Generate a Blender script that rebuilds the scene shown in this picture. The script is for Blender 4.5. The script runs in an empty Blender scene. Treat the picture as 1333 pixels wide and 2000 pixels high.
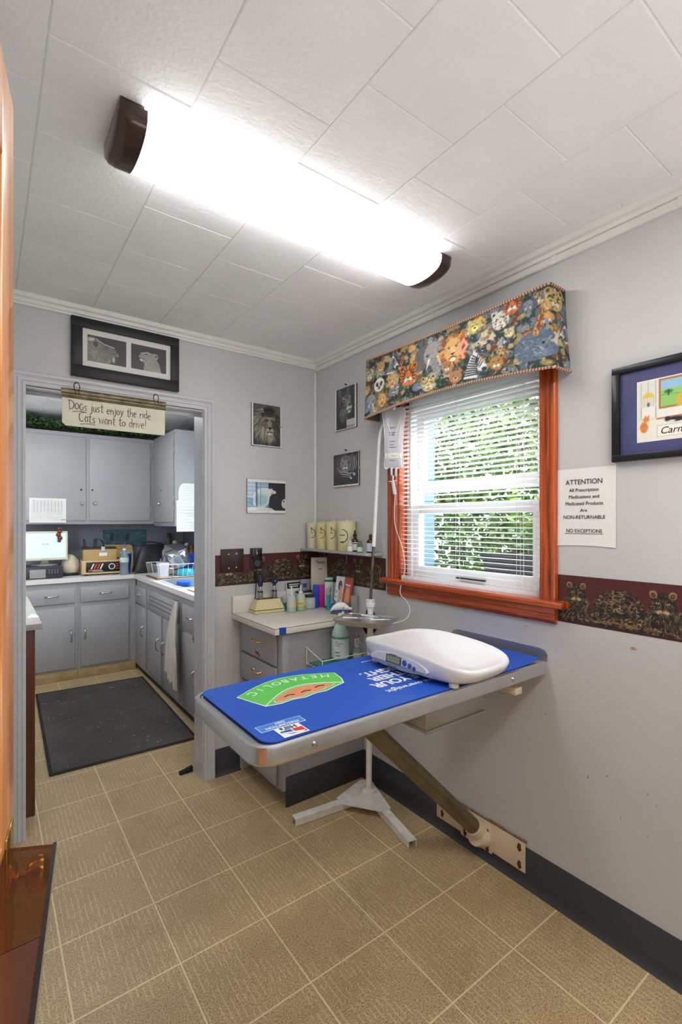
import bpy, bmesh, math, random
import numpy as np
from mathutils import Vector, Matrix

SC = bpy.context.scene
COL = SC.collection
PI = math.pi
random.seed(7)

# ---------------------------------------------------------------- camera
cam_data = bpy.data.cameras.new('camera')
cam = bpy.data.objects.new('camera', cam_data)
COL.objects.link(cam)
cam.location = (-1.7076, -2.5861, 1.4301)
cam.rotation_euler = (PI / 2, 0, -0.6358)
cam_data.sensor_fit = 'HORIZONTAL'
cam_data.sensor_width = 36.0
cam_data.lens = 36.0 * 938.4 / 1333.0
cam_data.shift_y = 18.7 / 1333.0
cam_data.clip_start = 0.02
SC.camera = cam

# ---------------------------------------------------------------- world, exposure
world = bpy.data.worlds.new('world')
SC.world = world
world.use_nodes = True
wb = world.node_tree.nodes['Background']
wb.inputs['Color'].default_value = (0.92, 0.96, 1.0, 1)
wb.inputs['Strength'].default_value = 6.5
SC.view_settings.view_transform = 'Standard'
SC.view_settings.look = 'None'
SC.view_settings.exposure = 0.62
SC.view_settings.gamma = 1.0
SC.view_settings.use_curve_mapping = False
LAMP_STRENGTH = 6.5


def area_light(name, loc, rot, sx, sy, power, col=(1, 1, 1)):
    d = bpy.data.lights.new(name, 'AREA')
    d.shape = 'RECTANGLE'
    d.size, d.size_y, d.energy, d.color = sx, sy, power, col
    o = bpy.data.objects.new(name, d)
    o.location, o.rotation_euler = loc, rot
    COL.objects.link(o)
    return o


# lab: its own ceiling lamp and the daylight of the window above its sink
area_light('lab_ceiling_lamp', (-1.25, 1.55, 2.40), (0, 0, 0), 0.9, 0.25, 6.5, (0.98, 0.99, 1.0))
area_light('lab_window_daylight', (0.07, 1.15, 1.65), (0, PI / 2, 0), 0.8, 0.9, 2.0, (0.72, 0.86, 1.0))
# added fill light behind the camera, not a known lamp of the room
area_light('rear_fill_light', (-0.9, -2.75, 2.40), (0, 0, 0), 1.2, 0.3, 12, (1.0, 0.985, 0.965))
# added unseen light aimed upwards to brighten the ceiling
area_light('rear_ceiling_fill', (-0.95, -2.9, 0.95), (PI, 0, 0), 1.0, 0.8, 6.5, (1.0, 0.985, 0.965))


# ---------------------------------------------------------------- materials
def lin(c):
    c = np.asarray(c, float) / 255.0
    return np.where(c <= 0.04045, c / 12.92, ((c + 0.055) / 1.055) ** 2.4)


def rgba(c):
    l = lin(c)
    return (float(l[0]), float(l[1]), float(l[2]), 1.0)


class NT:
    """small helper around a node tree"""
    def __init__(self, m):
        self.t = m.node_tree
        self.bsdf = self.t.nodes.get('Principled BSDF')

    def n(self, typ, **kw):
        nd = self.t.nodes.new(typ)
        for k, v in kw.items():
            setattr(nd, k, v)
        return nd

    def l(self, a, b):
        self.t.links.new(a, b)

    def m(self, op, a, b=None, c=None):
        nd = self.n('ShaderNodeMath', operation=op)
        for i, x in enumerate((a, b, c)):
            if x is None:
                continue
            if isinstance(x, (int, float)):
                nd.inputs[i].default_value = x
            else:
                self.l(x, nd.inputs[i])
        return nd.outputs[0]

    def mix(self, f, a, b):
        nd = self.n('ShaderNodeMix', data_type='RGBA')
        for i, x in ((0, f), (6, a), (7, b)):
            if isinstance(x, (int, float)):
                nd.inputs[i].default_value = x
            elif isinstance(x, tuple):
                nd.inputs[i].default_value = x
            else:
                self.l(x, nd.inputs[i])
        return nd.outputs[2]

    def pos(self):
        return self.n('ShaderNodeNewGeometry').outputs['Position']

    def obj(self):
        return self.n('ShaderNodeTexCoord').outputs['Object']

    def scaled(self, v, s):
        nd = self.n('ShaderNodeMapping')
        nd.inputs['Scale'].default_value = s
        self.l(v, nd.inputs['Vector'])
        return nd.outputs[0]

    def noise(self, v, scale, detail=3.0, rough=0.55):
        nd = self.n('ShaderNodeTexNoise')
        nd.inputs['Scale'].default_value = scale
        nd.inputs['Detail'].default_value = detail
        nd.inputs['Roughness'].default_value = rough
        self.l(v, nd.inputs['Vector'])
        return nd.outputs['Fac']

    def ramp(self, f, stops):
        nd = self.n('ShaderNodeValToRGB')
        cr = nd.color_ramp
        while len(cr.elements) < len(stops):
            cr.elements.new(0.5)
        for e, (p, c) in zip(cr.elements, stops):
            e.position, e.color = p, c
        self.l(f, nd.inputs[0])
        return nd.outputs[0]

    def bump(self, h, strength, dist=0.01):
        nd = self.n('ShaderNodeBump')
        nd.inputs['Strength'].default_value = strength
        nd.inputs['Distance'].default_value = dist
        self.l(h, nd.inputs['Height'])
        self.l(nd.outputs[0], self.bsdf.inputs['Normal'])


MATS = {}


def M(name, rgb=(200, 200, 200), rough=0.5, metal=0.0, trans=0.0, ior=1.45, emit=None, alpha=1.0,
      var=0.06, vscale=9.0, bump=0.0, bscale=60.0, coat=0.0, stretch=(1, 1, 1)):
    if name in MATS:
        return MATS[name]
    m = bpy.data.materials.new(name)
    m.use_nodes = True
    nt = NT(m)
    b = nt.bsdf
    c = rgba(rgb)
    b.inputs['Base Color'].default_value = c
    b.inputs['Roughness'].default_value = rough
    b.inputs['Metallic'].default_value = metal
    b.inputs['Transmission Weight'].default_value = trans
    b.inputs['IOR'].default_value = ior
    b.inputs['Alpha'].default_value = alpha
    b.inputs['Coat Weight'].default_value = coat
    if emit:
        b.inputs['Emission Color'].default_value = rgba(emit[0])
        b.inputs['Emission Strength'].default_value = emit[1]
    if var or bump:
        v = nt.scaled(nt.obj(), stretch)
    if var:
        f = nt.noise(v, vscale, 4)
        lo = tuple(x * (1 - var * 1.6) for x in c[:3]) + (1,)
        hi = tuple(min(1, x * (1 + var * 1.6)) for x in c[:3]) + (1,)
        nt.l(nt.ramp(f, [(0.25, lo), (0.75, hi)]), b.inputs['Base Color'])
    if bump:
        nt.bump(nt.noise(v, bscale, 4), bump, 0.004)
    MATS[name] = m
    return m


def wood(name, dark, light, axis='z', rough=0.3, coat=0.4, scale=1.0):
    if name in MATS:
        return MATS[name]
    m = bpy.data.materials.new(name)
    m.use_nodes = True
    nt = NT(m)
    s = {'x': (1.2, 26, 26), 'y': (26, 1.2, 26), 'z': (26, 26, 1.2)}[axis]
    v = nt.scaled(nt.pos(), tuple(k * scale for k in s))
    f = nt.noise(v, 1.6, 6, 0.62)
    f2 = nt.noise(v, 7.0, 2)
    ff = nt.m('ADD', nt.m('MULTIPLY', f, 0.75), nt.m('MULTIPLY', f2, 0.25))
    nt.l(nt.ramp(ff, [(0.36, rgba(dark)), (0.58, rgba(light))]), nt.bsdf.inputs['Base Color'])
    nt.bsdf.inputs['Roughness'].default_value = rough
    nt.bsdf.inputs['Coat Weight'].default_value = coat
    nt.bsdf.inputs['Coat Roughness'].default_value = 0.15
    nt.bump(ff, 0.12, 0.002)
    MATS[name] = m
    return m


def painted(name, rough=0.5, coat=0.0):
    """material that shows the colours drawn on a print"""
    if name in MATS:
        return MATS[name]
    m = bpy.data.materials.new(name)
    m.use_nodes = True
    nt = NT(m)
    a = nt.n('ShaderNodeAttribute', attribute_name='print')
    nt.l(a.outputs['Color'], nt.bsdf.inputs['Base Color'])
    nt.bsdf.inputs['Roughness'].default_value = rough
    nt.bsdf.inputs['Coat Weight'].default_value = coat
    nt.bsdf.inputs['Coat Roughness'].default_value = 0.05
    MATS[name] = m
    return m


# ---------------------------------------------------------------- geometry
def frame(o, r, u):
    r, u = Vector(r).normalized(), Vector(u).normalized()
    n = r.cross(u)
    m = Matrix.Identity(4)
    for i in range(3):
        m[i][0], m[i][1], m[i][2], m[i][3] = r[i], u[i], n[i], o[i]
    return m


def BACK(x, z, y=0.0):
    """frame on the back wall: right = +x, up = +z, out of the wall = -y"""
    return frame((x, y, z), (1, 0, 0), (0, 0, 1))


def RIGHT(y, z, x=0.0):
    """frame on the window wall: right = -y, up = +z, out of the wall = -x"""
    return frame((x, y, z), (0, -1, 0), (0, 0, 1))


def TOP(x, y, z, a=0.0):
    return Matrix.Translation((x, y, z)) @ Matrix.Rotation(a, 4, 'Z')


class G:
    def __init__(self):
        self.v, self.f, self.mi = [], [], []

    def add(self, vs, fs, mi=0, X=None):
        o = len(self.v)
        for p in vs:
            p = Vector(p)
            self.v.append(X @ p if X is not None else p)
        for f in fs:
            self.f.append([o + i for i in f])
            self.mi.append(mi)
        return self

    def box(self, x0, x1, y0, y1, z0, z1, b=0.0, mi=0, X=None, seg=2):
        bm = bmesh.new()
        vs = [bm.verts.new(p) for p in ((x0, y0, z0), (x1, y0, z0), (x1, y1, z0), (x0, y1, z0),
                                        (x0, y0, z1), (x1, y0, z1), (x1, y1, z1), (x0, y1, z1))]
        for q in ((3, 2, 1, 0), (4, 5, 6, 7), (0, 1, 5, 4), (1, 2, 6, 5), (2, 3, 7, 6), (3, 0, 4, 7)):
            bm.faces.new([vs[i] for i in q])
        if b > 0:
            b = min(b, 0.45 * min(abs(x1 - x0), abs(y1 - y0), abs(z1 - z0)))
            bmesh.ops.bevel(bm, geom=list(bm.edges), offset=b, segments=seg, affect='EDGES', profile=0.5)
        bm.verts.ensure_lookup_table()
        bm.verts.index_update()
        self.add([v.co.copy() for v in bm.verts], [[v.index for v in f.verts] for f in bm.faces], mi, X)
        bm.free()
        return self

    def rings(self, rings, cap=True, closed=True, mi=0, X=None, loop=False):
        """loft through a list of equal-length rings of points"""
        n = len(rings[0])
        vs = [p for r in rings for p in r]
        fs = []
        R = len(rings)
        for i in range(R if loop else R - 1):
            a, c = i * n, ((i + 1) % R) * n
            for j in range(n if closed else n - 1):
                k = (j + 1) % n
                fs.append([a + j, a + k, c + k, c + j])
        if cap and not loop:
            fs.append(list(range(n))[::-1])
            fs.append([(R - 1) * n + j for j in range(n)])
        return self.add(vs, fs, mi, X)

    def lathe(self, prof, c=(0, 0, 0), n=28, mi=0, X=None, cap=True):
        rings = [[(c[0] + r * math.cos(2 * PI * j / n), c[1] + r * math.sin(2 * PI * j / n), c[2] + z)
                  for j in range(n)] for r, z in prof]
        return self.rings(rings, cap=cap, mi=mi, X=X)

    def tube(self, path, r, n=10, mi=0, X=None, cap=True, loop=False):
        P = [Vector(p) for p in path]
        N = len(P)
        rr = r if isinstance(r, (list, tuple)) else [r] * N
        rings = []
        t0 = ((P[1] - P[0])).normalized()
        up = Vector((0, 0, 1)) if abs(t0.z) < 0.9 else Vector((1, 0, 0))
        s = t0.cross(up).normalized()
        for i in range(N):
            if loop:
                t = (P[(i + 1) % N] - P[i - 1]).normalized()
            else:
                t = (P[min(i + 1, N - 1)] - P[max(i - 1, 0)]).normalized()
            s = (s - t * s.dot(t))
            s = s.normalized() if s.length > 1e-6 else t.orthogonal().normalized()
            q = t.cross(s)
            rings.append([P[i] + (s * math.cos(2 * PI * j / n) + q * math.sin(2 * PI * j / n)) * rr[i] for j in range(n)])
        return self.rings(rings, cap=cap, mi=mi, X=X, loop=loop)

    def cyl(self, p, q, r0, r1=None, n=24, mi=0, X=None, cap=True):
        return self.tube([p, q], [r0, r0 if r1 is None else r1], n, mi, X, cap)

    def prism(self, poly, z0, z1, mi=0, X=None):
        n = len(poly)
        vs = [(x, y, z0) for x, y in poly] + [(x, y, z1) for x, y in poly]
        fs = [list(range(n))[::-1], [n + i for i in range(n)]]
        for i in range(n):
            j = (i + 1) % n
            fs.append([i, j, n + j, n + i])
        return self.add(vs, fs, mi, X)

    def ball(self, c, r, n=16, mi=0, X=None):
        r = (r, r, r) if isinstance(r, (int, float)) else r
        rings = []
        h = n // 2
        for i in range(h + 1):
            a = -PI / 2 + PI * (0.02 + 0.96 * i / h)
            rings.append([(c[0] + r[0] * math.cos(a) * math.cos(2 * PI * j / n),
                           c[1] + r[1] * math.cos(a) * math.sin(2 * PI * j / n), c[2] + r[2] * math.sin(a)) for j in range(n)])
        return self.rings(rings, mi=mi, X=X)

    def grid(self, fn, nu, nv, mi=0, X=None):
        vs = [fn(i / nu, j / nv) for j in range(nv + 1) for i in range(nu + 1)]
        fs = [[j * (nu + 1) + i, j * (nu + 1) + i + 1, (j + 1) * (nu + 1) + i + 1, (j + 1) * (nu + 1) + i]
              for j in range(nv) for i in range(nu)]
        return self.add(vs, fs, mi, X)

    def slab(self, fn, nu, nv, th, mi=0, X=None):
        """closed sheet: fn gives the upper face, the lower one lies th (a vector) away"""
        th = Vector(th)
        o = len(self.v)
        self.grid(fn, nu, nv, mi, X)
        self.grid(lambda a, b: Vector(fn(a, b)) + th, nu, nv, mi, X)
        k = (nu + 1) * (nv + 1)
        for i in range(nu):
            for j, s in ((0, 0), (nv, 0)):
                a = o + j * (nu + 1) + i
                self.f.append([a, a + 1, a + 1 + k, a + k]); self.mi.append(mi)
        for j in range(nv):
            for i in (0, nu):
                a = o + j * (nu + 1) + i
                c = a + nu + 1
                self.f.append([a, c, c + k, a + k]); self.mi.append(mi)
        return self


OFF = {}


def build(name, g, mats, parent=None, angle=38, smooth=True, fix=True, origin=None):
    mats = mats if isinstance(mats, (list, tuple)) else [mats]
    off = OFF.get(parent, Vector((0, 0, 0))) if parent else Vector((0, 0, 0))
    if parent is None and origin is not None:
        off = Vector(origin)
    me = bpy.data.meshes.new(name)
    me.from_pydata([tuple(Vector(v) - off) for v in g.v], [], g.f)
    for m in mats:
        me.materials.append(m)
    me.polygons.foreach_set('material_index', g.mi)
    if fix:
        bm = bmesh.new()
        bm.from_mesh(me)
        bmesh.ops.recalc_face_normals(bm, faces=bm.faces)
        bm.to_mesh(me)
        bm.free()
    if smooth:
        me.polygons.foreach_set('use_smooth', [True] * len(me.polygons))
        me.set_sharp_from_angle(angle=math.radians(angle))
    me.update()
    o = bpy.data.objects.new(name, me)
    COL.objects.link(o)
    if parent:
        o.parent = parent
        OFF[o] = off
    else:
        o.location = off
        OFF[o] = off
    return o


def tag(o, label, cat, group=None, kind=None):
    o['label'] = label
    o['category'] = cat
    if group:
        o['group'] = group
    if kind:
        o['kind'] = kind
    return o


def thing(name, label, cat, loc=(0, 0, 0), group=None):
    o = bpy.data.objects.new(name, None)
    o.empty_display_size = 0.05
    o.location = loc
    COL.objects.link(o)
    OFF[o] = Vector(loc)
    return tag(o, label, cat, group)


def struct(name, g, m, parent=None, **kw):
    o = build(name, g, m, parent, **kw)
    if parent is None:
        o['kind'] = 'structure'
    return o


def single(name, label, cat, g, mats, group=None, kind=None, origin=None, **kw):
    if origin is None:
        a = np.array([tuple(v) for v in g.v])
        origin = ((a[:, 0].min() + a[:, 0].max()) / 2, (a[:, 1].min() + a[:, 1].max()) / 2, a[:, 2].min())
    return tag(build(name, g, mats, None, origin=origin, **kw), label, cat, group, kind)


def copy_tree(o, parent=None):
    c = o.copy()
    COL.objects.link(c)
    if parent:
        c.parent = parent
    for ch in [k for k in bpy.data.objects if k.parent == o]:
        copy_tree(ch, c)
    return c


def text(name, s, size, X, mat, parent, align='CENTER', depth=0.0004, shear=0.0, sx=1.0, space=1.0, bold=0.0):
    """raised lettering; X is the frame of the baseline anchor"""
    cu = bpy.data.curves.new(name, 'FONT')
    cu.body = s
    cu.size = size
    cu.align_x = align
    cu.extrude = depth
    cu.shear = shear
    cu.space_character = space
    cu.offset = bold
    cu.resolution_u = 4
    tmp = bpy.data.objects.new(name + '_tmp', cu)
    COL.objects.link(tmp)
    dg = bpy.context.evaluated_depsgraph_get()
    dg.update()
    me = bpy.data.meshes.new_from_object(tmp.evaluated_get(dg))
    bpy.data.objects.remove(tmp)
    bpy.data.curves.remove(cu)
    off = OFF.get(parent, Vector((0, 0, 0)))
    S = Matrix.Diagonal((sx, 1, 1, 1))
    for v in me.vertices:
        v.co = (X @ S @ v.co) - off
    me.materials.clear()
    me.materials.append(mat)
    me.name = name
    o = bpy.data.objects.new(name, me)
    COL.objects.link(o)
    o.parent = parent
    OFF[o] = off
    return o


# ---------------------------------------------------------------- drawing prints
class Canvas:
    """a small painter; x runs 0..asp, y runs 0..1 upwards"""
    def __init__(self, w, h, bg, seed=1):
        self.w, self.h, self.asp = w, h, w / h
        self.a = np.ones((h + 1, w + 1, 3)) * np.array(bg, float)
        self.px = 1.0 / h
        xs = np.linspace(0, self.asp, w + 1)
        ys = np.linspace(0, 1, h + 1)
        self.X, self.Y = np.meshgrid(xs, ys)
        self.r = random.Random(seed)

    def _win(self, x0, x1, y0, y1):
        s = self.h
        i0, i1 = max(0, int(x0 * s) - 1), min(self.w + 1, int(x1 * s) + 3)
        j0, j1 = max(0, int(y0 * s) - 1), min(self.h + 1, int(y1 * s) + 3)
        if i0 >= i1 or j0 >= j1:
            return None
        return slice(j0, j1), slice(i0, i1)

    def _put(self, win, m, col, al):
        m = (np.clip(m, 0, 1) * al)[..., None]
        self.a[win] = self.a[win] * (1 - m) + np.array(col, float) * m

    def ell(self, x, y, rx, ry, col, rot=0, soft=None, al=1.0):
        R = max(rx, ry)
        win = self._win(x - R * 1.2, x + R * 1.2, y - R * 1.2, y + R * 1.2)
        if win is None:
            return self
        dx, dy = self.X[win] - x, self.Y[win] - y
        c, s = math.cos(rot), math.sin(rot)
        u, v = (dx * c + dy * s) / rx, (-dx * s + dy * c) / ry
        d = np.sqrt(u * u + v * v)
        sf = soft if soft else self.px * 1.2 / min(rx, ry)
        self._put(win, (1 - d) / sf + 0.5, col, al)
        return self

    def seg(self, p, q, w, col, al=1.0, w2=None):
        w2 = w if w2 is None else w2
        W = max(w, w2) + self.px
        win = self._win(min(p[0], q[0]) - W, max(p[0], q[0]) + W, min(p[1], q[1]) - W, max(p[1], q[1]) + W)
        if win is None:
            return self
        dx, dy = q[0] - p[0], q[1] - p[1]
        L = dx * dx + dy * dy + 1e-12
        t = np.clip(((self.X[win] - p[0]) * dx + (self.Y[win] - p[1]) * dy) / L, 0, 1)
        d = np.hypot(self.X[win] - p[0] - t * dx, self.Y[win] - p[1] - t * dy)
        ww = w + (w2 - w) * t
        k = np.minimum(1, ww * 2 / self.px)
        self._put(win, (ww - d) / self.px + 0.5, col, al * k)
        return self

    def line(self, pts, w, col, al=1.0):
        for p, q in zip(pts[:-1], pts[1:]):
            self.seg(p, q, w, col, al)
        return self

    def poly(self, pts, col, al=1.0):
        xs, ys = [p[0] for p in pts], [p[1] for p in pts]
        win = self._win(min(xs), max(xs), min(ys), max(ys))
        if win is None:
            return self
        acc = 0
        for ox, oy in ((.25, .25), (-.25, .25), (.25, -.25), (-.25, -.25)):
            X, Y = self.X[win] + ox * self.px, self.Y[win] + oy * self.px
            ins = np.zeros(X.shape, bool)
            n = len(pts)
            for i in range(n):
                (x1, y1), (x2, y2) = pts[i], pts[(i + 1) % n]
                if y1 == y2:
                    continue
                c = ((y1 > Y) != (y2 > Y)) & (X < (x2 - x1) * (Y - y1) / (y2 - y1) + x1)
                ins ^= c
            acc = acc + ins
        self._put(win, acc / 4.0, col, al)
        return self

    def grad(self, c0, c1, al=1.0, horiz=False):
        t = (self.X / self.asp if horiz else self.Y)[..., None]
        self.a = self.a * (1 - al) + (np.array(c0, float) * (1 - t) + np.array(c1, float) * t) * al
        return self

    def grain(self, amt, k=1):
        rs = np.random.RandomState(self.r.randint(0, 9999))
        n = rs.randn(self.h // k + 2, self.w // k + 2)
        n = np.repeat(np.repeat(n, k, 0), k, 1)[:self.h + 1, :self.w + 1]
        self.a += n[..., None] * amt
        return self

    def fur(self, n, area, ang, length, w, cols, al=0.8, jit=0.4):
        """n hairs inside the ellipse area=(x,y,rx,ry); ang is a number or f(x,y)"""
        r = self.r
        for _ in range(n):
            t, k = r.uniform(0, 2 * PI), math.sqrt(r.random())
            x, y = area[0] + area[2] * k * math.cos(t), area[1] + area[3] * k * math.sin(t)
            a = (ang(x, y) if callable(ang) else ang) + r.gauss(0, jit)
            L = length * r.uniform(.5, 1.3)
            self.seg((x, y), (x + L * math.cos(a), y + L * math.sin(a)), w, r.choice(cols), al * r.uniform(.5, 1), w * .3)
        return self

    def rays(self, n, c, r0, r1, w, cols, al=0.8, a0=0, a1=2 * PI, sq=1.0):
        r = self.r
        for _ in range(n):
            a = r.uniform(a0, a1)
            k0, k1 = r0 * r.uniform(.85, 1.15), r1 * r.uniform(.7, 1.1)
            b = a + r.gauss(0, .15)
            self.seg((c[0] + k0 * math.cos(a), c[1] + sq * k0 * math.sin(a)),
                     (c[0] + k1 * math.cos(b), c[1] + sq * k1 * math.sin(b)), w, r.choice(cols), al * r.uniform(.5, 1), w * .3)
        return self


def paint(name, cv, fn, parent, mat=None, **kw):
    """a sheet carrying the drawing; fn(u, v) places it"""
    g = G().grid(fn, cv.w, cv.h)
    o = build(name, g, mat or painted('print_matte'), parent, fix=False, angle=180, **kw)
    at = o.data.attributes.new('print', 'FLOAT_COLOR', 'POINT')
    c = np.ones(((cv.h + 1) * (cv.w + 1), 4))
    c[:, :3] = lin(np.clip(cv.a, 0, 255)).reshape(-1, 3)
    at.data.foreach_set('color', c.ravel())
    return o


def flat(X, w, h):
    """placing function for a flat print: X at its lower left corner"""
    return lambda u, v: X @ Vector((u * w, v * h, 0))

# ================================================================ SETTING
T12 = 0.3048


def floor_material():
    m = bpy.data.materials.new('floor_vinyl')
    m.use_nodes = True
    nt = NT(m)
    p = nt.pos()
    sep = nt.n('ShaderNodeSeparateXYZ')
    nt.l(p, sep.inputs[0])
    fx = nt.m('FRACT', nt.m('DIVIDE', nt.m('ADD', sep.outputs[0], 0.5926 + 12 * T12), T12))
    fy = nt.m('FRACT', nt.m('DIVIDE', nt.m('ADD', sep.outputs[1], 1.3306 + 24 * T12), T12))
    ex = nt.m('MINIMUM', fx, nt.m('SUBTRACT', 1.0, fx))
    ey = nt.m('MINIMUM', fy, nt.m('SUBTRACT', 1.0, fy))
    e = nt.m('MINIMUM', ex, ey)
    wob = nt.m('MULTIPLY', nt.noise(p, 30, 2), 0.008)
    g = nt.m('LESS_THAN', nt.m('ADD', e, wob), 0.0125)
    # fine speckle of the vinyl
    s1 = nt.noise(p, 230, 3, 0.75)
    s2 = nt.noise(p, 110, 4, 0.8)
    s3 = nt.noise(p, 2.2, 3, 0.55)
    base = nt.ramp(s1, [(0.34, rgba((104, 78, 48))), (0.48, rgba((186, 160, 118))), (0.68, rgba((228, 206, 166)))])
    base = nt.mix(nt.m('MULTIPLY', nt.m('GREATER_THAN', s2, 0.60), 0.42), base, rgba((124, 98, 66)))
    # broken pale lines printed along the tiles
    wv = nt.n('ShaderNodeTexWave', wave_type='BANDS', bands_direction='X')
    wv.inputs['Scale'].default_value = 17.0
    wv.inputs['Distortion'].default_value = 0.25
    wv.inputs['Detail'].default_value = 2.0
    wv.inputs['Detail Scale'].default_value = 6.0
    nt.l(p, wv.inputs['Vector'])
    patch = nt.noise(nt.scaled(p, (2.4, 1.6, 1)), 1.9, 2)
    brk = nt.noise(nt.scaled(p, (60, 26, 1)), 1.0, 2)
    lm = nt.m('MULTIPLY', nt.m('GREATER_THAN', wv.outputs['Fac'], 0.86), nt.m('GREATER_THAN', brk, 0.47))
    lm = nt.m('MULTIPLY', lm, nt.m('MULTIPLY', nt.m('GREATER_THAN', patch, 0.44), 0.34))
    base = nt.mix(lm, base, rgba((244, 224, 180)))
    # wear and grime
    base = nt.mix(nt.m('MULTIPLY', nt.m('GREATER_THAN', s3, 0.56), 0.10), base, rgba((136, 110, 74)))
    base = nt.mix(nt.ramp(nt.noise(p, 4.0, 5, 0.65), [(0.50, (0, 0, 0, 1)), (0.78, (.32, .32, .32, 1))]), base, rgba((124, 99, 64)))
    base = nt.mix(nt.m('MULTIPLY', g, 0.85), base, rgba((240, 222, 176)))
    nt.l(base, nt.bsdf.inputs['Base Color'])
    nt.bsdf.inputs['Roughness'].default_value = 0.42
    h = nt.m('SUBTRACT', nt.m('MULTIPLY', s1, 0.35), nt.m('MULTIPLY', g, 1.0))
    nt.bump(h, 0.18, 0.002)
    return m


WALL = M('wall_grey_paint', (203, 203, 203), 0.45, var=0.025, vscale=2.5, bump=0.08, bscale=90)
LABWALL = M('lab_wall_paint', (128, 131, 142), 0.5, var=0.04, vscale=3, bump=0.08, bscale=90)
TRIMG = M('trim_grey_paint', (204, 205, 209), 0.32, var=0.03, vscale=6, bump=0.05, bscale=40)
CROWN = M('crown_white_paint', (232, 232, 228), 0.4, var=0.03, vscale=8)
TILE = M('ceiling_tile', (246, 247, 248), 0.8, var=0.03, vscale=5, bump=0.55, bscale=85, stretch=(1, 1.0, 1))
BLACKV = M('black_vinyl_base', (62, 64, 69), 0.36, var=0.08, vscale=6)

# floor
struct('floor', G().box(-2.6, 0.15, -4.2, 3.1, -0.06, 0.0), floor_material())


# ceiling: fibre tiles in staggered rows
def tiles(x_lo, x_hi, y_lo, y_hi, z, skip=None):
    g = G().box(x_lo, x_hi, y_lo, y_hi, z + 0.004, z + 0.05)
    k0 = int(math.floor((x_lo + 1.605) / 0.3055)) - 1
    for k in range(k0, k0 + 14):
        a, b = -1.605 + 0.3055 * k, -1.605 + 0.3055 * (k + 1)
        ph = -0.195 if k % 2 == 0 else -0.350
        a2, b2 = max(a, x_lo), min(b, x_hi)
        if b2 - a2 < 0.01:
            continue
        j = int(math.floor((y_lo - ph) / 0.305)) - 1
        while ph + 0.305 * j < y_hi:
            c, d = max(ph + 0.305 * j, y_lo), min(ph + 0.305 * (j + 1), y_hi)
            j += 1
            if d - c < 0.01:
                continue
            g.box(a2 + 0.0008, b2 - 0.0008, c + 0.0008, d - 0.0008, z, z + 0.008, b=0.0028, seg=1)
    return g


struct('ceiling', tiles(-1.86, 0.0, -3.7, 0.0, 2.45), TILE, angle=20)
struct('ceiling_lab', tiles(-2.5, 0.1, 0.13, 2.92, 2.45), TILE, angle=20)

# walls
g = G()
g.box(-1.90, -1.566, 0, 0.13, 0, 2.5)
g.box(-0.744, 0.15, 0, 0.13, 0, 2.5)
g.box(-1.566, -0.744, 0, 0.13, 2.042, 2.5)
struct('wall_back', g, WALL, smooth=False)
g = G()
YW0, YW1, ZW0, ZW1 = -1.562, -0.772, 1.11, 2.06
g.box(0, 0.15, -4.2, YW0, 0, 2.5)
g.box(0, 0.15, YW1, 0, 0, 2.5)
g.box(0, 0.15, YW0, YW1, 0, ZW0)
g.box(0, 0.15, YW0, YW1, ZW1, 2.5)
struct('wall_right', g, WALL, smooth=False)
g = G()
g.box(-1.94, -1.84, -3.8, 0.0, 0, 2.5)
struct('wall_left', g, WALL, smooth=False)
struct('wall_rear', G().box(-1.94, 0.15, -3.8, -3.7, 0, 2.5), WALL, smooth=False)
struct('wall_lab_back', G().box(-2.6, 0.2, 2.92, 3.0, 0, 2.5), LABWALL, smooth=False)
struct('wall_lab_left', G().box(-2.6, -2.5, 0.13, 2.92, 0, 2.5), LABWALL, smooth=False)
g = G()
g.box(0.1, 0.2, 0.13, 0.60, 0, 2.5).box(0.1, 0.2, 1.70, 2.92, 0, 2.5)
g.box(0.1, 0.2, 0.60, 1.70, 0, 1.10).box(0.1, 0.2, 0.60, 1.70, 2.10, 2.5)
struct('wall_lab_right', g, LABWALL, smooth=False)


def ext_x(g, poly, x0, x1, mi=0):      # poly in (y, z)
    n = len(poly)
    return g.rings([[(x, y, z) for y, z in poly] for x in (x0, x1)], mi=mi)


def ext_y(g, poly, y0, y1, mi=0):      # poly in (x, z)
    return g.rings([[(x, y, z) for x, z in poly] for y in (y0, y1)], mi=mi)


# crown mouldings
prof = [(0, 2.402), (-0.012, 2.402), (-0.014, 2.412), (-0.020, 2.414), (-0.024, 2.428), (-0.034, 2.433), (-0.040, 2.447), (-0.040, 2.452), (0, 2.452)]
struct('trim_1', ext_x(G(), prof, -1.84, 0.0), CROWN, angle=25)
prof = [(0, 2.416), (-0.018, 2.418), (-0.022, 2.430), (-0.036, 2.434), (-0.044, 2.446), (-0.044, 2.452), (0, 2.452)]
g = ext_y(G(), prof, -4.2, 0.0)
# the white raceway running under it
ext_y(g, [(0, 2.388), (-0.010, 2.388), (-0.014, 2.391), (-0.014, 2.413), (-0.010, 2.417), (0, 2.417)], -4.2, -0.012)
for yy in (-0.33, -1.02, -1.62, -2.03):
    g.box(-0.0165, 0, yy - 0.012, yy + 0.012, 2.3865, 2.4175, 0.001)
struct('trim_2', g, CROWN, angle=25)
# corner bead
struct('trim_3', G().box(-0.018, -0.001, -0.011, -0.0005, 1.27, 2.388, 0.003), CROWN)

# black vinyl bases, coved at the floor
cove = [(0, 0), (-0.018, 0), (-0.013, 0.006), (-0.006, 0.016), (-0.004, 0.03), (-0.004, 0.148), (-0.002, 0.151), (0, 0.151)]
struct('baseboard_right', ext_y(G(), cove, -4.2, -0.492), BLACKV)
struct('baseboard_back', ext_x(ext_x(G(), cove, -0.680, -0.528), cove, -1.84, -1.622), BLACKV)


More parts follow.
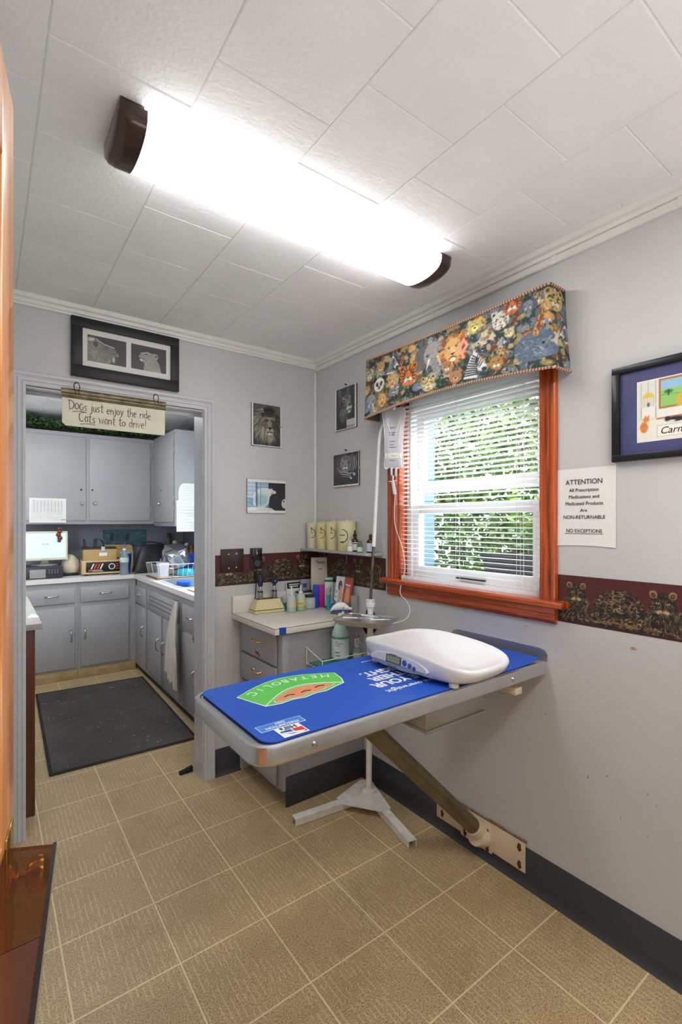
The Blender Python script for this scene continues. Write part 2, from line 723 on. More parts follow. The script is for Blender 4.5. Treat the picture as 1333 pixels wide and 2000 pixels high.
struct('baseboard_left', G().rings([[(-1.84 - x, y, z) for x, z in cove] for y in (-3.7, -0.019)]), BLACKV)


# door casing: a fluted moulding swept around the opening
def casing(x0, x1, ztop, prof, y=0.0):
    path = [((x0, 0.0), (-1, 0)), ((x0, ztop), (-1, 1)), ((x1, ztop), (1, 1)), ((x1, 0.0), (1, 0))]
    return G().rings([[(p[0] + d * o[0], y - t, p[1] + d * o[1]) for d, t in prof] for p, o in path])


dprof = [(0, 0), (0, 0.012), (0.003, 0.015), (0.012, 0.015), (0.015, 0.010), (0.019, 0.010), (0.022, 0.015), (0.030, 0.016),
         (0.034, 0.011), (0.038, 0.011), (0.042, 0.017), (0.048, 0.021), (0.056, 0.022), (0.060, 0.019), (0.062, 0.0)]
struct('trim_4', casing(-1.566, -0.744, 2.044, dprof), TRIMG, angle=25)
g = G()
g.box(-1.572, -1.566, 0.0, 0.135, 0, 2.044).box(-0.748, -0.742, 0.0, 0.135, 0, 2.044).box(-1.566, -0.748, 0.0, 0.135, 2.036, 2.044)
# door stop over the head
g.box(-1.566, -0.748, 0.055, 0.095, 2.024, 2.036, 0.002)
struct('trim_5', g, TRIMG)
g = casing(-1.566, -0.744, 2.044, [(0, 0), (0, -0.012), (0.06, -0.016), (0.06, 0)], y=0.13)
struct('trim_6', g, TRIMG)

# ---------------------------------------------------------------- exam room window
WOODV = wood('stained_wood_upright', (84, 28, 8), (206, 92, 32), 'z', 0.28, 0.5)
WOODH = wood('stained_wood_level', (84, 28, 8), (208, 92, 32), 'y', 0.28, 0.5)
win = bpy.data.objects.new('window_1', None)
COL.objects.link(win)
win['kind'] = 'structure'
OFF[win] = Vector((0, 0, 0))
wprof = [(0, 0), (0, 0.016), (0.004, 0.020), (0.014, 0.020), (0.017, 0.015), (0.021, 0.015), (0.024, 0.020), (0.040, 0.020),
         (0.043, 0.015), (0.047, 0.015), (0.050, 0.020), (0.060, 0.020), (0.064, 0.016), (0.066, 0.0)]


def wcase(y, sgn, name):
    g = G().rings([[(-t, y + sgn * d, z) for d, t in wprof] for z in (1.137, 2.062)])
    struct(name, g, WOODV, win, angle=25)


wcase(-0.770, 1, 'casing')
wcase(-1.564, -1, 'casing')
struct('casing', G().box(-0.02, 0, -1.63, -0.704, 2.062, 2.125, 0.003), WOODH, win)
# stool and apron
g = ext_y(G(), [(0.02, 1.112), (-0.046, 1.112), (-0.053, 1.117), (-0.053, 1.130), (-0.046, 1.137), (0.02, 1.137)], -1.672, -0.676)
struct('stool', g, WOODH, win)
g = ext_y(G(), [(0, 1.112), (-0.020, 1.112), (-0.020, 1.088), (-0.015, 1.084), (-0.015, 1.078), (-0.018, 1.074), (-0.018, 1.058), (-0.012, 1.050), (0, 1.050)], -1.628, -0.704)
struct('apron', g, WOODH, win)
# jamb liners, stained
g = G().box(-0.001, 0.15, YW1 - 0.006, YW1, 1.11, 2.06).box(-0.001, 0.15, YW0, YW0 + 0.006, 1.11, 2.06)
struct('jamb', g, WOODV, win)
WHITEV = M('window_white_vinyl', (250, 251, 252), 0.35, var=0.02)
GLASS = bpy.data.materials.new('window_glass')
GLASS.use_nodes = True
_n = NT(GLASS)
_tr = _n.n('ShaderNodeBsdfTransparent')
_gl = _n.n('ShaderNodeBsdfGlossy')
_gl.inputs['Roughness'].default_value = 0.02
_mx = _n.n('ShaderNodeMixShader')
_mx.inputs[0].default_value = 0.05
_n.l(_tr.outputs[0], _mx.inputs[1])
_n.l(_gl.outputs[0], _mx.inputs[2])
_n.l(_mx.outputs[0], _n.t.nodes['Material Output'].inputs['Surface'])
# white frame with two sashes: the upper one outside, the lower one inside
y0, y1 = YW0 + 0.006, YW1 - 0.006
g = G().box(0.055, 0.15, y0, y0 + 0.03, 1.11, 2.06).box(0.055, 0.15, y1 - 0.03, y1, 1.11, 2.06)
g.box(0.055, 0.15, y0, y1, 1.11, 1.150).box(0.055, 0.15, y0, y1, 1.995, 2.06)
struct('window_frame', g, WHITEV, win)


def sash(x0, x1, z0, z1, name):
    a, b, w = y0 + 0.03, y1 - 0.03, 0.042
    g = G().box(x0, x1, a, a + w, z0, z1, 0.003).box(x0, x1, b - w, b, z0, z1, 0.003)
    g.box(x0, x1, a + w, b - w, z0, z0 + 0.055, 0.003).box(x0, x1, a + w, b - w, z1 - 0.045, z1, 0.003)
    s = struct(name, g, WHITEV, win)
    struct('pane', G().box((x0 + x1) / 2, (x0 + x1) / 2 + 0.003, a + w, b - w, z0 + 0.055, z1 - 0.045), GLASS, s)
    return s


sash(0.105, 0.135, 1.575, 2.00, 'sash')
s = sash(0.068, 0.098, 1.15, 1.515, 'sash')
struct('sash_lift', G().box(0.052, 0.068, -1.26, -1.10, 1.163, 1.172, 0.003), M('dark_grey_metal', (70, 72, 76), 0.4, 0.6), s)

# ================================================================ ON THE WALLS
BLACKF = M('black_frame', (32, 32, 36), 0.45, var=0.1, vscale=20)
WHITEP = M('white_paper', (236, 236, 232), 0.7, var=0.015)
INK = M('black_ink', (22, 22, 24), 0.7, var=0)
CHROME = M('chrome', (200, 202, 206), 0.16, 1.0, var=0)
STEEL = M('brushed_steel', (178, 178, 180), 0.3, 1.0, var=0.05, vscale=40, stretch=(1, 20, 1))
BRASS = M('brass', (226, 194, 116), 0.2, 1.0, var=0.03)


# ---- leopards of the wallpaper border
def leopard_border(length, height, seed, cats):
    w = int(length / 0.0020)
    c = Canvas(w, int(height / 0.0020), (82, 34, 36), seed)
    R = c.r
    A = c.asp
    dark, gold = (34, 28, 27), [(150, 116, 66), (190, 154, 96), (116, 90, 54), (214, 188, 136), (92, 74, 52)]
    blue = [(58, 62, 76), (80, 84, 96)]

    def body(x, y):
        j, i = int(min(max(y, 0), 1) * c.h), int(min(max(x, 0), A) * c.h)
        return c.a[j, min(i, c.w), 0] < 60

    def rosettes(n, x0, x1, y0, y1, r0=.014, r1=.030):
        for _ in range(n):
            x, y = R.uniform(x0, x1), R.uniform(y0, y1)
            if not body(x, y):
                continue
            a0, r = R.uniform(0, 6.28), R.uniform(r0, r1)
            pts = [(x + 1.3 * r * math.cos(a0 + k * .9), y + r * math.sin(a0 + k * .9)) for k in range(R.randint(3, 6))]
            c.line(pts, R.uniform(.004, .0075), R.choice(gold), R.uniform(.5, .95))
    # bodies lying along the lower half
    top = [(0, .44)]
    x = 0
    while x < A + .4:
        top.append((x, .42 + .11 * math.sin(x * 2.3 + seed) + R.uniform(-.03, .03)))
        x += .12
    c.poly([(0, 0.05)] + top + [(A + .4, .05)], dark)
    for x, y, s, kind in cats:
        if kind == 'hip':
            c.ell(x, y - .02, .40 * s, .34 * s, dark, .1)
    rosettes(int(330 * A), 0, A, .06, .85)
    for x, y, s, kind in cats:
        if kind == 'hip':
            # haunch and folded leg outlined in pale fur
            for k, (r, a0, a1) in enumerate(((.38, .3, 2.7), (.30, -.6, 2.4), (.20, -.2, 3.4))):
                for q in range(30):
                    a = a0 + (a1 - a0) * q / 30
                    px_, py_ = x + r * s * math.cos(a), y - .04 + r * .86 * s * math.sin(a)
                    c.seg((px_, py_), (px_ - .035 * math.sin(a) + R.gauss(0, .008), py_ + .03 * math.cos(a)), .0065, R.choice(gold), .85, .002)
            c.line([(x - .36 * s, .10), (x - .05 * s, .16), (x + .34 * s, .11)], .014, (140, 112, 70), .7)
            continue
        d = 1 if int(x * 10) % 2 else -1
        # chest and neck
        c.poly([(x - .22 * s, y), (x + .22 * s, y), (x + .40 * s, .06), (x - .40 * s, .06)], dark)
        c.ell(x, y, .225 * s, .235 * s, dark)
        for q in (-1, 1):
            ex, ey = x + q * .165 * s, y + .20 * s
            c.ell(ex, ey, .068 * s, .078 * s, (160, 128, 82), q * -.4)
            c.ell(ex, ey - .012 * s, .042 * s, .052 * s, (58, 44, 36), q * -.4)
            c.fur(14, (ex, ey - .02 * s, .03 * s, .03 * s), PI / 2 + q * .3, .05 * s, .004, gold, .7)
        # fur of the face combed outward
        for _ in range(170):
            a, k = R.uniform(0, 6.28), R.uniform(.25, 1.0)
            px_, py_ = x + .205 * s * k * math.cos(a), y + .215 * s * k * math.sin(a)
            c.seg((px_, py_), (px_ + .03 * s * math.cos(a), py_ + .03 * s * math.sin(a)), .0055, R.choice(gold + [dark, dark]), .8, .002)
        for q in (-1, 1):
            c.ell(x + q * .092 * s, y + .035 * s, .056 * s, .032 * s, (20, 17, 17), q * .35)
            c.ell(x + q * .092 * s, y + .035 * s, .034 * s, .020 * s, (214, 190, 116), q * .3)
            c.ell(x + q * .092 * s, y + .035 * s, .011 * s, .016 * s, (12, 12, 12))
            c.line([(x + q * .05 * s, y + .10 * s), (x + q * .035 * s, y), (x + q * .045 * s, y - .08 * s)], .007, (160, 130, 84), .6)
            c.ell(x + q * .050 * s, y - .135 * s, .062 * s, .046 * s, (196, 170, 122), soft=.35, al=.85)
            for k in range(4):
                c.seg((x + q * .07 * s, y - .13 * s), (x + q * .27 * s, y - (.09 + .035 * k) * s), .0035, (222, 208, 174), .7)
        c.poly([(x - .042 * s, y - .075 * s), (x + .042 * s, y - .075 * s), (x, y - .115 * s)], (84, 48, 42))
        c.seg((x, y - .11 * s), (x, y - .15 * s), .005, dark)
        c.line([(x - .06 * s, y - .175 * s), (x, y - .15 * s), (x + .06 * s, y - .175 * s)], .007, dark)
        # throat and mane falling down
        for _ in range(130):
            f = R.random()
            px_ = x + R.uniform(-.26, .26) * s * (1 + f * .4)
            py_ = y - .16 * s - f * (y - .22)
            L = R.uniform(.04, .09)
            c.seg((px_, py_), (px_ + R.gauss(0, .015) + (px_ - x) * .15, py_ - L), .0065, R.choice(gold + [dark, dark]), .85, .002)
        for q in (-1, 1):
            c.fur(40, (x + q * .27 * s, y * .45, .06, y * .42), -PI / 2 + q * .35, .07, .006, gold, .8, .3)
    for _ in range(int(60 * A)):
        x, y = R.uniform(0, A), R.uniform(.07, .5)
        if body(x, y):
            c.ell(x, y, R.uniform(.006, .016), R.uniform(.005, .012), R.choice(blue), R.uniform(0, 3), soft=.5, al=.8)
    # tails and paws along the bottom
    for k in range(int(A / .55)):
        x = .3 + .55 * k + R.uniform(-.1, .1)
        c.fur(26, (x, .12, .22, .03), R.uniform(-.3, .3), .08, .007, gold, .7, .3)
        c.ell(x + .27, .115, .045, .03, (120, 94, 60), soft=.5, al=.7)
    c.seg((0, .02), (A, .02), .022, (62, 28, 30))
    c.grain(4)
    return c

PRINTB = painted('print_border', 0.55)
b = thing('wallpaper_border', 'maroon leopard wallpaper border on the doorway wall above the drawer counter', 'wallpaper border', (-0.34, 0, 1.152))
for (x0, x1, seed, cats) in ((-0.681, -0.0005, 3, [(.5, .5, 1.0, 'head'), (1.55, .60, 1.05, 'head'), (2.5, .46, 1.0, 'hip'), (3.3, .62, 1.0, 'head')]),):
    cv = leopard_border(x1 - x0, 0.175, seed, cats)
    X = BACK(x0, 1.065, -0.0012)
    paint('printed_strip', cv, flat(X, x1 - x0, 0.175), b, PRINTB)
b = thing('wallpaper_border', 'maroon leopard wallpaper border left of the window behind the brochures', 'wallpaper border', (0, -0.33, 1.152))
cv = leopard_border(0.674, 0.175, 5, [(.5, .6, 1.0, 'head'), (1.55, .48, 1.1, 'hip'), (2.5, .62, 1.0, 'head'), (3.3, .5, 1.0, 'hip')])
paint('printed_strip', cv, flat(RIGHT(-0.0015, 1.062, -0.0012), 0.674, 0.172), b, PRINTB)
b = thing('wallpaper_border', 'maroon leopard wallpaper border running right of the window under the notice', 'wallpaper border', (0, -2.2, 1.147))
cv = leopard_border(1.2, 0.173, 9, [(.40, .63, .85, 'head'), (1.22, .42, 1.15, 'hip'), (2.0, .60, .95, 'head'), (2.9, .48, 1.1, 'hip'),
                                    (3.8, .62, 1, 'head'), (4.9, .5, 1, 'hip'), (5.8, .62, 1, 'head')])
paint('printed_strip', cv, flat(RIGHT(-1.630, 1.062, -0.0012), 1.2, 0.173), b, PRINTB)


# ---- prints
def lion_front():
    c = Canvas(110, 142, (60, 61, 56), 11)
    c.grad((44, 44, 42), (104, 106, 96), .7)
    cx, cy = .45, .50
    lite = [(150, 148, 132), (188, 185, 166), (120, 118, 106), (208, 205, 186), (86, 85, 78)]
    dk = [(48, 47, 44), (34, 33, 32), (72, 70, 66)]
    c.ell(.38, .48, .36, .46, (88, 87, 78), soft=.35)

    def flow(x, y):
        return math.atan2((y - cy - .16) * 1.0 - .30, (x - cx) * 1.2)
    c.fur(520, (.36, .52, .34, .42), flow, .15, .0075, lite, .75, .22)
    c.fur(420, (.68, .50, .12, .34), flow, .14, .007, dk + lite[2:3], .75, .22)
    c.fur(260, (.34, .22, .26, .16), -PI / 2, .16, .008, dk + lite[:1], .75, .25)
    c.fur(260, (.36, .34, .20, .12), lambda x, y: -PI / 2 + (x - cx) * 1.2, .17, .008, lite, .8, .18)
    # dark crown
    c.fur(260, (cx, .80, .13, .085), lambda x, y: PI / 2 - (x - cx) * 3, .10, .010, dk + [(22, 21, 20)], .9, .25)
    # face: long, tapering to the muzzle
    face = [(cx - .15, .70), (cx - .08, .76), (cx + .10, .76), (cx + .17, .69), (cx + .16, .52), (cx + .13, .36), (cx + .06, .28), (cx - .02, .28), (cx - .09, .36), (cx - .14, .54)]
    c.poly(face, (120, 118, 106), .9)
    c.fur(120, (cx + .01, .55, .12, .18), PI / 2, .05, .006, lite[:3], .6, .5)
    c.fur(90, (cx + .01, .735, .15, .035), PI / 2, .09, .009, dk + lite[4:], .85, .3)
    c.poly([(cx - .03, .70), (cx + .07, .70), (cx + .085, .44), (cx - .04, .44)], (158, 155, 138), .75)
    c.ell(cx - .09, .47, .05, .10, (92, 90, 82), soft=.5, al=.6)
    c.ell(cx + .12, .50, .05, .12, (70, 69, 63), soft=.5, al=.8)
    for q, ex in ((-1, cx - .075), (1, cx + .10)):
        c.ell(ex, .615, .052, .034, (52, 50, 46), q * -.35, soft=.5)
        c.ell(ex, .61, .034, .016, (16, 16, 16), q * -.25)
        c.ell(ex, .612, .012, .010, (196, 188, 150))
        c.line([(ex - .04, .650 + q * .004), (ex + .04, .655 - q * .004)], .010, (176, 172, 154), .6)
    for q in (-1, 1):
        c.ell(cx + .022 + q * .052, .375, .062, .052, (176, 173, 156), soft=.35)
        c.ell(cx + q * .20 + .02, .74, .05, .06, (60, 58, 54), soft=.3)
    c.poly([(cx - .035, .455), (cx + .080, .455), (cx + .055, .41), (cx + .022, .395), (cx - .01, .41)], (22, 22, 22))
    c.seg((cx + .022, .40), (cx + .022, .345), .006, (22, 22, 22))
    c.line([(cx - .065, .335), (cx - .02, .328), (cx + .022, .345), (cx + .065, .328), (cx + .10, .335)], .008, (28, 28, 28))
    c.ell(cx + .022, .285, .058, .034, (212, 209, 192), soft=.35)
    for k in range(12):
        c.ell(cx - .05 + .014 * k, .36 + .012 * (k % 3), .003, .003, (60, 58, 54))
    c.fur(110, (cx + .02, .22, .10, .05), -PI / 2, .12, .007, lite, .8, .2)
    return c.grain(4)

def polar_bears():
    c = Canvas(140, 100, (158, 184, 206), 12)
    A = c.asp
    R = c.r
    for k in range(13):
        y = .40 + .047 * k
        c.seg((0, y + .02), (.76, y), .012, ((110, 146, 190), (190, 210, 226), (140, 172, 206))[k % 3], .9)
    c.poly([(0, 0), (.80, 0), (.80, .42), (0, .46)], (96, 150, 178))
    c.poly([(.76, 0), (A, 0), (A, 1), (.76, 1)], (38, 36, 44))
    for _ in range(170):
        x, y = R.uniform(0, .78), R.uniform(.05, .46)
        c.seg((x, y), (x + R.uniform(.04, .12), y + R.gauss(0, .006)), .006, R.choice([(150, 190, 206), (60, 110, 150), (206, 222, 228), (84, 136, 160)]), .7)
    # big white bear, back arched, head lowered to the right
    c.poly([(.20, .20), (.20, .52), (.28, .68), (.42, .78), (.60, .82), (.76, .79), (.88, .76), (.98, .72), (1.06, .66), (1.05, .62), (.94, .60), (.86, .56), (.80, .48), (.76, .24), (.62, .12), (.36, .12)], (222, 230, 232))
    c.ell(.48, .38, .24, .22, (150, 196, 206), soft=.5, al=.9)
    c.fur(160, (.5, .55, .3, .2), -1.2, .06, .006, [(196, 212, 220), (236, 240, 240), (176, 200, 212)], .6)
    c.ell(.87, .775, .03, .028, (206, 214, 216))
    c.ell(1.055, .645, .022, .018, (26, 26, 30))
    c.ell(.945, .695, .011, .010, (26, 26, 30))
    c.ell(.90, .60, .05, .05, (120, 128, 134), soft=.6, al=.7)
    # dark wet bear below, and a pale one at the edge
    c.poly([(.78, .10), (.80, .42), (.88, .56), (.96, .60), (1.06, .52), (1.18, .38), (1.28, .14), (1.25, .04), (.85, .04)], (30, 29, 34))
    c.fur(90, (1.0, .3, .2, .2), -1.1, .08, .006, [(58, 57, 62), (22, 22, 26), (80, 78, 80)], .7)
    c.ell(1.04, .47, .06, .045, (70, 66, 66), soft=.4)
    c.ell(1.36, .26, .11, .17, (206, 208, 206), soft=.2)
    c.ell(1.34, .34, .03, .03, (60, 60, 62), soft=.5)
    c.poly([(.30, 0), (.37, 0), (.35, 1), (.28, 1)], (56, 72, 96), .75)
    c.seg((.47, 0), (.46, 1), .010, (64, 84, 112), .7)
    c.poly([(0, 0), (1.0, 0), (.86, .09), (.5, .13), (0, .10)], (228, 234, 234), .9)
    return c.grain(4)

def tiger_head():
    c = Canvas(100, 122, (40, 42, 46), 13)
    c.grad((34, 36, 40), (62, 65, 70), .6)
    lite = [(150, 154, 158), (196, 199, 202), (112, 116, 120), (220, 222, 224)]
    dk = [(24, 26, 29), (34, 36, 40), (52, 55, 60)]
    cx, cy = .38, .66
    c.ell(cx, cy, .27, .27, (92, 95, 99), soft=.25)
    c.ell(.52, .52, .17, .14, (120, 124, 128), soft=.3)
    c.ell(.34, .38, .22, .22, (78, 81, 85), soft=.5)
    for ex, q in ((.16, -1), (.52, 1)):
        c.ell(ex, .90, .075, .085, (104, 107, 111), q * -.3)
        c.ell(ex, .89, .045, .055, (40, 42, 46), q * -.3)
        c.fur(20, (ex, .88, .04, .04), PI / 2, .07, .004, lite, .7)
    c.fur(300, (cx, cy, .25, .25), lambda x, y: math.atan2(y - .60, x - .46), .06, .006, lite + dk, .7, .3)
    c.fur(240, (.34, .38, .22, .18), -PI / 2 - .2, .12, .006, lite[:3] + dk, .7, .25)
    # stripes over brow and cheek
    for k in range(6):
        x = .20 + .065 * k
        c.line([(x, .78 + .03 * (k % 2)), (x + .02 * (2.5 - k), .86), (x + .03 * (2.5 - k), .93)], .010, (20, 21, 24), .95)
    for k in range(7):
        a = PI * .72 + .20 * k
        c.line([(.42 + .12 * math.cos(a), .60 + .12 * math.sin(a)), (.40 + .20 * math.cos(a + .1), .58 + .20 * math.sin(a + .1)), (.38 + .29 * math.cos(a + .05), .57 + .29 * math.sin(a + .05))], .011, (22, 23, 26), .95)
    for ex, w_ in ((.33, .052), (.60, .030)):
        c.ell(ex, .705, w_ * 1.5, .05, (188, 191, 194), soft=.5, al=.8)
        c.ell(ex, .690, w_, .026, (14, 14, 16), -.2)
        c.ell(ex + .005, .690, .017, .016, (206, 206, 198))
        c.ell(ex + .005, .690, .007, .009, (10, 10, 10))
    c.poly([(.42, .70), (.54, .71), (.64, .56), (.56, .50), (.46, .54)], (146, 150, 154), .7)
    c.poly([(.555, .565), (.665, .575), (.650, .525), (.60, .51)], (26, 26, 28))
    for q, w_ in ((.54, .085), (.655, .04)):
        c.ell(q, .47, w_, .055, (206, 208, 210), soft=.3)
    c.line([(.44, .435), (.54, .42), (.615, .455), (.68, .43)], .009, (18, 18, 20))
    c.ell(.58, .385, .075, .035, (200, 202, 204), soft=.4)
    for k in range(5):
        c.seg((.52, .47), (.30, .42 - .03 * k), .0035, (226, 228, 230), .7)
    c.poly([(.46, 0), (.82, 0), (.82, .20), (.47, .20)], (206, 205, 198))
    c.poly([(.46, 0), (.82, 0), (.82, .05), (.46, .07)], (150, 146, 136), .8)
    return c.grain(4)

def white_tiger():
    c = Canvas(126, 100, (42, 42, 45), 14)
    R = c.r
    cx, cy = .62, .66
    W = [(204, 207, 212), (164, 168, 174), (226, 228, 232)]
    c.ell(.50, .62, .42, .36, (64, 65, 70), soft=.4)
    c.ell(cx, cy, .25, .29, (136, 139, 145), soft=.25)
    c.ell(.95, .66, .22, .26, (96, 98, 104), soft=.4)
    # bands sweeping round the face, alternating pale and dark
    for q in (-1, 1):
        for k in range(8):
            r0, r1 = .07 + .030 * k, .09 + .033 * k
            pts = [(cx + q * r0 * math.cos(a), cy + r1 * math.sin(a)) for a in np.linspace(-1.0 + .07 * k, 1.25 - .04 * k, 9)]
            c.line(pts, .0095, (20, 20, 23) if k % 2 else R.choice(W), .9)
    for k in range(5):
        x = cx - .08 + .04 * k
        c.line([(x, .80), (cx + (x - cx) * 1.5, .90), (cx + (x - cx) * 1.9, .99)], .009, (22, 22, 25), .9)
    for k in range(9):
        x = .84 + .05 * k
        c.line([(x, .98 - .05 * (k % 3)), (x - .05, .80), (x - .01, .60), (x - .08, .46)], .010, R.choice(W) if k % 2 else (24, 24, 27), .85)
    for k in range(8):
        x = .10 + .045 * k
        c.line([(x, .95 - .03 * (k % 2)), (x + .03, .72), (x + .02, .50)], .008, (110, 112, 118) if k % 2 else (26, 26, 29), .75)
    for q in (-1, 1):
        c.ell(cx + q * .105, cy + .035, .046, .024, (14, 14, 16), -q * .35)
        c.ell(cx + q * .105, cy + .037, .015, .014, (214, 216, 214))
        c.ell(cx + q * .05, cy - .135, .062, .048, (214, 216, 220), soft=.3)
    c.poly([(cx - .055, cy - .06), (cx + .055, cy - .06), (cx, cy - .115)], (40, 38, 40))
    c.line([(cx - .07, cy - .19), (cx, cy - .155), (cx + .07, cy - .19)], .008, (20, 20, 22))
    # fore-legs stretched out to the right
    for k in range(6):
        y = .42 - .035 * k
        c.line([(.20 + .03 * k, y + .14), (.40 + .02 * k, y), (.66, y - .03), (.92 - .02 * k, y - .10 + .01 * k)], .011, W[k % 3] if k % 2 == 0 else (30, 30, 33), .9)
    for px_, py_ in ((.90, .20), (1.06, .30)):
        c.ell(px_, py_, .07, .036, (208, 210, 214), -.35, soft=.3)
        for k in range(3):
            c.seg((px_ + .02 + .02 * k, py_ + .01 - .012 * k), (px_ + .06 + .012 * k, py_ - .012 - .012 * k), .004, (40, 40, 44))
    c.line([(.72, .34), (.95, .36), (1.12, .33)], .010, W[0], .85)
    return c.grain(4)

def lion_profile(male):
    c = Canvas(110, 81, (58, 58, 58), 15 if male else 16)
    c.grad((50, 50, 50), (78, 78, 78), .7)
    cols = [(176, 176, 172), (206, 206, 200), (130, 130, 126), (90, 90, 88)]
    if male:
        c.poly([(0, 0), (0, .84), (.10, .90), (.30, .90), (.42, .82), (.56, .73), (.80, .68), (.94, .66), (.985, .60), (.975, .54),
                (1.06, .44), (1.06, .36), (1.0, .31), (.90, .32), (.84, .26), (.80, .0)], (118, 118, 113))
        c.fur(340, (.22, .55, .26, .34), lambda x, y: math.atan2(y - .5, x - .75) - .5, .13, .007, cols, .7, .3)
        c.fur(260, (.45, .22, .36, .20), -1.05, .15, .007, cols + [(66, 66, 64)], .7, .25)
        c.rays(90, (.14, .78), .03, .18, .008, [(226, 226, 220), (196, 196, 190)], .8, .6, 3.2)
        c.line([(.30, .89), (.42, .82), (.56, .74), (.80, .69), (.93, .665), (.98, .60)], .012, (232, 232, 226), .9)
        c.line([(1.06, .44), (1.055, .36)], .014, (206, 206, 200), .8)
        c.fur(50, (.90, .22, .05, .10), -1.4, .10, .007, [(230, 230, 224), (206, 206, 200)], .85, .2)
        c.ell(.955, .62, .030, .030, (34, 34, 34))
        c.line([(.80, .43), (.90, .425), (1.04, .42)], .009, (36, 36, 36))
        c.line([(.62, .645), (.66, .660), (.70, .650)], .012, (28, 28, 28))
        c.ell(.62, .56, .10, .05, (92, 92, 88), .1, soft=.6, al=.7)
        c.ell(.28, .68, .08, .10, (72, 72, 70), soft=.35)
    else:
        c.poly([(.46, 0), (.50, .30), (.40, .36), (.31, .44), (.29, .54), (.30, .62), (.36, .68), (.48, .71), (.62, .75), (.76, .72), (.86, .76), (1.0, .72),
                (1.04, .60), (.98, .50), (1.08, .32), (1.16, 0)], (154, 154, 148))
        c.line([(.36, .68), (.48, .71), (.62, .75), (.76, .72)], .013, (220, 220, 214), .9)
        c.fur(200, (.80, .28, .28, .26), -1.25, .10, .007, cols, .6, .25)
        c.fur(60, (.62, .6, .16, .08), PI, .05, .006, cols, .5, .3)
        c.ell(.95, .65, .075, .095, (192, 192, 186), -.3)
        c.ell(.95, .64, .045, .062, (90, 90, 88), -.3)
        c.ell(.325, .635, .034, .028, (36, 36, 36))
        c.line([(.31, .49), (.40, .455), (.50, .47)], .009, (34, 34, 34))
        c.line([(.53, .655), (.57, .675), (.61, .665)], .012, (28, 28, 28))
        c.ell(.385, .40, .055, .045, (222, 222, 216), soft=.4)
        for k in range(3):
            c.seg((.62, .76), (.58 + .03 * k, .82), .003, (200, 200, 196), .6)
    return c.grain(3)

PRINTG = painted('print_gloss', 0.3, 0.5)


def clip_frame(name, label, X, w, h, cv, edges, org):
    """glass clip frame: backing, white print margins, picture, small clips"""
    t = thing('clip_frame', label, 'picture', org)
    build('backing', G().box(0, w, 0, h, 0.0002, 0.008, 0.001, X=X), M('hardboard', (60, 50, 42), 0.7), t)
    build('mount', G().box(0.0008, w - 0.0008, 0.0008, h - 0.0008, 0.008, 0.0088, X=X), WHITEP, t)
    l, r, bt, tp = edges
    paint('photograph', cv, flat(X @ Matrix.Translation((l, bt, 0.0093)), w - l - r, h - bt - tp), t, PRINTG)
    for (a, c) in ((w / 2, 0.0), (w / 2, h), (0.0, h / 2), (w, h / 2)):
        g = G()
        if c in (0.0, h):
            g.box(a - 0.004, a + 0.004, c - (0.001 if c == 0 else 0.006), c + (0.006 if c == 0 else 0.001), 0.002, 0.0105, 0.001, X=X)
        else:
            g.box(a - (0.001 if a == 0 else 0.006), a + (0.006 if a == 0 else 0.001), c - 0.004, c + 0.004, 0.002, 0.0105, 0.001, X=X)
        build('clip', g, CHROME, t)
    return t


clip_frame('lion', 'black and white photo of a lion face, above the polar bear picture', BACK(-0.457, 1.879), 0.198, 0.253, lion_front(), (.010, .007, .006, .003), (-0.358, 0, 1.879))
clip_frame('polar', 'blue and black photo of a white polar bear, below the lion photo', BACK(-0.486, 1.480), 0.258, 0.201, polar_bears(), (.003, .003, .016, .018), (-0.357, 0, 1.480))
t = clip_frame('tiger', 'upright tiger head photo high beside the wall corner, left of the window', RIGHT(-0.226, 1.973), 0.205, 0.250, tiger_head(), (.012, .014, .005, .003), (0, -0.328, 1.973))
build('nail', G().cyl((-0.001, -0.328, 2.235), (-0.012, -0.328, 2.239), 0.004), M('dark_iron', (40, 38, 36), 0.5, 0.7), t)
t = clip_frame('white_tiger', 'dark drawing of a lying white tiger, below the tiger head photo', RIGHT(-0.205, 1.637), 0.250, 0.198, white_tiger(), (.004, .004, .010, .004), (0, -0.33, 1.637))
build('nail', G().cyl((-0.001, -0.328, 1.849), (-0.012, -0.328, 1.853), 0.004), M('dark_iron'), t)

# ---- framed pair of lion profiles above the doorway
t = thing('picture_frame', 'wide black frame holding two lion profile photos above the doorway', 'picture', (-1.135, 0, 2.120))
X = BACK(-1.388, 2.120)
FW, FH = 0.503, 0.280
g = G()
for (a, b_, c, d) in ((0, FW, 0, .052), (0, FW, FH - .045, FH), (0, .047, .052, FH - .045), (FW - .042, FW, .052, FH - .045)):
    g.box(a, b_, c, d, 0.0, 0.026, 0.0015, X=X)
build('frame', g, BLACKF, t)
mw, mh = FW - .047 - .042, FH - .052 - .045
build('mat_board', G().box(.047, FW - .042, .052, FH - .045, 0.004, 0.012, X=X), M('white_mat_board', (232, 231, 224), 0.8, var=.01), t)
build('back_board', G().box(.004, FW - .004, .004, FH - .004, 0.0003, 0.0035, X=X), M('hardboard'), t)
paint('photograph', lion_profile(True), flat(X @ Matrix.Translation((.069, .082, .0128)), .174, .126), t, PRINTG)
paint('photograph', lion_profile(False), flat(X @ Matrix.Translation((.266, .083, .0128)), .173, .125), t, PRINTG)

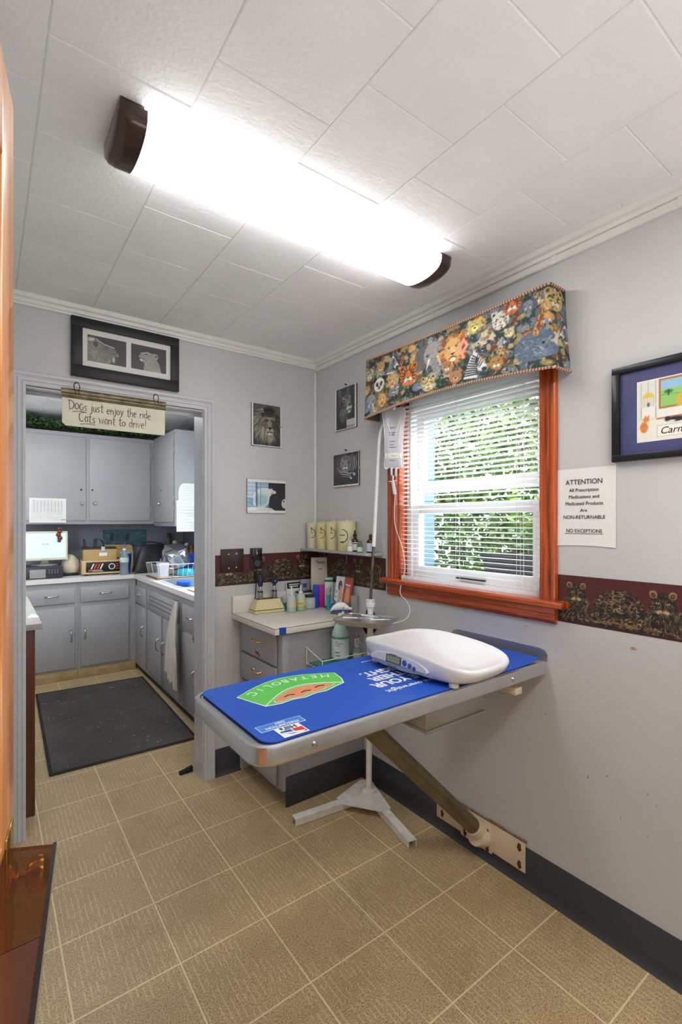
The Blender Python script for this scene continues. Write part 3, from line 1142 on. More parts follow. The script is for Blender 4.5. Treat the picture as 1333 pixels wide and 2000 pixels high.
# ---- hanging sign
t = thing('hanging_sign', 'cream hand-lettered sign hanging from two wire hooks over the doorway', 'sign', (-1.199, -0.05, 1.874))
SX = BACK(-1.429, 1.874, -0.044)
SW, SH = 0.461, 0.170
CREAMB = M('cream_painted_board', (226, 222, 200), 0.6, var=.04, vscale=14, bump=.1)
pl = [(.014, 0), (SW - .004, 0), (SW, .004), (SW, .130), (0, .130), (0, .014)]
build('board', G().prism(pl, 0, .010, X=SX), CREAMB, t)
TIN = M('weathered_tin', (150, 138, 112), 0.42, 0.75, var=.35, vscale=30, bump=.3, bscale=80)
g = G()
sec = [(.128, .010), (.128, .0135), (.134, .019), (.141, .0145), (.146, .0135), (.152, .021), (.160, .0235), (.168, .018), (.172, .012), (.172, .010)]
g.rings([[SX @ Vector((x, y, z)) for y, z in sec] for x in (-.004, .45 * SW, SW + .003)])
build('moulding', g, TIN, t, angle=20)
INKB = M('brown_ink', (52, 44, 34), .7, var=.1)
GLY = {   # single-stroke letters, x-height .55, capital 1.0
    'D': (.62, [[(.05, 1), (.12, .02)], [(-.04, .94), (.25, .98), (.52, .75), (.56, .42), (.38, .10), (.08, .0)]]),
    'C': (.55, [[(.50, .88), (.30, 1.0), (.08, .78), (.02, .40), (.14, .06), (.36, .0), (.50, .12)]]),
    'o': (.44, [[(.20, .55), (.05, .42), (.05, .14), (.20, .0), (.35, .16), (.34, .42), (.20, .55)]]),
    'O': (.48, [[(.24, .68), (.05, .48), (.08, .12), (.24, .0), (.42, .18), (.40, .52), (.24, .68)]]),
    'G': (.48, [[(.40, .60), (.22, .68), (.05, .44), (.08, .10), (.26, .0), (.40, .10), (.40, .28), (.26, .28)]]),
    's': (.38, [[(.32, .50), (.18, .56), (.06, .42), (.28, .20), (.22, .02), (.03, .06)]]),
    'j': (.26, [[(.16, .58), (.17, -.12), (.08, -.26), (-.06, -.18)], [(.15, .78), (.17, .82)]]),
    'u': (.44, [[(.05, .55), (.06, .15), (.18, .0), (.32, .12), (.34, .55)], [(.34, .55), (.37, .0)]]),
    't': (.36, [[(.17, .92), (.15, .10), (.24, .0), (.33, .06)], [(.0, .62), (.34, .66)]]),
    'e': (.40, [[(.05, .28), (.34, .34), (.26, .54), (.10, .50), (.04, .20), (.16, .0), (.34, .08)]]),
    'n': (.44, [[(.05, .55), (.07, .0)], [(.07, .36), (.22, .55), (.33, .42), (.35, .0)]]),
    'y': (.42, [[(.04, .55), (.18, .10)], [(.36, .55), (.14, -.10), (.02, -.28)]]),
    'h': (.44, [[(.06, 1.0), (.07, .0)], [(.07, .34), (.22, .52), (.34, .40), (.35, .0)]]),
    'r': (.32, [[(.05, .55), (.07, .0)], [(.07, .34), (.18, .52), (.30, .50)]]),
    'i': (.20, [[(.08, .55), (.10, .0)], [(.08, .76), (.10, .79)]]),
    'd': (.44, [[(.33, .42), (.18, .54), (.04, .30), (.14, .0), (.32, .14)], [(.34, 1.0), (.36, .0)]]),
    'a': (.42, [[(.32, .46), (.16, .56), (.04, .28), (.14, .0), (.31, .14)], [(.32, .55), (.36, .0)]]),
    'w': (.58, [[(.03, .55), (.14, .0), (.26, .42), (.38, .0), (.50, .55)]]),
    'v': (.42, [[(.04, .55), (.18, .0), (.34, .55)]]),
    'p': (.42, [[(.06, .55), (.06, -.28)], [(.06, .44), (.24, .55), (.35, .34), (.22, .06), (.07, .12)]]),
    '.': (.20, [[(.06, .0), (.08, .03)]]), '!': (.24, [[(.16, .98), (.10, .24)], [(.06, .0), (.08, .03)]]), ' ': (.40, []),
}


def handwriting(s_, size, x, y, slope, seed):
    """one joined stroke mesh per word"""
    R_ = random.Random(seed)
    for word in s_.split(' '):
        g_ = G()
        for ch in word:
            adv, strokes = GLY[ch]
            jy = R_.uniform(-.05, .05)
            for st_ in strokes:
                pts = [SX @ Vector((x + px_ * size * .92, y + (py_ + jy) * size + slope * (x + px_ * size), .0106)) for px_, py_ in st_]
                g_.tube(pts, [.0013] + [.0016] * (len(pts) - 2) + [.0011], 6)
            x += adv * size * .92
        build('lettering', g_, INKB, t)
        x += .30 * size


handwriting('DOGs just enjoy the ride....', .0430, .026, .078, -.014, 1)
handwriting('Cats want to drive!', .0450, .068, .024, -.006, 2)
for pts in (((.042, .067, .0107), (.072, .072, .0107), (.102, .068, .0107)), ((.074, .012, .0107), (.104, .017, .0107), (.138, .014, .0107))):
    build('underline', G().tube([SX @ Vector(p) for p in pts], .0012, 6), INKB, t)
for hx in (.058, .414):
    pts = [SX @ Vector((hx + .012 * math.sin(a), .182 + .020 * math.cos(a), .020)) for a in np.linspace(2.6, -2.6, 18)]
    pts = [SX @ Vector((hx + .010, .150, .024))] + pts + [SX @ Vector((hx - .006, .152, .024))]
    g = G().tube(pts, .0018, 8)
    top = SX @ Vector((hx, .202, .020))
    g.tube([top, (top.x, -0.030, top.z + .006), (top.x, -0.0200, top.z + .004)], .0018, 8)
    build('hook', g, M('dark_iron', (40, 38, 36), 0.5, 0.7), t)

# ---- wall plates
DKBROWN = M('brown_wall_plate', (58, 36, 36), 0.35, var=.05)
t = thing('wall_plate', 'square dark brown blank wall plate with four screws', 'wall plate', (-0.576, 0, 1.141))
X = BACK(-0.646, 1.141)
build('plate', G().box(0, .140, 0, .133, 0.0005, .008, .003, X=X), DKBROWN, t)
for a, b_ in ((.046, .103), (.094, .105), (.047, .024), (.093, .027)):
    build('screw', G().lathe([(.0042, 0), (.0042, .0012), (.002, .002)], n=14, X=X @ Matrix.Translation((a, b_, .0082))), M('screw_white', (220, 220, 214), .35, .3, var=0), t)
t = thing('wall_outlet', 'dark brown outlet plate with a black plug and cover', 'outlet', (-0.427, 0, 1.148))
X = BACK(-0.465, 1.148)
build('plate', G().box(0, .078, 0, .126, 0.0005, .008, .003, X=X), DKBROWN, t)
BLKP = M('black_plastic', (26, 27, 32), .32, var=.05)
build('cover', G().box(.008, .070, .056, .122, .008, .022, .008, X=X), M('glossy_dark_plastic', (34, 34, 42), .12, var=.1, coat=.6), t)
g = G().lathe([(.022, 0), (.022, .012), (.017, .017)], n=24, X=X @ Matrix.Translation((.041, .036, .008)))
for q in (-.007, .007):
    g.box(.041 + q - .0012, .041 + q + .0012, .036, .046, .0249, .0256, X=X)
build('receptacle', g, M('receptacle_grey', (64, 64, 74), .35), t)

# ---- notice
t = thing('paper_notice', 'white printed notice sheet taped right of the window, headed ATTENTION', 'notice', (0, -1.724, 1.341))
X = RIGHT(-1.618, 1.341)
W_, H_ = .217, .279
build('sheet', G().slab(lambda u, v: X @ Vector((u * W_, v * H_ + .004 * (1 - v) * math.sin(u * 3.1), .0014 + .0010 * (1 - v) ** 4 + .0008 * u ** 6 * (1 - v))), 14, 14, (-.0004, 0, 0)), WHITEP, t)
for s, sz, py_, sx_ in (('ATTENTION', .0255, .222, .92), ('All Prescription', .0175, .196, .95), ('Medications and', .0175, .172, .95),
                        ('Medicated Products', .0175, .148, .95), ('Are', .0170, .124, .95), ('NON-RETURNABLE', .0180, .099, .95), ('NO EXCEPTIONS', .0180, .050, .92)):
    text('lettering', s, sz, X @ Matrix.Translation((W_ / 2, py_, .0034)), INK, t, depth=.0002, sx=sx_)
build('underline', G().box(.040, .175, .0455, .0468, .0032, .0036, X=X), INK, t)

# ---- framed cartoon
def cartoon():
    c = Canvas(120, 96, (238, 234, 220), 21)
    K = (44, 44, 50)
    A = c.asp
    c.poly([(.02, .34), (.28, .34), (.28, .97), (.02, .97)], (226, 226, 212))
    for x in (.06, .16, .26):
        c.seg((x, .6), (x, .97), .004, (120, 160, 190))
    c.poly([(.30, .50), (.80, .50), (.80, .98), (.30, .98)], (176, 112, 60))
    c.poly([(.33, .53), (.78, .53), (.78, .95), (.33, .95)], (150, 206, 110))
    c.poly([(.33, .80), (.78, .80), (.78, .95), (.33, .95)], (156, 196, 226))
    c.ell(.43, .76, .06, .03, (70, 130, 70))
    c.seg((.43, .70), (.43, .78), .008, K)
    c.seg((.33, .72), (.78, .70), .004, (90, 120, 80))
    # bird cage
    c.ell(.16, .74, .075, .05, (232, 200, 70))
    c.poly([(.09, .52), (.23, .52), (.23, .72), (.09, .72)], (236, 232, 210))
    for k in range(6):
        c.seg((.09 + .028 * k, .52), (.09 + .028 * k, .73), .003, (150, 130, 80))
    c.ell(.16, .60, .02, .035, (90, 110, 120))
    # yellow dog in the window
    c.ell(.62, .60, .085, .12, (222, 178, 72))
    c.ell(.67, .76, .06, .055, (226, 184, 80))
    c.ell(.71, .74, .035, .025, (226, 184, 80))
    c.ell(.73, .745, .01, .01, K)
    c.ell(.63, .76, .02, .05, (186, 132, 50))
    c.ell(.675, .78, .007, .008, K)
    c.line([(.55, .52), (.48, .46), (.46, .50)], .014, (214, 168, 64))
    c.ell(.80, .80, .05, .06, (236, 236, 236))
    c.ell(.84, .83, .016, .016, (196, 40, 40))
    # counter
    c.poly([(.30, .36), (.86, .36), (.86, .50), (.30, .50)], (240, 238, 230))
    c.seg((.28, .35), (.9, .37), .012, (196, 106, 60))
    c.poly([(.86, .36), (A, .36), (A, .62), (.86, .62)], (206, 216, 214))
    c.ell(1.02, .70, .10, .16, (120, 170, 210))
    c.poly([(.06, .38), (.26, .38), (.26, .56), (.06, .56)], (240, 238, 230))
    for x in (.06, .26):
        c.seg((x, .38), (x, .56), .003, K)
    # red cat, black cat, blue bird
    c.ell(.10, .24, .055, .09, (220, 132, 64))
    c.ell(.13, .36, .045, .04, (224, 140, 74))
    c.poly([(.10, .39), (.12, .44), (.135, .39)], (220, 132, 64))
    c.poly([(.14, .39), (.17, .44), (.17, .38)], (220, 132, 64))
    c.ell(.52, .31, .13, .04, (34, 36, 44))
    c.ell(.42, .33, .04, .035, (34, 36, 44))
    c.ell(.47, .285, .05, .018, (226, 226, 226))
    c.line([(.64, .31), (.72, .30), (.76, .27)], .010, (34, 36, 44))
    c.ell(.90, .30, .05, .035, (70, 150, 200))
    c.poly([(.28, .06), (A, .06), (A, .24), (.28, .24)], (244, 240, 228))
    c.line([(A, .24), (.28, .24), (.28, .06), (A, .06)], .003, (140, 140, 140))
    return c.grain(3)


t = thing('picture_frame', 'black framed cartoon of pets with a blue mat, right end of window wall', 'picture', (0, -2.06, 1.628))
X = RIGHT(-1.830, 1.628)
FW, FH = .46, .312
g = G()
for (a, b_, c, d) in ((0, FW, 0, .022), (0, FW, FH - .022, FH), (0, .024, .022, FH - .022), (FW - .024, FW, .022, FH - .022)):
    g.box(a, b_, c, d, 0.0, 0.024, 0.0015, X=X)
build('frame', g, M('black_lacquer', (24, 24, 28), .3, var=.1), t)
build('mat_board', G().box(.024, FW - .024, .022, FH - .022, .003, .012, X=X), M('blue_mat_board', (74, 76, 122), .35, var=.10, vscale=14), t)
build('back_board', G().box(.004, FW - .004, .004, FH - .004, .0003, .0028, X=X), M('hardboard'), t)
paint('drawing', cartoon(), flat(X @ Matrix.Translation((.074, .056, .0126)), .26, .196), t, PRINTG)
text('lettering', 'Carmen La', .030, X @ Matrix.Translation((.140, .076, .0130)), INK, t, align='LEFT', depth=.0002, shear=.25)

# ---- chipped paint on the window wall
CHIP = M('bare_plaster_chip', (196, 130, 92), .8, var=.2, vscale=60)
g = G()
for (y, z, w_, h_) in ((-1.887, 1.014, .016, .007), (-1.74, .53, .003, .010), (-1.805, .56, .003, .006), (-1.93, .555, .003, .006), (-1.955, .53, .003, .005),
                       (-1.85, .44, .003, .005), (-1.93, .42, .004, .004), (-1.50, 1.02, .005, .004), (-1.40, .62, .004, .006), (-1.58, .70, .003, .006)):
    pts = [(w_ * math.cos(a) * (.6 + .4 * math.sin(3 * a + y * 9)), h_ * math.sin(a) * (.7 + .3 * math.cos(5 * a))) for a in np.linspace(0, 2 * PI, 13)[:-1]]
    g.prism(pts, .0002, .0008, X=RIGHT(y, z))
o = build('trim_7', g, CHIP)
o['kind'] = 'structure'

# ================================================================ CEILING LIGHT
t = thing('ceiling_light', 'long white fluorescent ceiling light with bronze end caps', 'ceiling light', (-0.853, -1.26, 2.45))
DIFF = bpy.data.materials.new('lit_diffuser')
DIFF.use_nodes = True
_d = NT(DIFF)
_d.bsdf.inputs['Base Color'].default_value = (.9, .9, .9, 1)
_d.bsdf.inputs['Emission Color'].default_value = (1.0, 0.988, 0.97, 1)
_d.bsdf.inputs['Emission Strength'].default_value = LAMP_STRENGTH
LX0, LX1, LY, LH = -1.455, -0.262, -1.252, 0.105
sec = [(LH * math.cos(a) * (1.0), -0.060 * abs(math.sin(a)) ** .62) for a in np.linspace(0, PI, 25)]


def lamp_ring(x, k=1.0, kz=1.0):
    return [(x, LY + y * k, 2.436 + z * kz) for y, z in sec]


BRONZE = M('bronze_end_cap', (70, 50, 44), .3, .35, var=.08, coat=.4)
build('housing', G().box(LX0 + .02, LX1 - .02, LY - .09, LY + .09, 2.437, 2.4495, .002), M('housing_white', (222, 222, 218), .4), t)
build('diffuser', G().rings([lamp_ring(LX0 + .062, .985, .98), lamp_ring(-.85, .985, .98), lamp_ring(LX1 - .062, .985, .98)]), DIFF, t)
for s, x in ((1, LX0), (-1, LX1)):
    rs = [lamp_ring(x + s * .066), lamp_ring(x + s * .030), lamp_ring(x + s * .012, .97, .93), lamp_ring(x + s * .003, .90, .78), lamp_ring(x, .75, .5)]
    g = G().rings(rs)
    g.box(min(x + s * .004, x + s * .06), max(x + s * .004, x + s * .06), LY - .098, LY + .098, 2.434, 2.4495, .002)
    build('end_cap', g, BRONZE, t)

# ================================================================ BLIND
t = thing('window_blind', 'white aluminium venetian blind with open slats in the wooden window', 'blind', (0.012, -1.167, 1.14))
SLAT = M('white_slat', (250, 250, 251), .35, var=0)
_s = NT(SLAT)
_tl = _s.n('ShaderNodeBsdfTranslucent')
_tl.inputs['Color'].default_value = (.96, .96, .97, 1)
_ms = _s.n('ShaderNodeMixShader')
_ms.inputs[0].default_value = .72
_s.l(_s.bsdf.outputs[0], _ms.inputs[1])
_s.l(_tl.outputs[0], _ms.inputs[2])
_s.l(_ms.outputs[0], _s.t.nodes['Material Output'].inputs['Surface'])
BY0, BY1 = -1.546, -0.786
NSL = 40
for k in range(NSL):
    zc = 1.168 + .0216 * k
    tl = math.radians(-9 - 7 * (k / NSL))
    g = G()
    prof = [(-.0125 + .025 * q / 6, .0022 * (1 - (q / 3 - 1) ** 2)) for q in range(7)]
    rot = [(a * math.cos(tl) - b_ * math.sin(tl), a * math.sin(tl) + b_ * math.cos(tl)) for a, b_ in prof]
    rot2 = [(a, b_ - .0005) for a, b_ in rot][::-1]
    dz = random.uniform(-.0007, .0007)
    g.rings([[(.014 + a, y, zc + b_ + dz) for a, b_ in rot + rot2] for y in (BY0, BY1)])
    build('slat', g, SLAT, t, angle=60)
build('head_rail', G().box(.0, .030, BY0 - .004, BY1 + .004, 2.036, 2.060, .002), SLAT, t)
build('bottom_rail', G().box(.001, .027, BY0, BY1, 1.1385, 1.156, .005), SLAT, t)
CORD = M('white_cord', (232, 232, 230), .7, var=0)
for y in (BY0 + .09, (BY0 + BY1) / 2 + .02, BY1 - .09):
    build('ladder_cord', G().tube([(.0008, y, 1.155), (.0008, y, 2.037)], .0008, 6).tube([(.0272, y, 1.155), (.0272, y, 2.037)], .0008, 6), CORD, t)
build('tilt_wand', G().tube([(-.006, BY1 - .075, 2.04), (-.008, BY1 - .075, 1.50)], .0035, 8), M('clear_wand', (220, 224, 226), .15, trans=.4, var=0), t)
g = G().tube([(-.003, BY0 + .05, 2.04), (-.003, BY0 + .052, 1.60)], .001, 6).tube([(-.003, BY0 + .056, 2.04), (-.003, BY0 + .056, 1.20)], .001, 6)
g.lathe([(.003, 0), (.005, .012), (.003, .022)], (-.003, BY0 + .056, 1.18), 10)
build('pull_cord', g, CORD, t)


# ================================================================ VALANCE
def animals():
    c = Canvas(360, 96, (44, 58, 52), 31)
    R = c.r
    A = c.asp
    pal = [(58, 84, 120), (40, 64, 44), (150, 92, 48), (96, 110, 122), (176, 148, 92), (112, 56, 36), (38, 44, 58), (204, 186, 140), (70, 104, 62), (140, 140, 146)]
    for _ in range(420):
        x, y = R.uniform(0, A), R.uniform(0, 1)
        c.ell(x, y, R.uniform(.03, .11), R.uniform(.02, .07), R.choice(pal), R.uniform(0, 3), soft=R.uniform(.1, .5), al=.85)
    # a crowd of small half-hidden faces and fur in the gaps
    for _ in range(900):
        x, y, a = R.uniform(0, A), R.uniform(0, 1), R.uniform(0, 6.28)
        c.seg((x, y), (x + .045 * math.cos(a), y + .045 * math.sin(a)), .009, R.choice([(196, 172, 124), (150, 156, 166), (222, 206, 168), (120, 96, 66), (96, 116, 146), (206, 196, 178), (176, 118, 72)]), .75, .003)
    # leaves between them
    for _ in range(120):
        x, y, a = R.uniform(0, A), R.uniform(0, 1), R.uniform(0, 6.28)
        c.seg((x, y), (x + .07 * math.cos(a), y + .07 * math.sin(a)), .014, R.choice([(50, 96, 56), (34, 66, 44), (86, 128, 74), (24, 36, 40)]), .85, .002)

    def eyes(x, y, s, d=.3, col=(20, 18, 16)):
        for q in (-1, 1):
            c.ell(x + q * d * s, y, .09 * s, .07 * s, col)
            c.ell(x + q * d * s + .02 * s, y + .02 * s, .025 * s, .025 * s, (240, 236, 220))

    def cat(x, y, s, base, cols, stripes=False, spots=False):
        for q in (-1, 1):
            c.ell(x + q * .62 * s, y + .68 * s, .26 * s, .28 * s, base)
            c.ell(x + q * .62 * s, y + .68 * s, .14 * s, .16 * s, (60, 44, 36))
        c.ell(x, y, .80 * s, .85 * s, base)
        c.rays(50, (x, y), .5 * s, .95 * s, .05 * s, cols, .7)
        if stripes:
            for q in (-1, 1):
                for k in range(6):
                    a = -.6 + .38 * k
                    c.seg((x + q * .42 * s * math.cos(a), y + .45 * s * math.sin(a)), (x + q * .82 * s * math.cos(a), y + .85 * s * math.sin(a)), .06 * s, (30, 22, 18), .95, .02 * s)
        if spots:
            for _ in range(34):
                a, k = R.uniform(0, 6.28), R.uniform(.25, .8)
                c.ell(x + k * s * math.cos(a), y + k * s * math.sin(a), .05 * s, .05 * s, (40, 34, 24))
        eyes(x, y + .18 * s, s)
        for q in (-1, 1):
            c.ell(x + q * .17 * s, y - .35 * s, .24 * s, .2 * s, (236, 226, 204), soft=.3)
        c.poly([(x - .14 * s, y - .14 * s), (x + .14 * s, y - .14 * s), (x, y - .3 * s)], (110, 58, 50))
        c.line([(x - .2 * s, y - .5 * s), (x, y - .42 * s), (x + .2 * s, y - .5 * s)], .03 * s, (60, 40, 34))

    def lion(x, y, s, mane):
        c.fur(230, (x, y, .75 * s, .85 * s), lambda px_, py_: math.atan2(py_ - y + .1 * s, px_ - x), .42 * s, .055 * s, mane, .9, .45)
        c.ell(x, y - .05 * s, .58 * s, .72 * s, (222, 176, 112), soft=.15)
        eyes(x, y + .12 * s, s * .8)
        c.poly([(x - .13 * s, y + .1 * s), (x + .13 * s, y + .1 * s), (x + .17 * s, y - .3 * s), (x - .17 * s, y - .3 * s)], (236, 200, 146), .8)
        c.poly([(x - .17 * s, y - .26 * s), (x + .17 * s, y - .26 * s), (x, y - .42 * s)], (84, 46, 40))
        c.line([(x - .25 * s, y - .6 * s), (x, y - .48 * s), (x + .25 * s, y - .6 * s)], .035 * s, (90, 56, 40))
        c.ell(x, y - .68 * s, .2 * s, .12 * s, (240, 226, 196), soft=.3)

    def panda(x, y, s):
        for q in (-1, 1):
            c.ell(x + q * .66 * s, y + .66 * s, .28 * s, .28 * s, (20, 20, 22))
        c.ell(x, y, .85 * s, .82 * s, (234, 230, 216), soft=.1)
        for q in (-1, 1):
            c.ell(x + q * .34 * s, y + .08 * s, .2 * s, .27 * s, (22, 22, 24), q * -.5)
            c.ell(x + q * .32 * s, y + .12 * s, .05 * s, .05 * s, (230, 230, 230))
        c.ell(x, y - .28 * s, .16 * s, .11 * s, (24, 24, 26))
        c.line([(x - .2 * s, y - .5 * s), (x, y - .44 * s), (x + .2 * s, y - .5 * s)], .04 * s, (40, 40, 40))

    def zebra(x, y, s, d=1):
        c.poly([(x - d * .9 * s, y - .9 * s), (x - d * .3 * s, y + .6 * s), (x + d * .15 * s, y + .7 * s), (x + d * .75 * s, y - .3 * s), (x + d * .7 * s, y - .62 * s), (x + d * .3 * s, y - .6 * s), (x, y - .25 * s), (x + d * .1 * s, y - 1.0 * s)], (226, 226, 228))
        for k in range(9):
            f = k / 8
            c.seg((x - d * (.85 - .7 * f) * s, y + (-.7 + 1.3 * f) * s), (x + d * (.05 + .1 * f) * s, y + (-.75 + 1.05 * f) * s), .045 * s, (22, 22, 28), .95)
        for k in range(4):
            f = k / 4
            c.seg((x + d * (.2 + .4 * f) * s, y + (.55 - .7 * f) * s), (x + d * (.02 + .3 * f) * s, y + (.05 - .5 * f) * s), .035 * s, (22, 22, 28), .95)
        c.ell(x + d * .58 * s, y - .5 * s, .18 * s, .13 * s, (44, 44, 48))
        c.ell(x + d * .18 * s, y + .3 * s, .06 * s, .06 * s, (14, 14, 14))
        c.poly([(x - d * .2 * s, y + .6 * s), (x - d * .1 * s, y + 1.0 * s), (x + d * .1 * s, y + .66 * s)], (220, 220, 220))

    def elephant(x, y, s, col=(150, 154, 160)):
        dk = tuple(k * .68 for k in col)
        for q in (-1, 1):
            c.ell(x + q * .75 * s, y + .15 * s, .5 * s, .7 * s, dk, q * .2, soft=.1)
        c.ell(x, y + .2 * s, .62 * s, .68 * s, col, soft=.1)
        c.line([(x, y), (x + .05 * s, y - .5 * s), (x + .2 * s, y - .9 * s), (x + .05 * s, y - 1.15 * s), (x - .15 * s, y - 1.0 * s)], .17 * s, col)
        for k in range(7):
            c.seg((x - .12 * s, y - (.1 + .12 * k) * s), (x + .2 * s, y - (.13 + .12 * k) * s), .02 * s, dk, .8)
        eyes(x, y + .18 * s, s, .38)
        for q in (-1, 1):
            c.seg((x + q * .28 * s, y - .1 * s), (x + q * .45 * s, y - .6 * s), .07 * s, (240, 234, 214), 1, .02 * s)

    def bear(x, y, s, col):
        for q in (-1, 1):
            c.ell(x + q * .6 * s, y + .62 * s, .25 * s, .25 * s, col)
        c.ell(x, y, .8 * s, .78 * s, col, soft=.12)
        c.rays(50, (x, y), .4 * s, .9 * s, .04 * s, [tuple(k * .75 for k in col), tuple(min(255, k * 1.2) for k in col)], .6)
        c.ell(x, y - .25 * s, .35 * s, .28 * s, tuple(min(255, k * 1.3) for k in col), soft=.2)
        c.ell(x, y - .16 * s, .13 * s, .09 * s, (24, 20, 20))
        eyes(x, y + .15 * s, s * .8)

    def ram(x, y, s):
        c.poly([(x - .5 * s, y + .5 * s), (x + .2 * s, y + .6 * s), (x + .8 * s, y - .2 * s), (x + .6 * s, y - .5 * s), (x + .1 * s, y - .3 * s), (x - .5 * s, y - .8 * s)], (214, 190, 160))
        for k in range(14):
            a = 2.4 - .33 * k
            r = (.75 - .03 * k) * s
            c.ell(x - .25 * s + r * math.cos(a), y + .25 * s + r * math.sin(a), .15 * s, .15 * s, (172, 152, 110) if k % 2 else (124, 106, 76))
        eyes(x + .3 * s, y + .25 * s, s * .7, .1)
        c.ell(x + .68 * s, y - .34 * s, .1 * s, .07 * s, (90, 60, 54))

    def giraffe(x, y, s):
        c.line([(x - .5 * s, y - 1.2 * s), (x, y)], .22 * s, (216, 160, 92))
        c.line([(x, y), (x + .6 * s, y - .3 * s)], .22 * s, (216, 160, 92))
        for _ in range(26):
            f = R.random()
            c.ell(x - .5 * s * f + R.gauss(0, .1) * s, y - 1.2 * s * f + R.gauss(0, .1) * s, .07 * s, .09 * s, (130, 66, 34), R.uniform(0, 3))
        eyes(x + .1 * s, y + .08 * s, s * .7, .2)
        for q in (-.1, .12):
            c.seg((x + q * s, y + .1 * s), (x + q * s, y + .45 * s), .05 * s, (120, 70, 40))

    def rhino(x, y, s, col=(104, 116, 130)):
        c.ell(x, y, 1.0 * s, .7 * s, col, .2, soft=.1)
        c.ell(x + .6 * s, y - .2 * s, .5 * s, .42 * s, tuple(k * 1.15 for k in col), soft=.1)
        c.poly([(x + .75 * s, y + .05 * s), (x + 1.25 * s, y + .75 * s), (x + 1.05 * s, y - .1 * s)], (214, 206, 186))
        c.fur(70, (x, y, .8 * s, .5 * s), -.5, .30 * s, .03 * s, [(70, 84, 100), (150, 162, 174), (52, 62, 76), (190, 198, 206)], .6, .5)
        c.ell(x + .45 * s, y + .05 * s, .07 * s, .06 * s, (16, 16, 18))

    for _ in range(46):
        x, y, s_ = R.uniform(0, A), R.uniform(.05, .95), R.uniform(.07, .11)
        k = R.randint(0, 5)
        if k == 0:
            bear(x, y, s_, R.choice([(176, 140, 96), (120, 92, 66), (206, 190, 150)]))
        elif k == 1:
            cat(x, y, s_, R.choice([(206, 186, 130), (190, 150, 96)]), [(222, 206, 160), (150, 120, 76)], spots=True)
        elif k == 2:
            elephant(x, y, s_, R.choice([(150, 156, 166), (126, 136, 152)]))
        elif k == 3:
            rhino(x, y, s_, (126, 138, 154))
        elif k == 4:
            lion(x, y, s_, [(196, 156, 90), (150, 104, 54), (226, 196, 140)])
        else:
            zebra(x, y, s_, R.choice([-1, 1]))
    LM = [(214, 130, 60), (176, 92, 40), (232, 168, 96), (142, 70, 34)]
    rhino(3.28, .30, .26, (92, 108, 128))
    elephant(1.78, .60, .30, (158, 158, 156))
    elephant(.42, .20, .19, (150, 156, 166))
    rhino(.24, .16, .14, (120, 132, 148))
    lion(2.12, .62, .26, LM)
    lion(.93, .46, .15, [(206, 176, 110), (176, 146, 84), (228, 204, 150)])
    lion(.70, .20, .16, [(150, 120, 60), (120, 94, 50), (190, 160, 90)])
    cat(1.28, .44, .21, (214, 122, 60), [(226, 150, 84), (176, 90, 44), (240, 190, 130)], stripes=True)
    cat(1.68, .17, .15, (214, 196, 138), [(196, 172, 110), (236, 222, 180)], spots=True)
    cat(.36, .72, .13, (196, 190, 150), [(220, 214, 180), (160, 150, 110)], spots=True)
    cat(2.86, .78, .15, (218, 214, 200), [(236, 232, 220), (180, 172, 160)], spots=True)
    cat(3.56, .82, .15, (196, 176, 110), [(214, 196, 140), (150, 130, 80)], spots=True)
    cat(2.78, .20, .12, (176, 130, 70), [(196, 150, 90), (140, 96, 50)])
    cat(3.02, .93, .15, (206, 110, 60), [(226, 150, 84), (150, 70, 34)], stripes=True)
    panda(.62, .48, .145)
    panda(.07, .60, .09)
    bear(2.16, .15, .13, (170, 128, 88))
    bear(.64, .78, .12, (186, 150, 106))
    bear(2.48, .84, .14, (204, 186, 110))
    zebra(2.48, .27, .22)
    zebra(.93, .76, .17)
    zebra(3.70, .46, .12, -1)
    ram(2.66, .62, .17)
    giraffe(3.40, .66, .17)
    giraffe(.24, .48, .13)
    giraffe(1.16, .80, .14)
    # flamingo
    c.line([(2.28, .50), (2.36, .60), (2.30, .70), (2.24, .58), (2.30, .42)], .022, (232, 160, 140))
    # snakes of rope colour, bright highlights
    for _ in range(160):
        x, y, a = R.uniform(0, A), R.uniform(0, 1), R.uniform(0, 6.28)
        c.seg((x, y), (x + .05 * math.cos(a), y + .05 * math.sin(a)), .005, R.choice([(236, 226, 196), (190, 70, 50), (28, 28, 34), (120, 150, 190), (216, 170, 90)]), .7)
    return c.grain(9)


t = thing('window_valance', 'padded valance printed with wild animals above the window blind', 'valance', (-0.055, -1.16, 1.97))
VY0, VY1 = -0.648, -1.655        # front edge, far and near


def val(u, v):
    """u runs along the wall end, front and near end; v upwards"""
    L1, L2, R = 0.085, 1.007, 0.024
    tot = L1 * 2 + L2
    s = u * tot
    fl = 0.022 * (1 - v) ** 1.5
    bow = .006 * math.sin(PI * min(1, max(0, (s - L1) / L2)))
    if s < L1:
        x, y = -(s / L1) * 0.108, VY0 + .012 + fl * .6
        zz = 0
    elif s > L1 + L2:
        x, y = -(1 - (s - L1 - L2) / L1) * 0.108, VY1 - .004 - fl
        zz = 0
    else:
        f = (s - L1) / L2
        x, y = -0.108 - bow, VY0 + (VY1 - VY0) * f + fl * .6 * (1 - f) - fl * f
        zz = math.sin(PI * f)
    x -= fl * .3 * (1 if L1 < s < L1 + L2 else .0)
    zb, zt = 1.975 + .030 * zz - .004, 2.272 - .030 * zz * .35
    x = min(x, -.003)
    x -= .004 * math.sin(PI * v) * (1 if L1 < s < L1 + L2 else 0)
    return (x, y, zb + (zt - zb) * v)


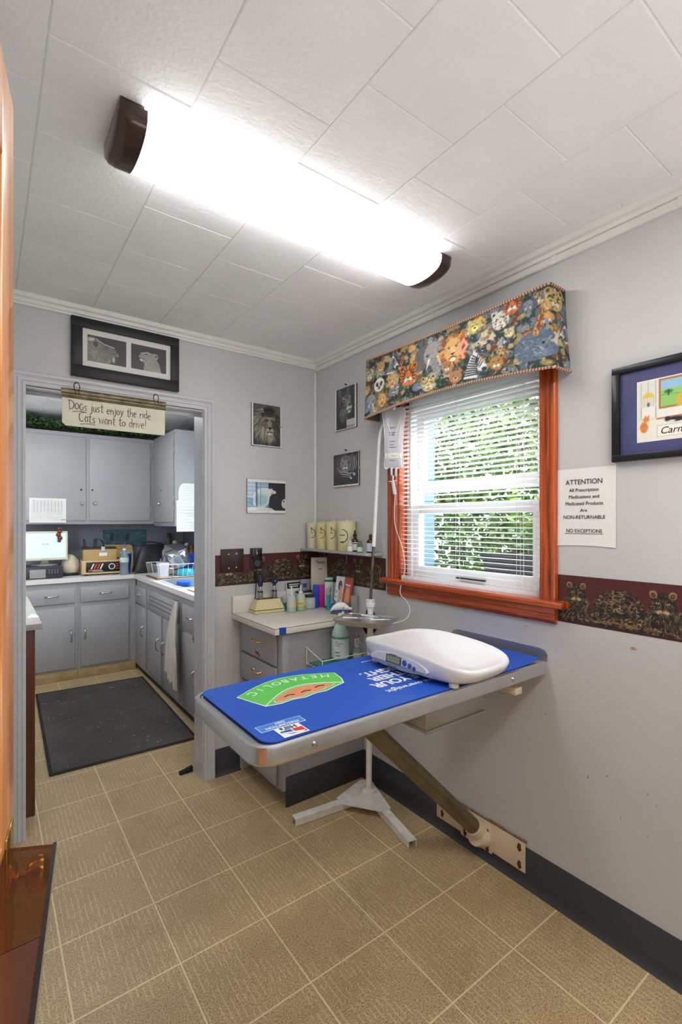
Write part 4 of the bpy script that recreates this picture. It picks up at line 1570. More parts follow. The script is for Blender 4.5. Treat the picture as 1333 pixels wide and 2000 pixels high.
cvv = animals()
paint('fabric', cvv, val, t, painted('print_fabric', 0.75))
build('lining', G().grid(lambda u, v: Vector(val(u, v)) * 1.0 + Vector((.006 if val(u, v)[0] < -.05 else .0, (-1 if u < .5 else 1) * (.006 if val(u, v)[0] > -.10 else 0), 0)), 60, 4), M('valance_lining', (116, 112, 110), .8), t)
build('top_board', G().box(-.100, -.002, VY1 + .012, VY0 - .004, 2.235, 2.246), M('valance_lining'), t)
ROPEA, ROPEB = M('rope_cream', (208, 190, 160), .8), M('rope_red', (160, 92, 72), .8)
for v in (0, 1):
    ga = G()
    pts = [Vector(val(u, v)) for u in np.linspace(0, 1, 200)]
    # two-coloured twisted cord: short alternating beads along the edge
    for i in range(0, 198, 1):
        ga.cyl(pts[i] + Vector((-.001, 0, -.002)), pts[i + 1] + Vector((-.001, 0, .002)), .0048, .0048, 7, mi=i % 2)
    build('rope_trim', ga, [ROPEA, ROPEB], t)

# ================================================================ OUTSIDE
LEAF = bpy.data.materials.new('outdoor_leaves')
LEAF.use_nodes = True
nt = NT(LEAF)
f = nt.noise(nt.pos(), 7.0, 3)
nt.l(nt.ramp(f, [(.28, rgba((34, 58, 20))), (.5, rgba((78, 116, 38))), (.72, rgba((140, 176, 76)))]), nt.bsdf.inputs['Base Color'])
nt.bsdf.inputs['Roughness'].default_value = .45
nt.bsdf.inputs['Transmission Weight'].default_value = .0
LEAF.use_backface_culling = False


def leaves(n, cx, cy, cz, rx, ry, rz, size, seed):
    R = random.Random(seed)
    g = G()
    for _ in range(n):
        while True:
            p = Vector((R.uniform(-1, 1), R.uniform(-1, 1), R.uniform(-1, 1)))
            if abs(p.x) ** 3 + abs(p.y) ** 3 + abs(p.z) ** 3 < 1:
                break
        c = Vector((cx + p.x * rx, cy + p.y * ry, cz + p.z * rz))
        d = Vector((R.gauss(0, 1), R.gauss(0, 1), R.gauss(0, .7) - .3)).normalized()
        s = d.orthogonal().normalized()
        s = (Matrix.Rotation(R.uniform(0, 6.28), 3, d) @ s)
        L = size * R.uniform(.6, 1.3)
        w = L * .3
        n_ = d.cross(s) * L * .08
        g.add([c, c + d * L * .45 + s * w + n_, c + d * L, c + d * L * .45 - s * w + n_], [[0, 1, 2, 3]])
    return g


for i, (y, x, z, ry, rz, lab, n) in enumerate(((-.28, 1.25, 1.55, .62, 1.15, 'tall green shrub outside the left half of the window', 8000),
                                               (-1.53, 1.40, 1.55, .60, 1.15, 'tall green shrub outside the right half of the window', 8000),
                                               (-.6, 2.45, 1.75, 1.6, 1.4, 'broad pale green shrub further off behind the two tall ones', 11000))):
    t = thing('shrub', lab, 'shrub', (x, y, 0.3))
    o = build('leaves', leaves(n, x, y, z, .45, ry, rz, .058, 40 + i), LEAF, t, fix=False, smooth=False)
    g = G()
    R = random.Random(i)
    for k in range(9):
        a = R.uniform(0, 6.28)
        g.tube([(x, y, .28), (x + .15 * math.cos(a), y + .2 * math.sin(a), z - .3), (x + .3 * math.cos(a), y + .4 * math.sin(a), z + .5)], [.016, .011, .004], 7)
    build('stems', g, M('shrub_bark', (92, 74, 54), .9, var=.2), t)
t = thing('planter_box', 'black planter box standing outside below the window', 'planter', (0.62, -1.30, 0.85))
PLB = M('planter_black', (22, 22, 26), .5)
g = G()
for (a, b_, c, d) in ((.50, .515, -1.95, -.92), (.785, .80, -1.95, -.92), (.515, .785, -1.95, -1.935), (.515, .785, -.935, -.92)):
    g.box(a, b_, c, d, 1.02, 1.255, .003)
g.box(.50, .80, -1.95, -.92, 1.02, 1.035)
g.box(.485, .515, -1.965, -.905, 1.235, 1.262, .005).box(.785, .815, -1.965, -.905, 1.235, 1.262, .005)
build('box', g, PLB, t)
build('soil', G().grid(lambda u, v: (.516 + .268 * u, -1.934 + .998 * v, 1.225 + .012 * math.sin(u * 9) * math.sin(v * 31)), 8, 24), M('potting_soil', (84, 70, 54), .95, var=.3, vscale=60), t)
build('plant_leaves', leaves(420, .65, -1.35, 1.36, .14, .46, .13, .07, 77), LEAF, t, fix=False, smooth=False)
g = G()
for y in (-1.75, -1.12):
    g.box(.53, .77, y - .02, y + .02, 0.0, 1.02, .003)
build('stand', g, PLB, t)
SID = M('pale_blue_siding', (112, 146, 170), .6, var=.03)
g = G().box(.27, .43, -.62, .60, 0, 2.45)
for k in range(19):
    g.box(.272, .43, -.626, -.6201, .05 + .125 * k, .05 + .125 * k + .118, .002)
struct('wall_exterior', g, SID, smooth=False)
struct('trim_8', G().box(.152, .2695, -.632, -.50, 0, 2.45, .003), WHITEV)
struct('ground', G().box(.15, 4.5, -4.5, 3.5, -.1, .0), M('lawn_ground', (92, 110, 60), .95, var=.3, vscale=20))

# ================================================================ EXAMINATION TABLE
t = thing('examination_table', 'stainless steel wall-mounted examination table with a slanted support tube', 'table', (-0.6, -1.36, 0))
TX0, TX1, TY0, TY1, TZ = -1.212, -0.012, -1.592, -1.128, 0.905


def rrect(x0, x1, y0, y1, r, corners=(1, 1, 1, 1), n=7):
    """rounded rectangle, counter-clockwise from the low corner"""
    pts = []
    for (cx_, cy_, a0, k) in ((x0, y0, PI, corners[0]), (x1, y0, 1.5 * PI, corners[1]), (x1, y1, 0, corners[2]), (x0, y1, .5 * PI, corners[3])):
        sx = 1 if cx_ == x0 else -1
        sy = 1 if cy_ == y0 else -1
        if not k:
            pts.append((cx_, cy_))
            continue
        for i in range(n + 1):
            a = a0 + .5 * PI * i / n
            pts.append((cx_ + sx * r + r * math.cos(a), cy_ + sy * r + r * math.sin(a)))
    return pts


def inset(poly, d):
    c = Vector((sum(p[0] for p in poly) / len(poly), sum(p[1] for p in poly) / len(poly)))
    n = len(poly)
    out = []
    for i in range(n):
        p, a, b = Vector(poly[i]), Vector(poly[i - 1]), Vector(poly[(i + 1) % n])
        t1, t2 = (p - a).normalized(), (b - p).normalized()
        nn = Vector((-(t1 + t2).y, (t1 + t2).x)).normalized()
        k = d / max(.35, abs(nn.dot(Vector((-t1.y, t1.x)))))
        out.append(tuple(p + nn * k))
    return out


TSTEEL = M('table_stainless', (214, 214, 215), .27, 1.0, var=.05, vscale=30, bump=.04, bscale=30, stretch=(1, 12, 1))
base = rrect(TX0, TX1, TY0, TY1, .062, (1, 0, 0, 1))
rg = [(base, TZ - .044), (base, TZ - .010), (inset(base, .002), TZ - .004), (inset(base, .007), TZ), (inset(base, .016), TZ - .0005), (inset(base, .020), TZ - .0035)]
g = G().rings([[(x, y, z) for x, y in p] for p, z in [(inset(base, .012), TZ - .047), (inset(base, .004), TZ - .049)] + rg])
build('table_top', g, TSTEEL, t, angle=30)
# upturned end against the wall
g = G()
pl = [(TY0 + .004, TZ - .002), (TY0 + .002, TZ + .022), (TY0 + .012, TZ + .036), (TY0 + .035, TZ + .042), (TY1 - .03, TZ + .042), (TY1 - .008, TZ + .034), (TY1, TZ + .018), (TY1, TZ - .002)]
g.rings([[(x, y, z) for y, z in pl] for x in (-.0045, -.0015)])
build('end_splash', g, M('splash_stainless', (196, 198, 202), .45, 1.0, var=.05), t)
for x in (-1.055, -.225):
    g = G().lathe([(.0085, 0), (.0085, .002), (.006, .005), (.002, .0055)], n=18, X=frame((x, TY0, TZ - .026), (1, 0, 0), (0, 0, 1)))
    build('screw', g, CHROME, t)
# frame rails and the steel control box beneath
CREAMM = M('cream_enamel', (222, 206, 178), .45, var=.08, vscale=14)
g = G().box(-1.0, -.014, TY0 + .06, TY0 + .10, TZ - .075, TZ - .048, .002).box(-1.0, -.014, TY1 - .10, TY1 - .06, TZ - .075, TZ - .048, .002)
build('rail', g, M('cream_enamel'), t)
g = G().box(-.18, -.14, TY0 + .02, TY0 + .12, TZ - .10, TZ - .075, .002)
build('bracket', g, CREAMM, t)
BOXM = M('satin_metal_box', (186, 182, 172), .4, .55, var=.06)
g = G().box(-.515, -.205, -1.452, -1.16, .722, TZ - .0755, .003)
b = build('control_box', g, BOXM, t)
build('box_flange', G().box(-.517, -.200, -1.458, -1.155, .712, .7225, .002), BOXM, b)
g = G().box(-.470, -.430, -1.462, -1.4525, .806, .812, .001).box(-.47, -.464, -1.462, -1.4525, .796, .812, .001)
build('latch', g, M('dark_iron'), b)
# support tube from the wall plate up to the table
TUBE = M('aged_brass_tube', (124, 112, 88), .38, .75, var=.16, vscale=14, bump=.05)
p0, p1 = Vector((-.070, -1.296, .158)), Vector((-.752, -1.30, .826))
d = (p1 - p0).normalized()
g = G().cyl(p0, p1, .0325, n=32)
build('support_tube', g, TUBE, t)
g = G().cyl(p0 - d * .085, p0 + d * .004, .0375, n=32)
g.cyl((-.0125, -1.296, .098), (-.055, -1.296, .112), .048, .040, n=28)
build('socket', g, CREAMM, t)
g = G().box(-.80, -.70, -1.335, -1.265, .832, TZ - .047, .004)
build('top_socket', g, CREAMM, t)
# wall plates, rusted at the bolts
RUST = M('rust', (96, 52, 30), .9, var=.3, vscale=80)
pl = build('wall_plate', G().box(-.0095, -.0045, -1.500, -1.040, .050, .172, .002), CREAMM, t)
build('cover_plate', G().box(-.0125, -.0095, -1.348, -1.185, .042, .168, .002), CREAMM, pl)
for (y, z, x) in ((-1.075, .085, -.0096), (-1.208, .068, -.0126), (-1.325, .128, -.0126), (-1.325, .062, -.0126), (-1.475, .146, -.0096), (-1.475, .078, -.0096)):
    g = G().lathe([(.0075, 0), (.0075, .003), (.004, .0055)], n=6, X=frame((x, y, z), (0, -1, 0), (0, 0, 1)))
    sx = [(.0085 * math.cos(a) * (1 + .25 * math.sin(5 * a + y * 40)), -.006 + .017 * math.sin(a)) for a in np.linspace(0, 2 * PI, 17)[:-1]]
    g.prism(sx, 0, .0004, mi=0, X=frame((x, y, z), (0, -1, 0), (0, 0, 1)))
    build('bolt', g, RUST, pl)
g = G()
R = random.Random(4)
prv = None
for k in range(24):
    y = -1.045 - .45 * k / 23
    g.box(-.0102, -.004, y - .012, y + .006, .170, .173 + R.uniform(0, .006))
build('rust_edge', g, M('rust_pink', (150, 104, 84), .9, var=.3, vscale=90), pl)

# ================================================================ MAT
MB_ = M('blue_rubber_mat', (34, 86, 190), .48, var=.04, vscale=4, bump=.06, bscale=200)
MW = M('mat_white_print', (236, 238, 240), .5, var=0)
MG = M('mat_green_print', (96, 200, 88), .5, var=.02)
MO = M('mat_orange_print', (222, 146, 104), .5, var=.03)
t = thing('counter_mat', 'blue printed rubber mat lying on the steel examination table', 'mat', (-.65, -1.36, TZ))
MX0, MX1, MY0, MY1 = -1.182, -.040, -1.578, -1.140
ZM = TZ + .0035


def mat_z(x):
    k = max(0, (x + .16) / .12)
    return .012 * k * k


pl = rrect(MX0, MX1, MY0, MY1, .035, (1, 0, 0, 1), 6)
g = G()


def mat_fn(u, v):
    x = MX0 + (MX1 - MX0) * u
    r = .035
    y0, y1 = MY0, MY1
    if x < MX0 + r:
        d_ = r - math.sqrt(max(0, r * r - (MX0 + r - x) ** 2))
        y0, y1 = y0 + d_, y1 - d_
    return (x, y0 + (y1 - y0) * v, ZM + mat_z(x))


us = [0, .002, .006, .012, .02, .031] + list(np.linspace(.05, 1, 40))
n = len(us) - 1
g.slab(lambda u, v: mat_fn(us[min(n, int(round(u * n)))], v), n, 12, (0, 0, -.003))
build('sheet', g, MB_, t)
ZP = ZM + .0004
# emblem: a green bowl with an orange heap, seen upside down from the camera


def mx(u, v, z=0.0):
    """emblem frame: u to the reader's right (-x), v to the reader's up (-y)"""
    return (-.925 - u, -1.275 - v, ZP + z)


def pat(name, pts, z, m):
    return build(name, G().prism([(mx(u, v)[0], mx(u, v)[1]) for u, v in pts], ZP + z, ZP + z + .0004), m, t, smooth=False)


arc = [(-.146 + .293 * k / 16, .063 + .030 * k / 16 - .072 * math.sin(PI * k / 16)) for k in range(17)]      # inner white line
topc = [(-.180 + .363 * k / 16, -.036 + .019 * k / 16 - .066 * math.sin(PI * k / 16)) for k in range(17)]
low = [(.147, .093), (.10, .099), (.06, .092), (.02, .098), (-.02, .088), (-.06, .090), (-.10, .076), (-.146, .063), (-.166, .024)]
bowl = topc + low


def grow(pts, k):
    cu, cv_ = sum(p[0] for p in pts) / len(pts), sum(p[1] for p in pts) / len(pts)
    return [(cu + (u - cu) * k, cv_ + (v - cv_) * (1 + (k - 1) * 2)) for u, v in pts]


pat('emblem', grow(bowl, 1.022), .0, MW)
pat('emblem', bowl, .0005, MG)
heap = [(u, v + .012) for u, v in arc[2:15]] + [(.112, .088), (.090, .092), (.066, .084), (.045, .091), (.02, .090), (-.005, .080), (-.03, .084), (-.055, .080), (-.08, .069), (-.100, .067), (-.114, .060)]
pat('emblem', grow(heap, 1.028), .0010, MW)
pat('emblem', heap, .0015, MO)
build('emblem', G().tube([mx(u, v, .0011) for u, v in arc], .0014, 6), MW, t)


def mtext(s, size, u, v, ang=0.0, m=None, z=.0021, **kw):
    p = mx(u, v, z)
    X = frame(p, (-1, 0, 0), (0, -1, 0)) @ Matrix.Rotation(ang, 4, 'Z')
    text('lettering', s, size, X, m or MW, t, depth=.0002, **kw)


for i, ch in enumerate('METABOLIC'):
    f = (i - 4) / 4
    mtext(ch, .042, .142 * f, -.071 + .038 * f * f + .006 * f, .42 * f, z=.0010)
for u0, v0 in ((-.062, .050), (-.004, .062), (.055, .064)):
    build('emblem', G().tube([mx(u0 - .018, v0 + .004, .0022), mx(u0, v0 - .003, .0022), mx(u0 + .018, v0 + .004, .0022)], .0018, 6), M('mat_dark_print', (50, 36, 34), .5, var=0), t)
# lower badge: blue strip and white square with red and blue shapes
LB = M('mat_light_blue_print', (72, 134, 214), .5, var=0)
RD = M('mat_red_print', (214, 62, 52), .5, var=0)
DB = M('mat_deep_blue_print', (30, 84, 184), .5, var=0)
pat('badge', [(.108, .205), (.238, .205), (.238, .243), (.108, .243)], .0, MW)
pat('badge', [(.110, .207), (.236, .207), (.236, .241), (.110, .241)], .0005, LB)
pat('badge', [(.134, .245), (.206, .245), (.206, .302), (.134, .302)], .0008, MW)
pat('badge', [(.170, .268), (.200, .268), (.200, .276), (.182, .290), (.170, .294)], .0013, DB)
pat('badge', [(.138, .268), (.166, .268), (.166, .284), (.150, .296), (.138, .297)], .0013, RD)
pat('badge', [(.140, .292), (.200, .276), (.200, .282), (.150, .298)], .0018, MW)
mtext("Hill's", .024, .170, .248, 0, M('mat_dark_print'), z=.0014, bold=.0006)
mtext('PRESCRIPTION', .0145, .173, .227, z=.0010, bold=.0003)
mtext('DIET', .0145, .173, .211, z=.0010, bold=.0003)
# slogan: partly under the scale
for s, sz, u, v, al in (('E YOUR', .054, -.202, .133, 'RIGHT'), ('E THEIR', .054, -.234, .081, 'RIGHT'), ('EIGHT.', .054, -.238, .028, 'RIGHT')):
    mtext(s, sz, u, v, 0, z=.0004, align='RIGHT', bold=.0018)
mtext('are overweight', .034, -.206, .200, 0, z=.0004, align='RIGHT', bold=.0004)
g = G().box(-.590, -.46, -1.201, -1.197, ZP, ZP + .0003)
build('print_line', g, MW, t)

# ================================================================ SCALE
t = thing('animal_scale', 'white digital animal scale with a curved weighing tray on the blue mat', 'scale', (-.45, -1.40, TZ))
SWH = M('white_scale_plastic', (240, 240, 240), .22, var=.01, coat=.3)
SA = math.radians(2)
SXM = Matrix.Translation((-.418, -1.395, ZM + .0005)) @ Matrix.Rotation(SA, 4, 'Z')
HX, HY = .160, .252        # half depth, half length


def sc_out(a, k=1.0):
    """outline of the tray: superellipse"""
    c_, s_ = math.cos(a), math.sin(a)
    e = .50
    return (HX * k * abs(c_) ** e * (1 if c_ > 0 else -1), HY * k * abs(s_) ** e * (1 if s_ > 0 else -1))


def tray_z(x, y):
    return .080 - .020 * (y / HY) ** 2 + .009 * (y / HY) + .007 * (x / HX) ** 2


NA = 80
rings = []
for k, f, dz in ((.80, 0, .014), (.90, 0, .016), (.955, .16, .018), (.985, .55, .010), (1.0, .90, .0), (.998, 1.0, -.001), (.985, 1, .0035), (.955, 1, .0035), (.91, 1, .0005),
                 (.8, 1, -.0015), (.6, 1, -.004), (.35, 1, -.006), (.12, 1, -.0065), (.01, 1, -.0065)):
    rr = []
    for j in range(NA):
        x, y = sc_out(2 * PI * j / NA, k)
        rr.append(SXM @ Vector((x, y, tray_z(x, y) * f + dz)))
    rings.append(rr)
build('weighing_tray', G().rings(rings), SWH, t, angle=50)
for fx in (-.11, .11):
    for fy in (-.18, .18):
        build('foot', G().cyl(SXM @ Vector((fx, fy, 0)), SXM @ Vector((fx, fy, .0145)), .016, n=18), M('scale_foot', (214, 214, 212), .6), t)
# display panel: sloping lens-shaped face on the -x side
PX = SXM @ frame((-.1615, .020, .012), (0, -1, 0), (.10, 0, 1))
g = G()
lens = [(-.155, .002), (-.10, -.004), (0, -.006), (.10, -.004), (.155, .002), (.12, .028), (.06, .047), (0, .053), (-.06, .047), (-.12, .028)]
lens = []
for k in range(28):
    a = 2 * PI * k / 28
    lens.append((.136 * math.cos(a), (.024 + .031 * math.sin(a)) if math.sin(a) > 0 else .024 + .018 * math.sin(a)))
g.rings([[PX @ Vector((u, v, z)) for u, v in lens] for z in (-.03, .002)] + [[PX @ Vector((u * .985, .024 + (v - .024) * .96, .004)) for u, v in lens]])
PANEL = M('scale_panel_grey', (206, 212, 222), .3, var=.02)
pn = build('display_panel', g, PANEL, t)
low = [(u * .97, v) for u, v in [(.132 * math.cos(a), .022 + .016 * math.sin(a)) for a in np.linspace(PI, 2 * PI, 15)]]
build('panel_band', G().prism(low, .0042, .0048, X=PX), M('panel_blue_grey', (128, 142, 172), .35), pn)
build('display', G().box(-.052, .020, .022, .048, .0042, .0062, .002, X=PX), M('display_bezel', (54, 58, 62), .3), pn)
build('display_glass', G().box(-.047, .015, .0245, .0455, .0062, .0068, X=PX), M('lcd_green_grey', (140, 148, 124), .2, var=.02), pn)
BB = M('blue_button', (44, 84, 168), .35)
for u, v, rr in ((.036, .034, .0100), (.060, .030, .0085), (.080, .025, .0075)):
    build('button', G().lathe([(rr, 0), (rr, .0014), (rr * .8, .0024)], n=20, X=PX @ Matrix.Translation((u, v, .0042))), BB, pn)
for u, v, w in ((-.020, .0115, .040), (-.022, .0075, .060), (-.020, .0505, .034)):
    build('print_line', G().box(u - w / 2, u + w / 2, v - .001, v + .001, .0049, .0052, X=PX), M('panel_print', (40, 52, 84), .5, var=0), pn)

# ================================================================ INSTRUMENT STAND WITH DRIP POLE
ENAM = M('white_chipped_enamel', (242, 238, 230), .4, var=.09, vscale=22)
t = thing('instrument_stand', 'cream enamel instrument stand on three legs behind the examination table', 'stand', (-.118, -.674, 0))
BX, BY = -.118, -.674
for ang, ln in ((math.atan2(-.629 + .674, -.538 + .118), .425), (math.atan2(-1.074 + .674, -.205 + .118), .415), (math.radians(60), .12)):
    X = Matrix.Translation((BX, BY, 0)) @ Matrix.Rotation(ang, 4, 'Z')
    a0, w, h, th = .06, .021, .034, .003
    g = G()
    g.box(a0, ln, -w, w, h - th, h, X=X).box(a0, ln, -w, -w + th, .002, h - th, X=X).box(a0, ln, w - th, w, .002, h - th, X=X)
    build('leg', g, ENAM, t)
# hub plate
pts = []
for ang, ln in ((math.atan2(.045, -.42), .175), (math.atan2(-.40, -.087), .175), (math.radians(60), .11)):
    for q in (-1, 1):
        pts.append((BX + ln * math.cos(ang) - q * .030 * math.sin(ang), BY + ln * math.sin(ang) + q * .030 * math.cos(ang)))
cxy = Vector((BX, BY))
pts.sort(key=lambda p: math.atan2(p[1] - BY, p[0] - BX))
build('hub_plate', G().prism(pts, .0345, .0385), ENAM, t)
g = G().lathe([(.038, 0), (.038, .010), (.030, .014), (.020, .017), (.018, .03)], (BX, BY, .0386), 28)
build('collar', g, ENAM, t)
PT = Vector((-.108, -.675, .99))
build('pole', G().tube([(BX, BY, .045), (BX + .003, BY, .35), PT], .0155, 20), ENAM, t)
# tray bracket and tray
build('bracket', G().box(-.150, -.098, -.702, -.658, .905, .922, .003), ENAM, t)
TC = Vector((-.200, -.752, .925))
TA = math.atan2(-.89, .45)
XT = Matrix.Translation(TC) @ Matrix.Rotation(TA, 4, 'Z')
hl, hw = .142, .098
r0 = rrect(-hl + .022, hl - .022, -hw + .020, hw - .020, .02)
r1 = rrect(-hl + .006, hl - .006, -hw + .006, hw - .006, .022)
r2 = rrect(-hl, hl, -hw, hw, .024)
g = G().rings([[XT @ Vector((x, y, z)) for x, y in r] for r, z in
               ((r1, .0255), (r2, .0260), (r2, .0285), (r1, .0285), (inset(r1, .001), .026), (r0, .0025), (inset(r0, .03), .002))] , cap=True)
g2 = G().rings([[XT @ Vector((x, y, z)) for x, y in r] for r, z in ((inset(r0, .02), -.0005), (r0, -.0005), (inset(r1, -.001), .025), (r2, .0258))])
g.add(g2.v, g2.f)
build('tray', g, M('tray_steel', (214, 214, 216), .34, 1.0, var=.05, vscale=30), t, angle=30)
WPL = M('white_fitting', (232, 232, 228), .35)
g = G().lathe([(.011, 0), (.016, .012), (.0165, .030), (.024, .036), (.025, .052), (.022, .056), (.0235, .062), (.0235, .072), (.012, .074)], (-.1075, -.675, .955), 26)
build('pole_clamp', g, WPL, t)
a = Vector((-.1065, -.675, 1.03))
b_ = Vector((-.0845, -.675, 1.33))
build('lower_rod', G().tube([a, b_], .0075, 14), M('worn_rod', (112, 104, 88), .3, .8, var=.3, vscale=30), t)
c_ = b_ + (b_ - a).normalized() * .52
pts = [b_ - Vector((.001, 0, .03)), b_ + (b_ - a) * .8, c_, c_ + Vector((.006, -.006, .055)), c_ + Vector((.012, -.025, .10)), c_ + Vector((.014, -.055, .135)), c_ + Vector((.014, -.082, .150)), c_ + Vector((.010, -.100, .152)), c_ + Vector((.006, -.112, .165))]
build('drip_pole', G().tube(pts, [.010] * 5 + [.009, .0075, .006, .005], 16), M('white_pole', (234, 234, 232), .3), t)
HOOK = pts[-2]

# bag hangs from the hook
t = thing('drip_bag', 'clear fluid bag with drip chamber hanging from the white pole by the window', 'drip bag', (HOOK.x - .002, HOOK.y, HOOK.z - .32))
PLASTIC = M('clear_bag_plastic', (240, 243, 248), .15, trans=.36, ior=1.12, var=0, coat=.6)
bag_c = Vector((HOOK.x + .000, HOOK.y + .0, HOOK.z))
BXd = Vector((.62, -.785, 0)).normalized()      # across the bag
BNd = Vector((-BXd.y * -1, BXd.x * -1, 0))
BNd = Vector((-.785, -.62, 0)).normalized()
outl = [(.010, .030, .003), (.004, .054, .004), (-.02, .058, .007), (-.06, .051, .010), (-.10, .047, .012), (-.16, .044, .016), (-.22, .043, .020), (-.26, .045, .020), (-.285, .047, .012), (-.297, .044, .004)]
rings = []
for z, hw_, ht in outl:
    rings.append([bag_c + BXd * (hw_ * (abs(math.cos(a)) ** .8) * (1 if math.cos(a) > 0 else -1)) + BNd * (ht * math.sin(a) * (1 + .12 * math.sin(3 * a))) + Vector((0, 0, z)) for a in np.linspace(0, 2 * PI, 29)[:-1]])
build('bag', G().rings(rings), PLASTIC, t)
FL = M('violet_fluid', (206, 180, 204), .1, trans=.45, ior=1.25, var=0)
rings = []
for z, hw_, ht in ((-.125, .020, .002), (-.14, .034, .006), (-.18, .042, .009), (-.24, .043, .012), (-.275, .042, .008), (-.287, .036, .003)):
    rings.append([bag_c + BXd * (hw_ * .8 * math.cos(a)) + BNd * (.0015 + (ht + .003) * math.sin(a)) + Vector((0, 0, z)) for a in np.linspace(0, 2 * PI, 25)[:-1]])
build('fluid', G().rings(rings), FL, t)
XB = frame(bag_c + BNd * .0205 + Vector((0, 0, -.250)), BXd, (0, 0, 1))
WEL = M('bag_weld_highlight', (248, 249, 250), .2, trans=.15, var=0, coat=.5)  # white seams that also paint the highlights along the bag's edges
for q in (-1, 1):
    build('weld_highlight', G().tube([bag_c + BXd * (q * (hw_ + .001)) + Vector((0, 0, z)) for z, hw_, ht in outl], .0032, 8), WEL, t)
build('weld_highlight', G().tube([bag_c + BXd * u + Vector((0, 0, -.296 + .004 * math.sin(u * 220))) for u in np.linspace(-.045, .045, 14)], .0034, 8), WEL, t)
for q in (-1, 1):
    build('fold', G().tube([bag_c + BXd * (q * .040) + BNd * .012 + Vector((0, 0, -.03)), bag_c + BXd * (q * .026) + BNd * .015 + Vector((0, 0, -.085)), bag_c + BXd * (q * .008) + BNd * .016 + Vector((0, 0, -.135))], [.001, .0035, .001], 8), WEL, t)
build('label_band', G().rings([[XB @ Vector((u, v, -.010 * (u / .045) ** 2)) for u, v in ((x, 0), (x, .026))] for x in np.linspace(-.044, .044, 9)], closed=False, cap=False), M('bag_label', (238, 236, 224), .6, var=.02), t)
text('lettering', 'Multi', .016, XB @ Matrix.Translation((.006, .007, .0006)), M('grey_green_ink', (150, 170, 160), .6, var=0), t, depth=.0001)
g = G()
for k, (v, w_) in enumerate(((.155, .03), (.130, .045), (.118, .03), (.085, .03), (.068, .022), (.055, .035), (-.012, .03))):
    g.box(-.012 - w_ / 4, -.012 + w_ * .75, v, v + .0022, -.0055 if v > .1 else -.0025, -.0050 if v > .1 else -.002, X=XB)
build('printed_scale', g, M('slate_ink', (74, 82, 104), .6, var=0), t)
# ports, drip chamber and line
g = G()
for q in (-.012, .012):
    g.cyl(bag_c + BXd * q + Vector((0, 0, -.290)), bag_c + BXd * q * .9 + Vector((0, 0, -.335)), .0065, .0055, 14)
build('port', g, PLASTIC, t)
build('port_cap', G().cyl(bag_c + BXd * .011 + Vector((0, 0, -.332)), bag_c + BXd * .011 + Vector((0, 0, -.340)), .0068, n=14), M('mint_cap', (140, 204, 178), .4), t)
dc = bag_c + BXd * -.004
g = G().cyl(dc + Vector((0, 0, -.335)), dc + Vector((0, 0, -.362)), .004, n=12)
g.tube([dc + BXd * -.022 + Vector((0, 0, -.366)), dc + Vector((0, 0, -.364)), dc + BXd * .022 + Vector((0, 0, -.361))], .0022, 8)
build('spike', g, WPL, t)
build('chamber', G().cyl(dc + Vector((0, 0, -.366)), dc + BXd * .010 + Vector((0, 0, -.432)), .0085, .0095, 16), PLASTIC, t)
l0 = dc + BXd * .011 + Vector((0, 0, -.432))
path = [l0, (-.052, -.800, 1.42), (-.034, -.835, 1.30), (-.030, -.850, 1.20), (-.045, -.842, 1.13), (-.066, -.855, 1.075), (-.064, -.90, 1.04), (-.070, -.925, 1.00), (-.105, -.93, .965), (-.16, -.90, .947)]
# smooth the tube path
P = [Vector(p) for p in path]
sm = []
for i in range(len(P) - 1):
    p_, q_ = P[max(i - 1, 0)], P[min(i + 2, len(P) - 1)]
    for s_ in np.linspace(0, 1, 9)[:-1]:
        a_, b2 = P[i], P[i + 1]
        sm.append(.5 * ((2 * a_) + (b2 - p_) * s_ + (2 * p_ - 5 * a_ + 4 * b2 - q_) * s_ ** 2 + (3 * a_ - p_ - 3 * b2 + q_) * s_ ** 3))
sm.append(P[-1])
build('drip_line', G().tube(sm, .0019, 8), M('drip_line_white', (226, 230, 234), .3, var=0), t)

# things on the instrument tray
for k, (x, y, a, col, lab, nm) in enumerate(((-.07, -.01, .3, (222, 226, 232), 'white sealed syringe packet at the left end of the steel tray', 'syringe_packet'),
                                             (.01, .02, -.2, (214, 218, 226), 'white sealed syringe packet in the middle of the steel tray', 'syringe_packet'),
                                             (.07, .01, .5, (176, 190, 222), 'pale blue sealed packet at the near end of the steel tray', 'syringe_packet'))):
    Xp = XT @ Matrix.Translation((x, y, (.0055, .0165, .0055)[k])) @ Matrix.Rotation(a, 4, 'Z')
    tt = thing(nm, lab, 'packet', tuple(Xp.translation), 'packets on the instrument tray')
    Rr = random.Random(k)
    build('wrapper', G().slab(lambda u, v: Xp @ Vector(((u - .5) * .13, (v - .5) * .055, .013 * math.sin(PI * u) * math.sin(PI * v) + .003 * math.sin(u * 17 + k) * math.sin(v * 9))), 16, 8, (0, 0, -.0008)), M('packet_film_%d' % k, col, .25, var=.05, coat=.4), tt)
    g = G().cyl(Xp @ Vector((-.045, 0, .0195)), Xp @ Vector((.025, 0, .0195)), .0042, n=12).cyl(Xp @ Vector((.025, 0, .0195)), Xp @ Vector((.05, 0, .0195)), .0022, n=10)
    g.cyl(Xp @ Vector((-.047, 0, .0195)), Xp @ Vector((-.045, 0, .0195)), .0060, n=12)
    build('syringe', g, M('syringe_plastic', (236, 238, 240), .25, var=0), tt)
Xp = XT @ Matrix.Translation((.095, -.055, .004))
single('vial_cap', 'small white round cap near the front corner of the steel tray', 'cap', G().lathe([(.010, 0), (.011, .004), (.009, .011), (.004, .012)], n=20, X=Xp), WPL)
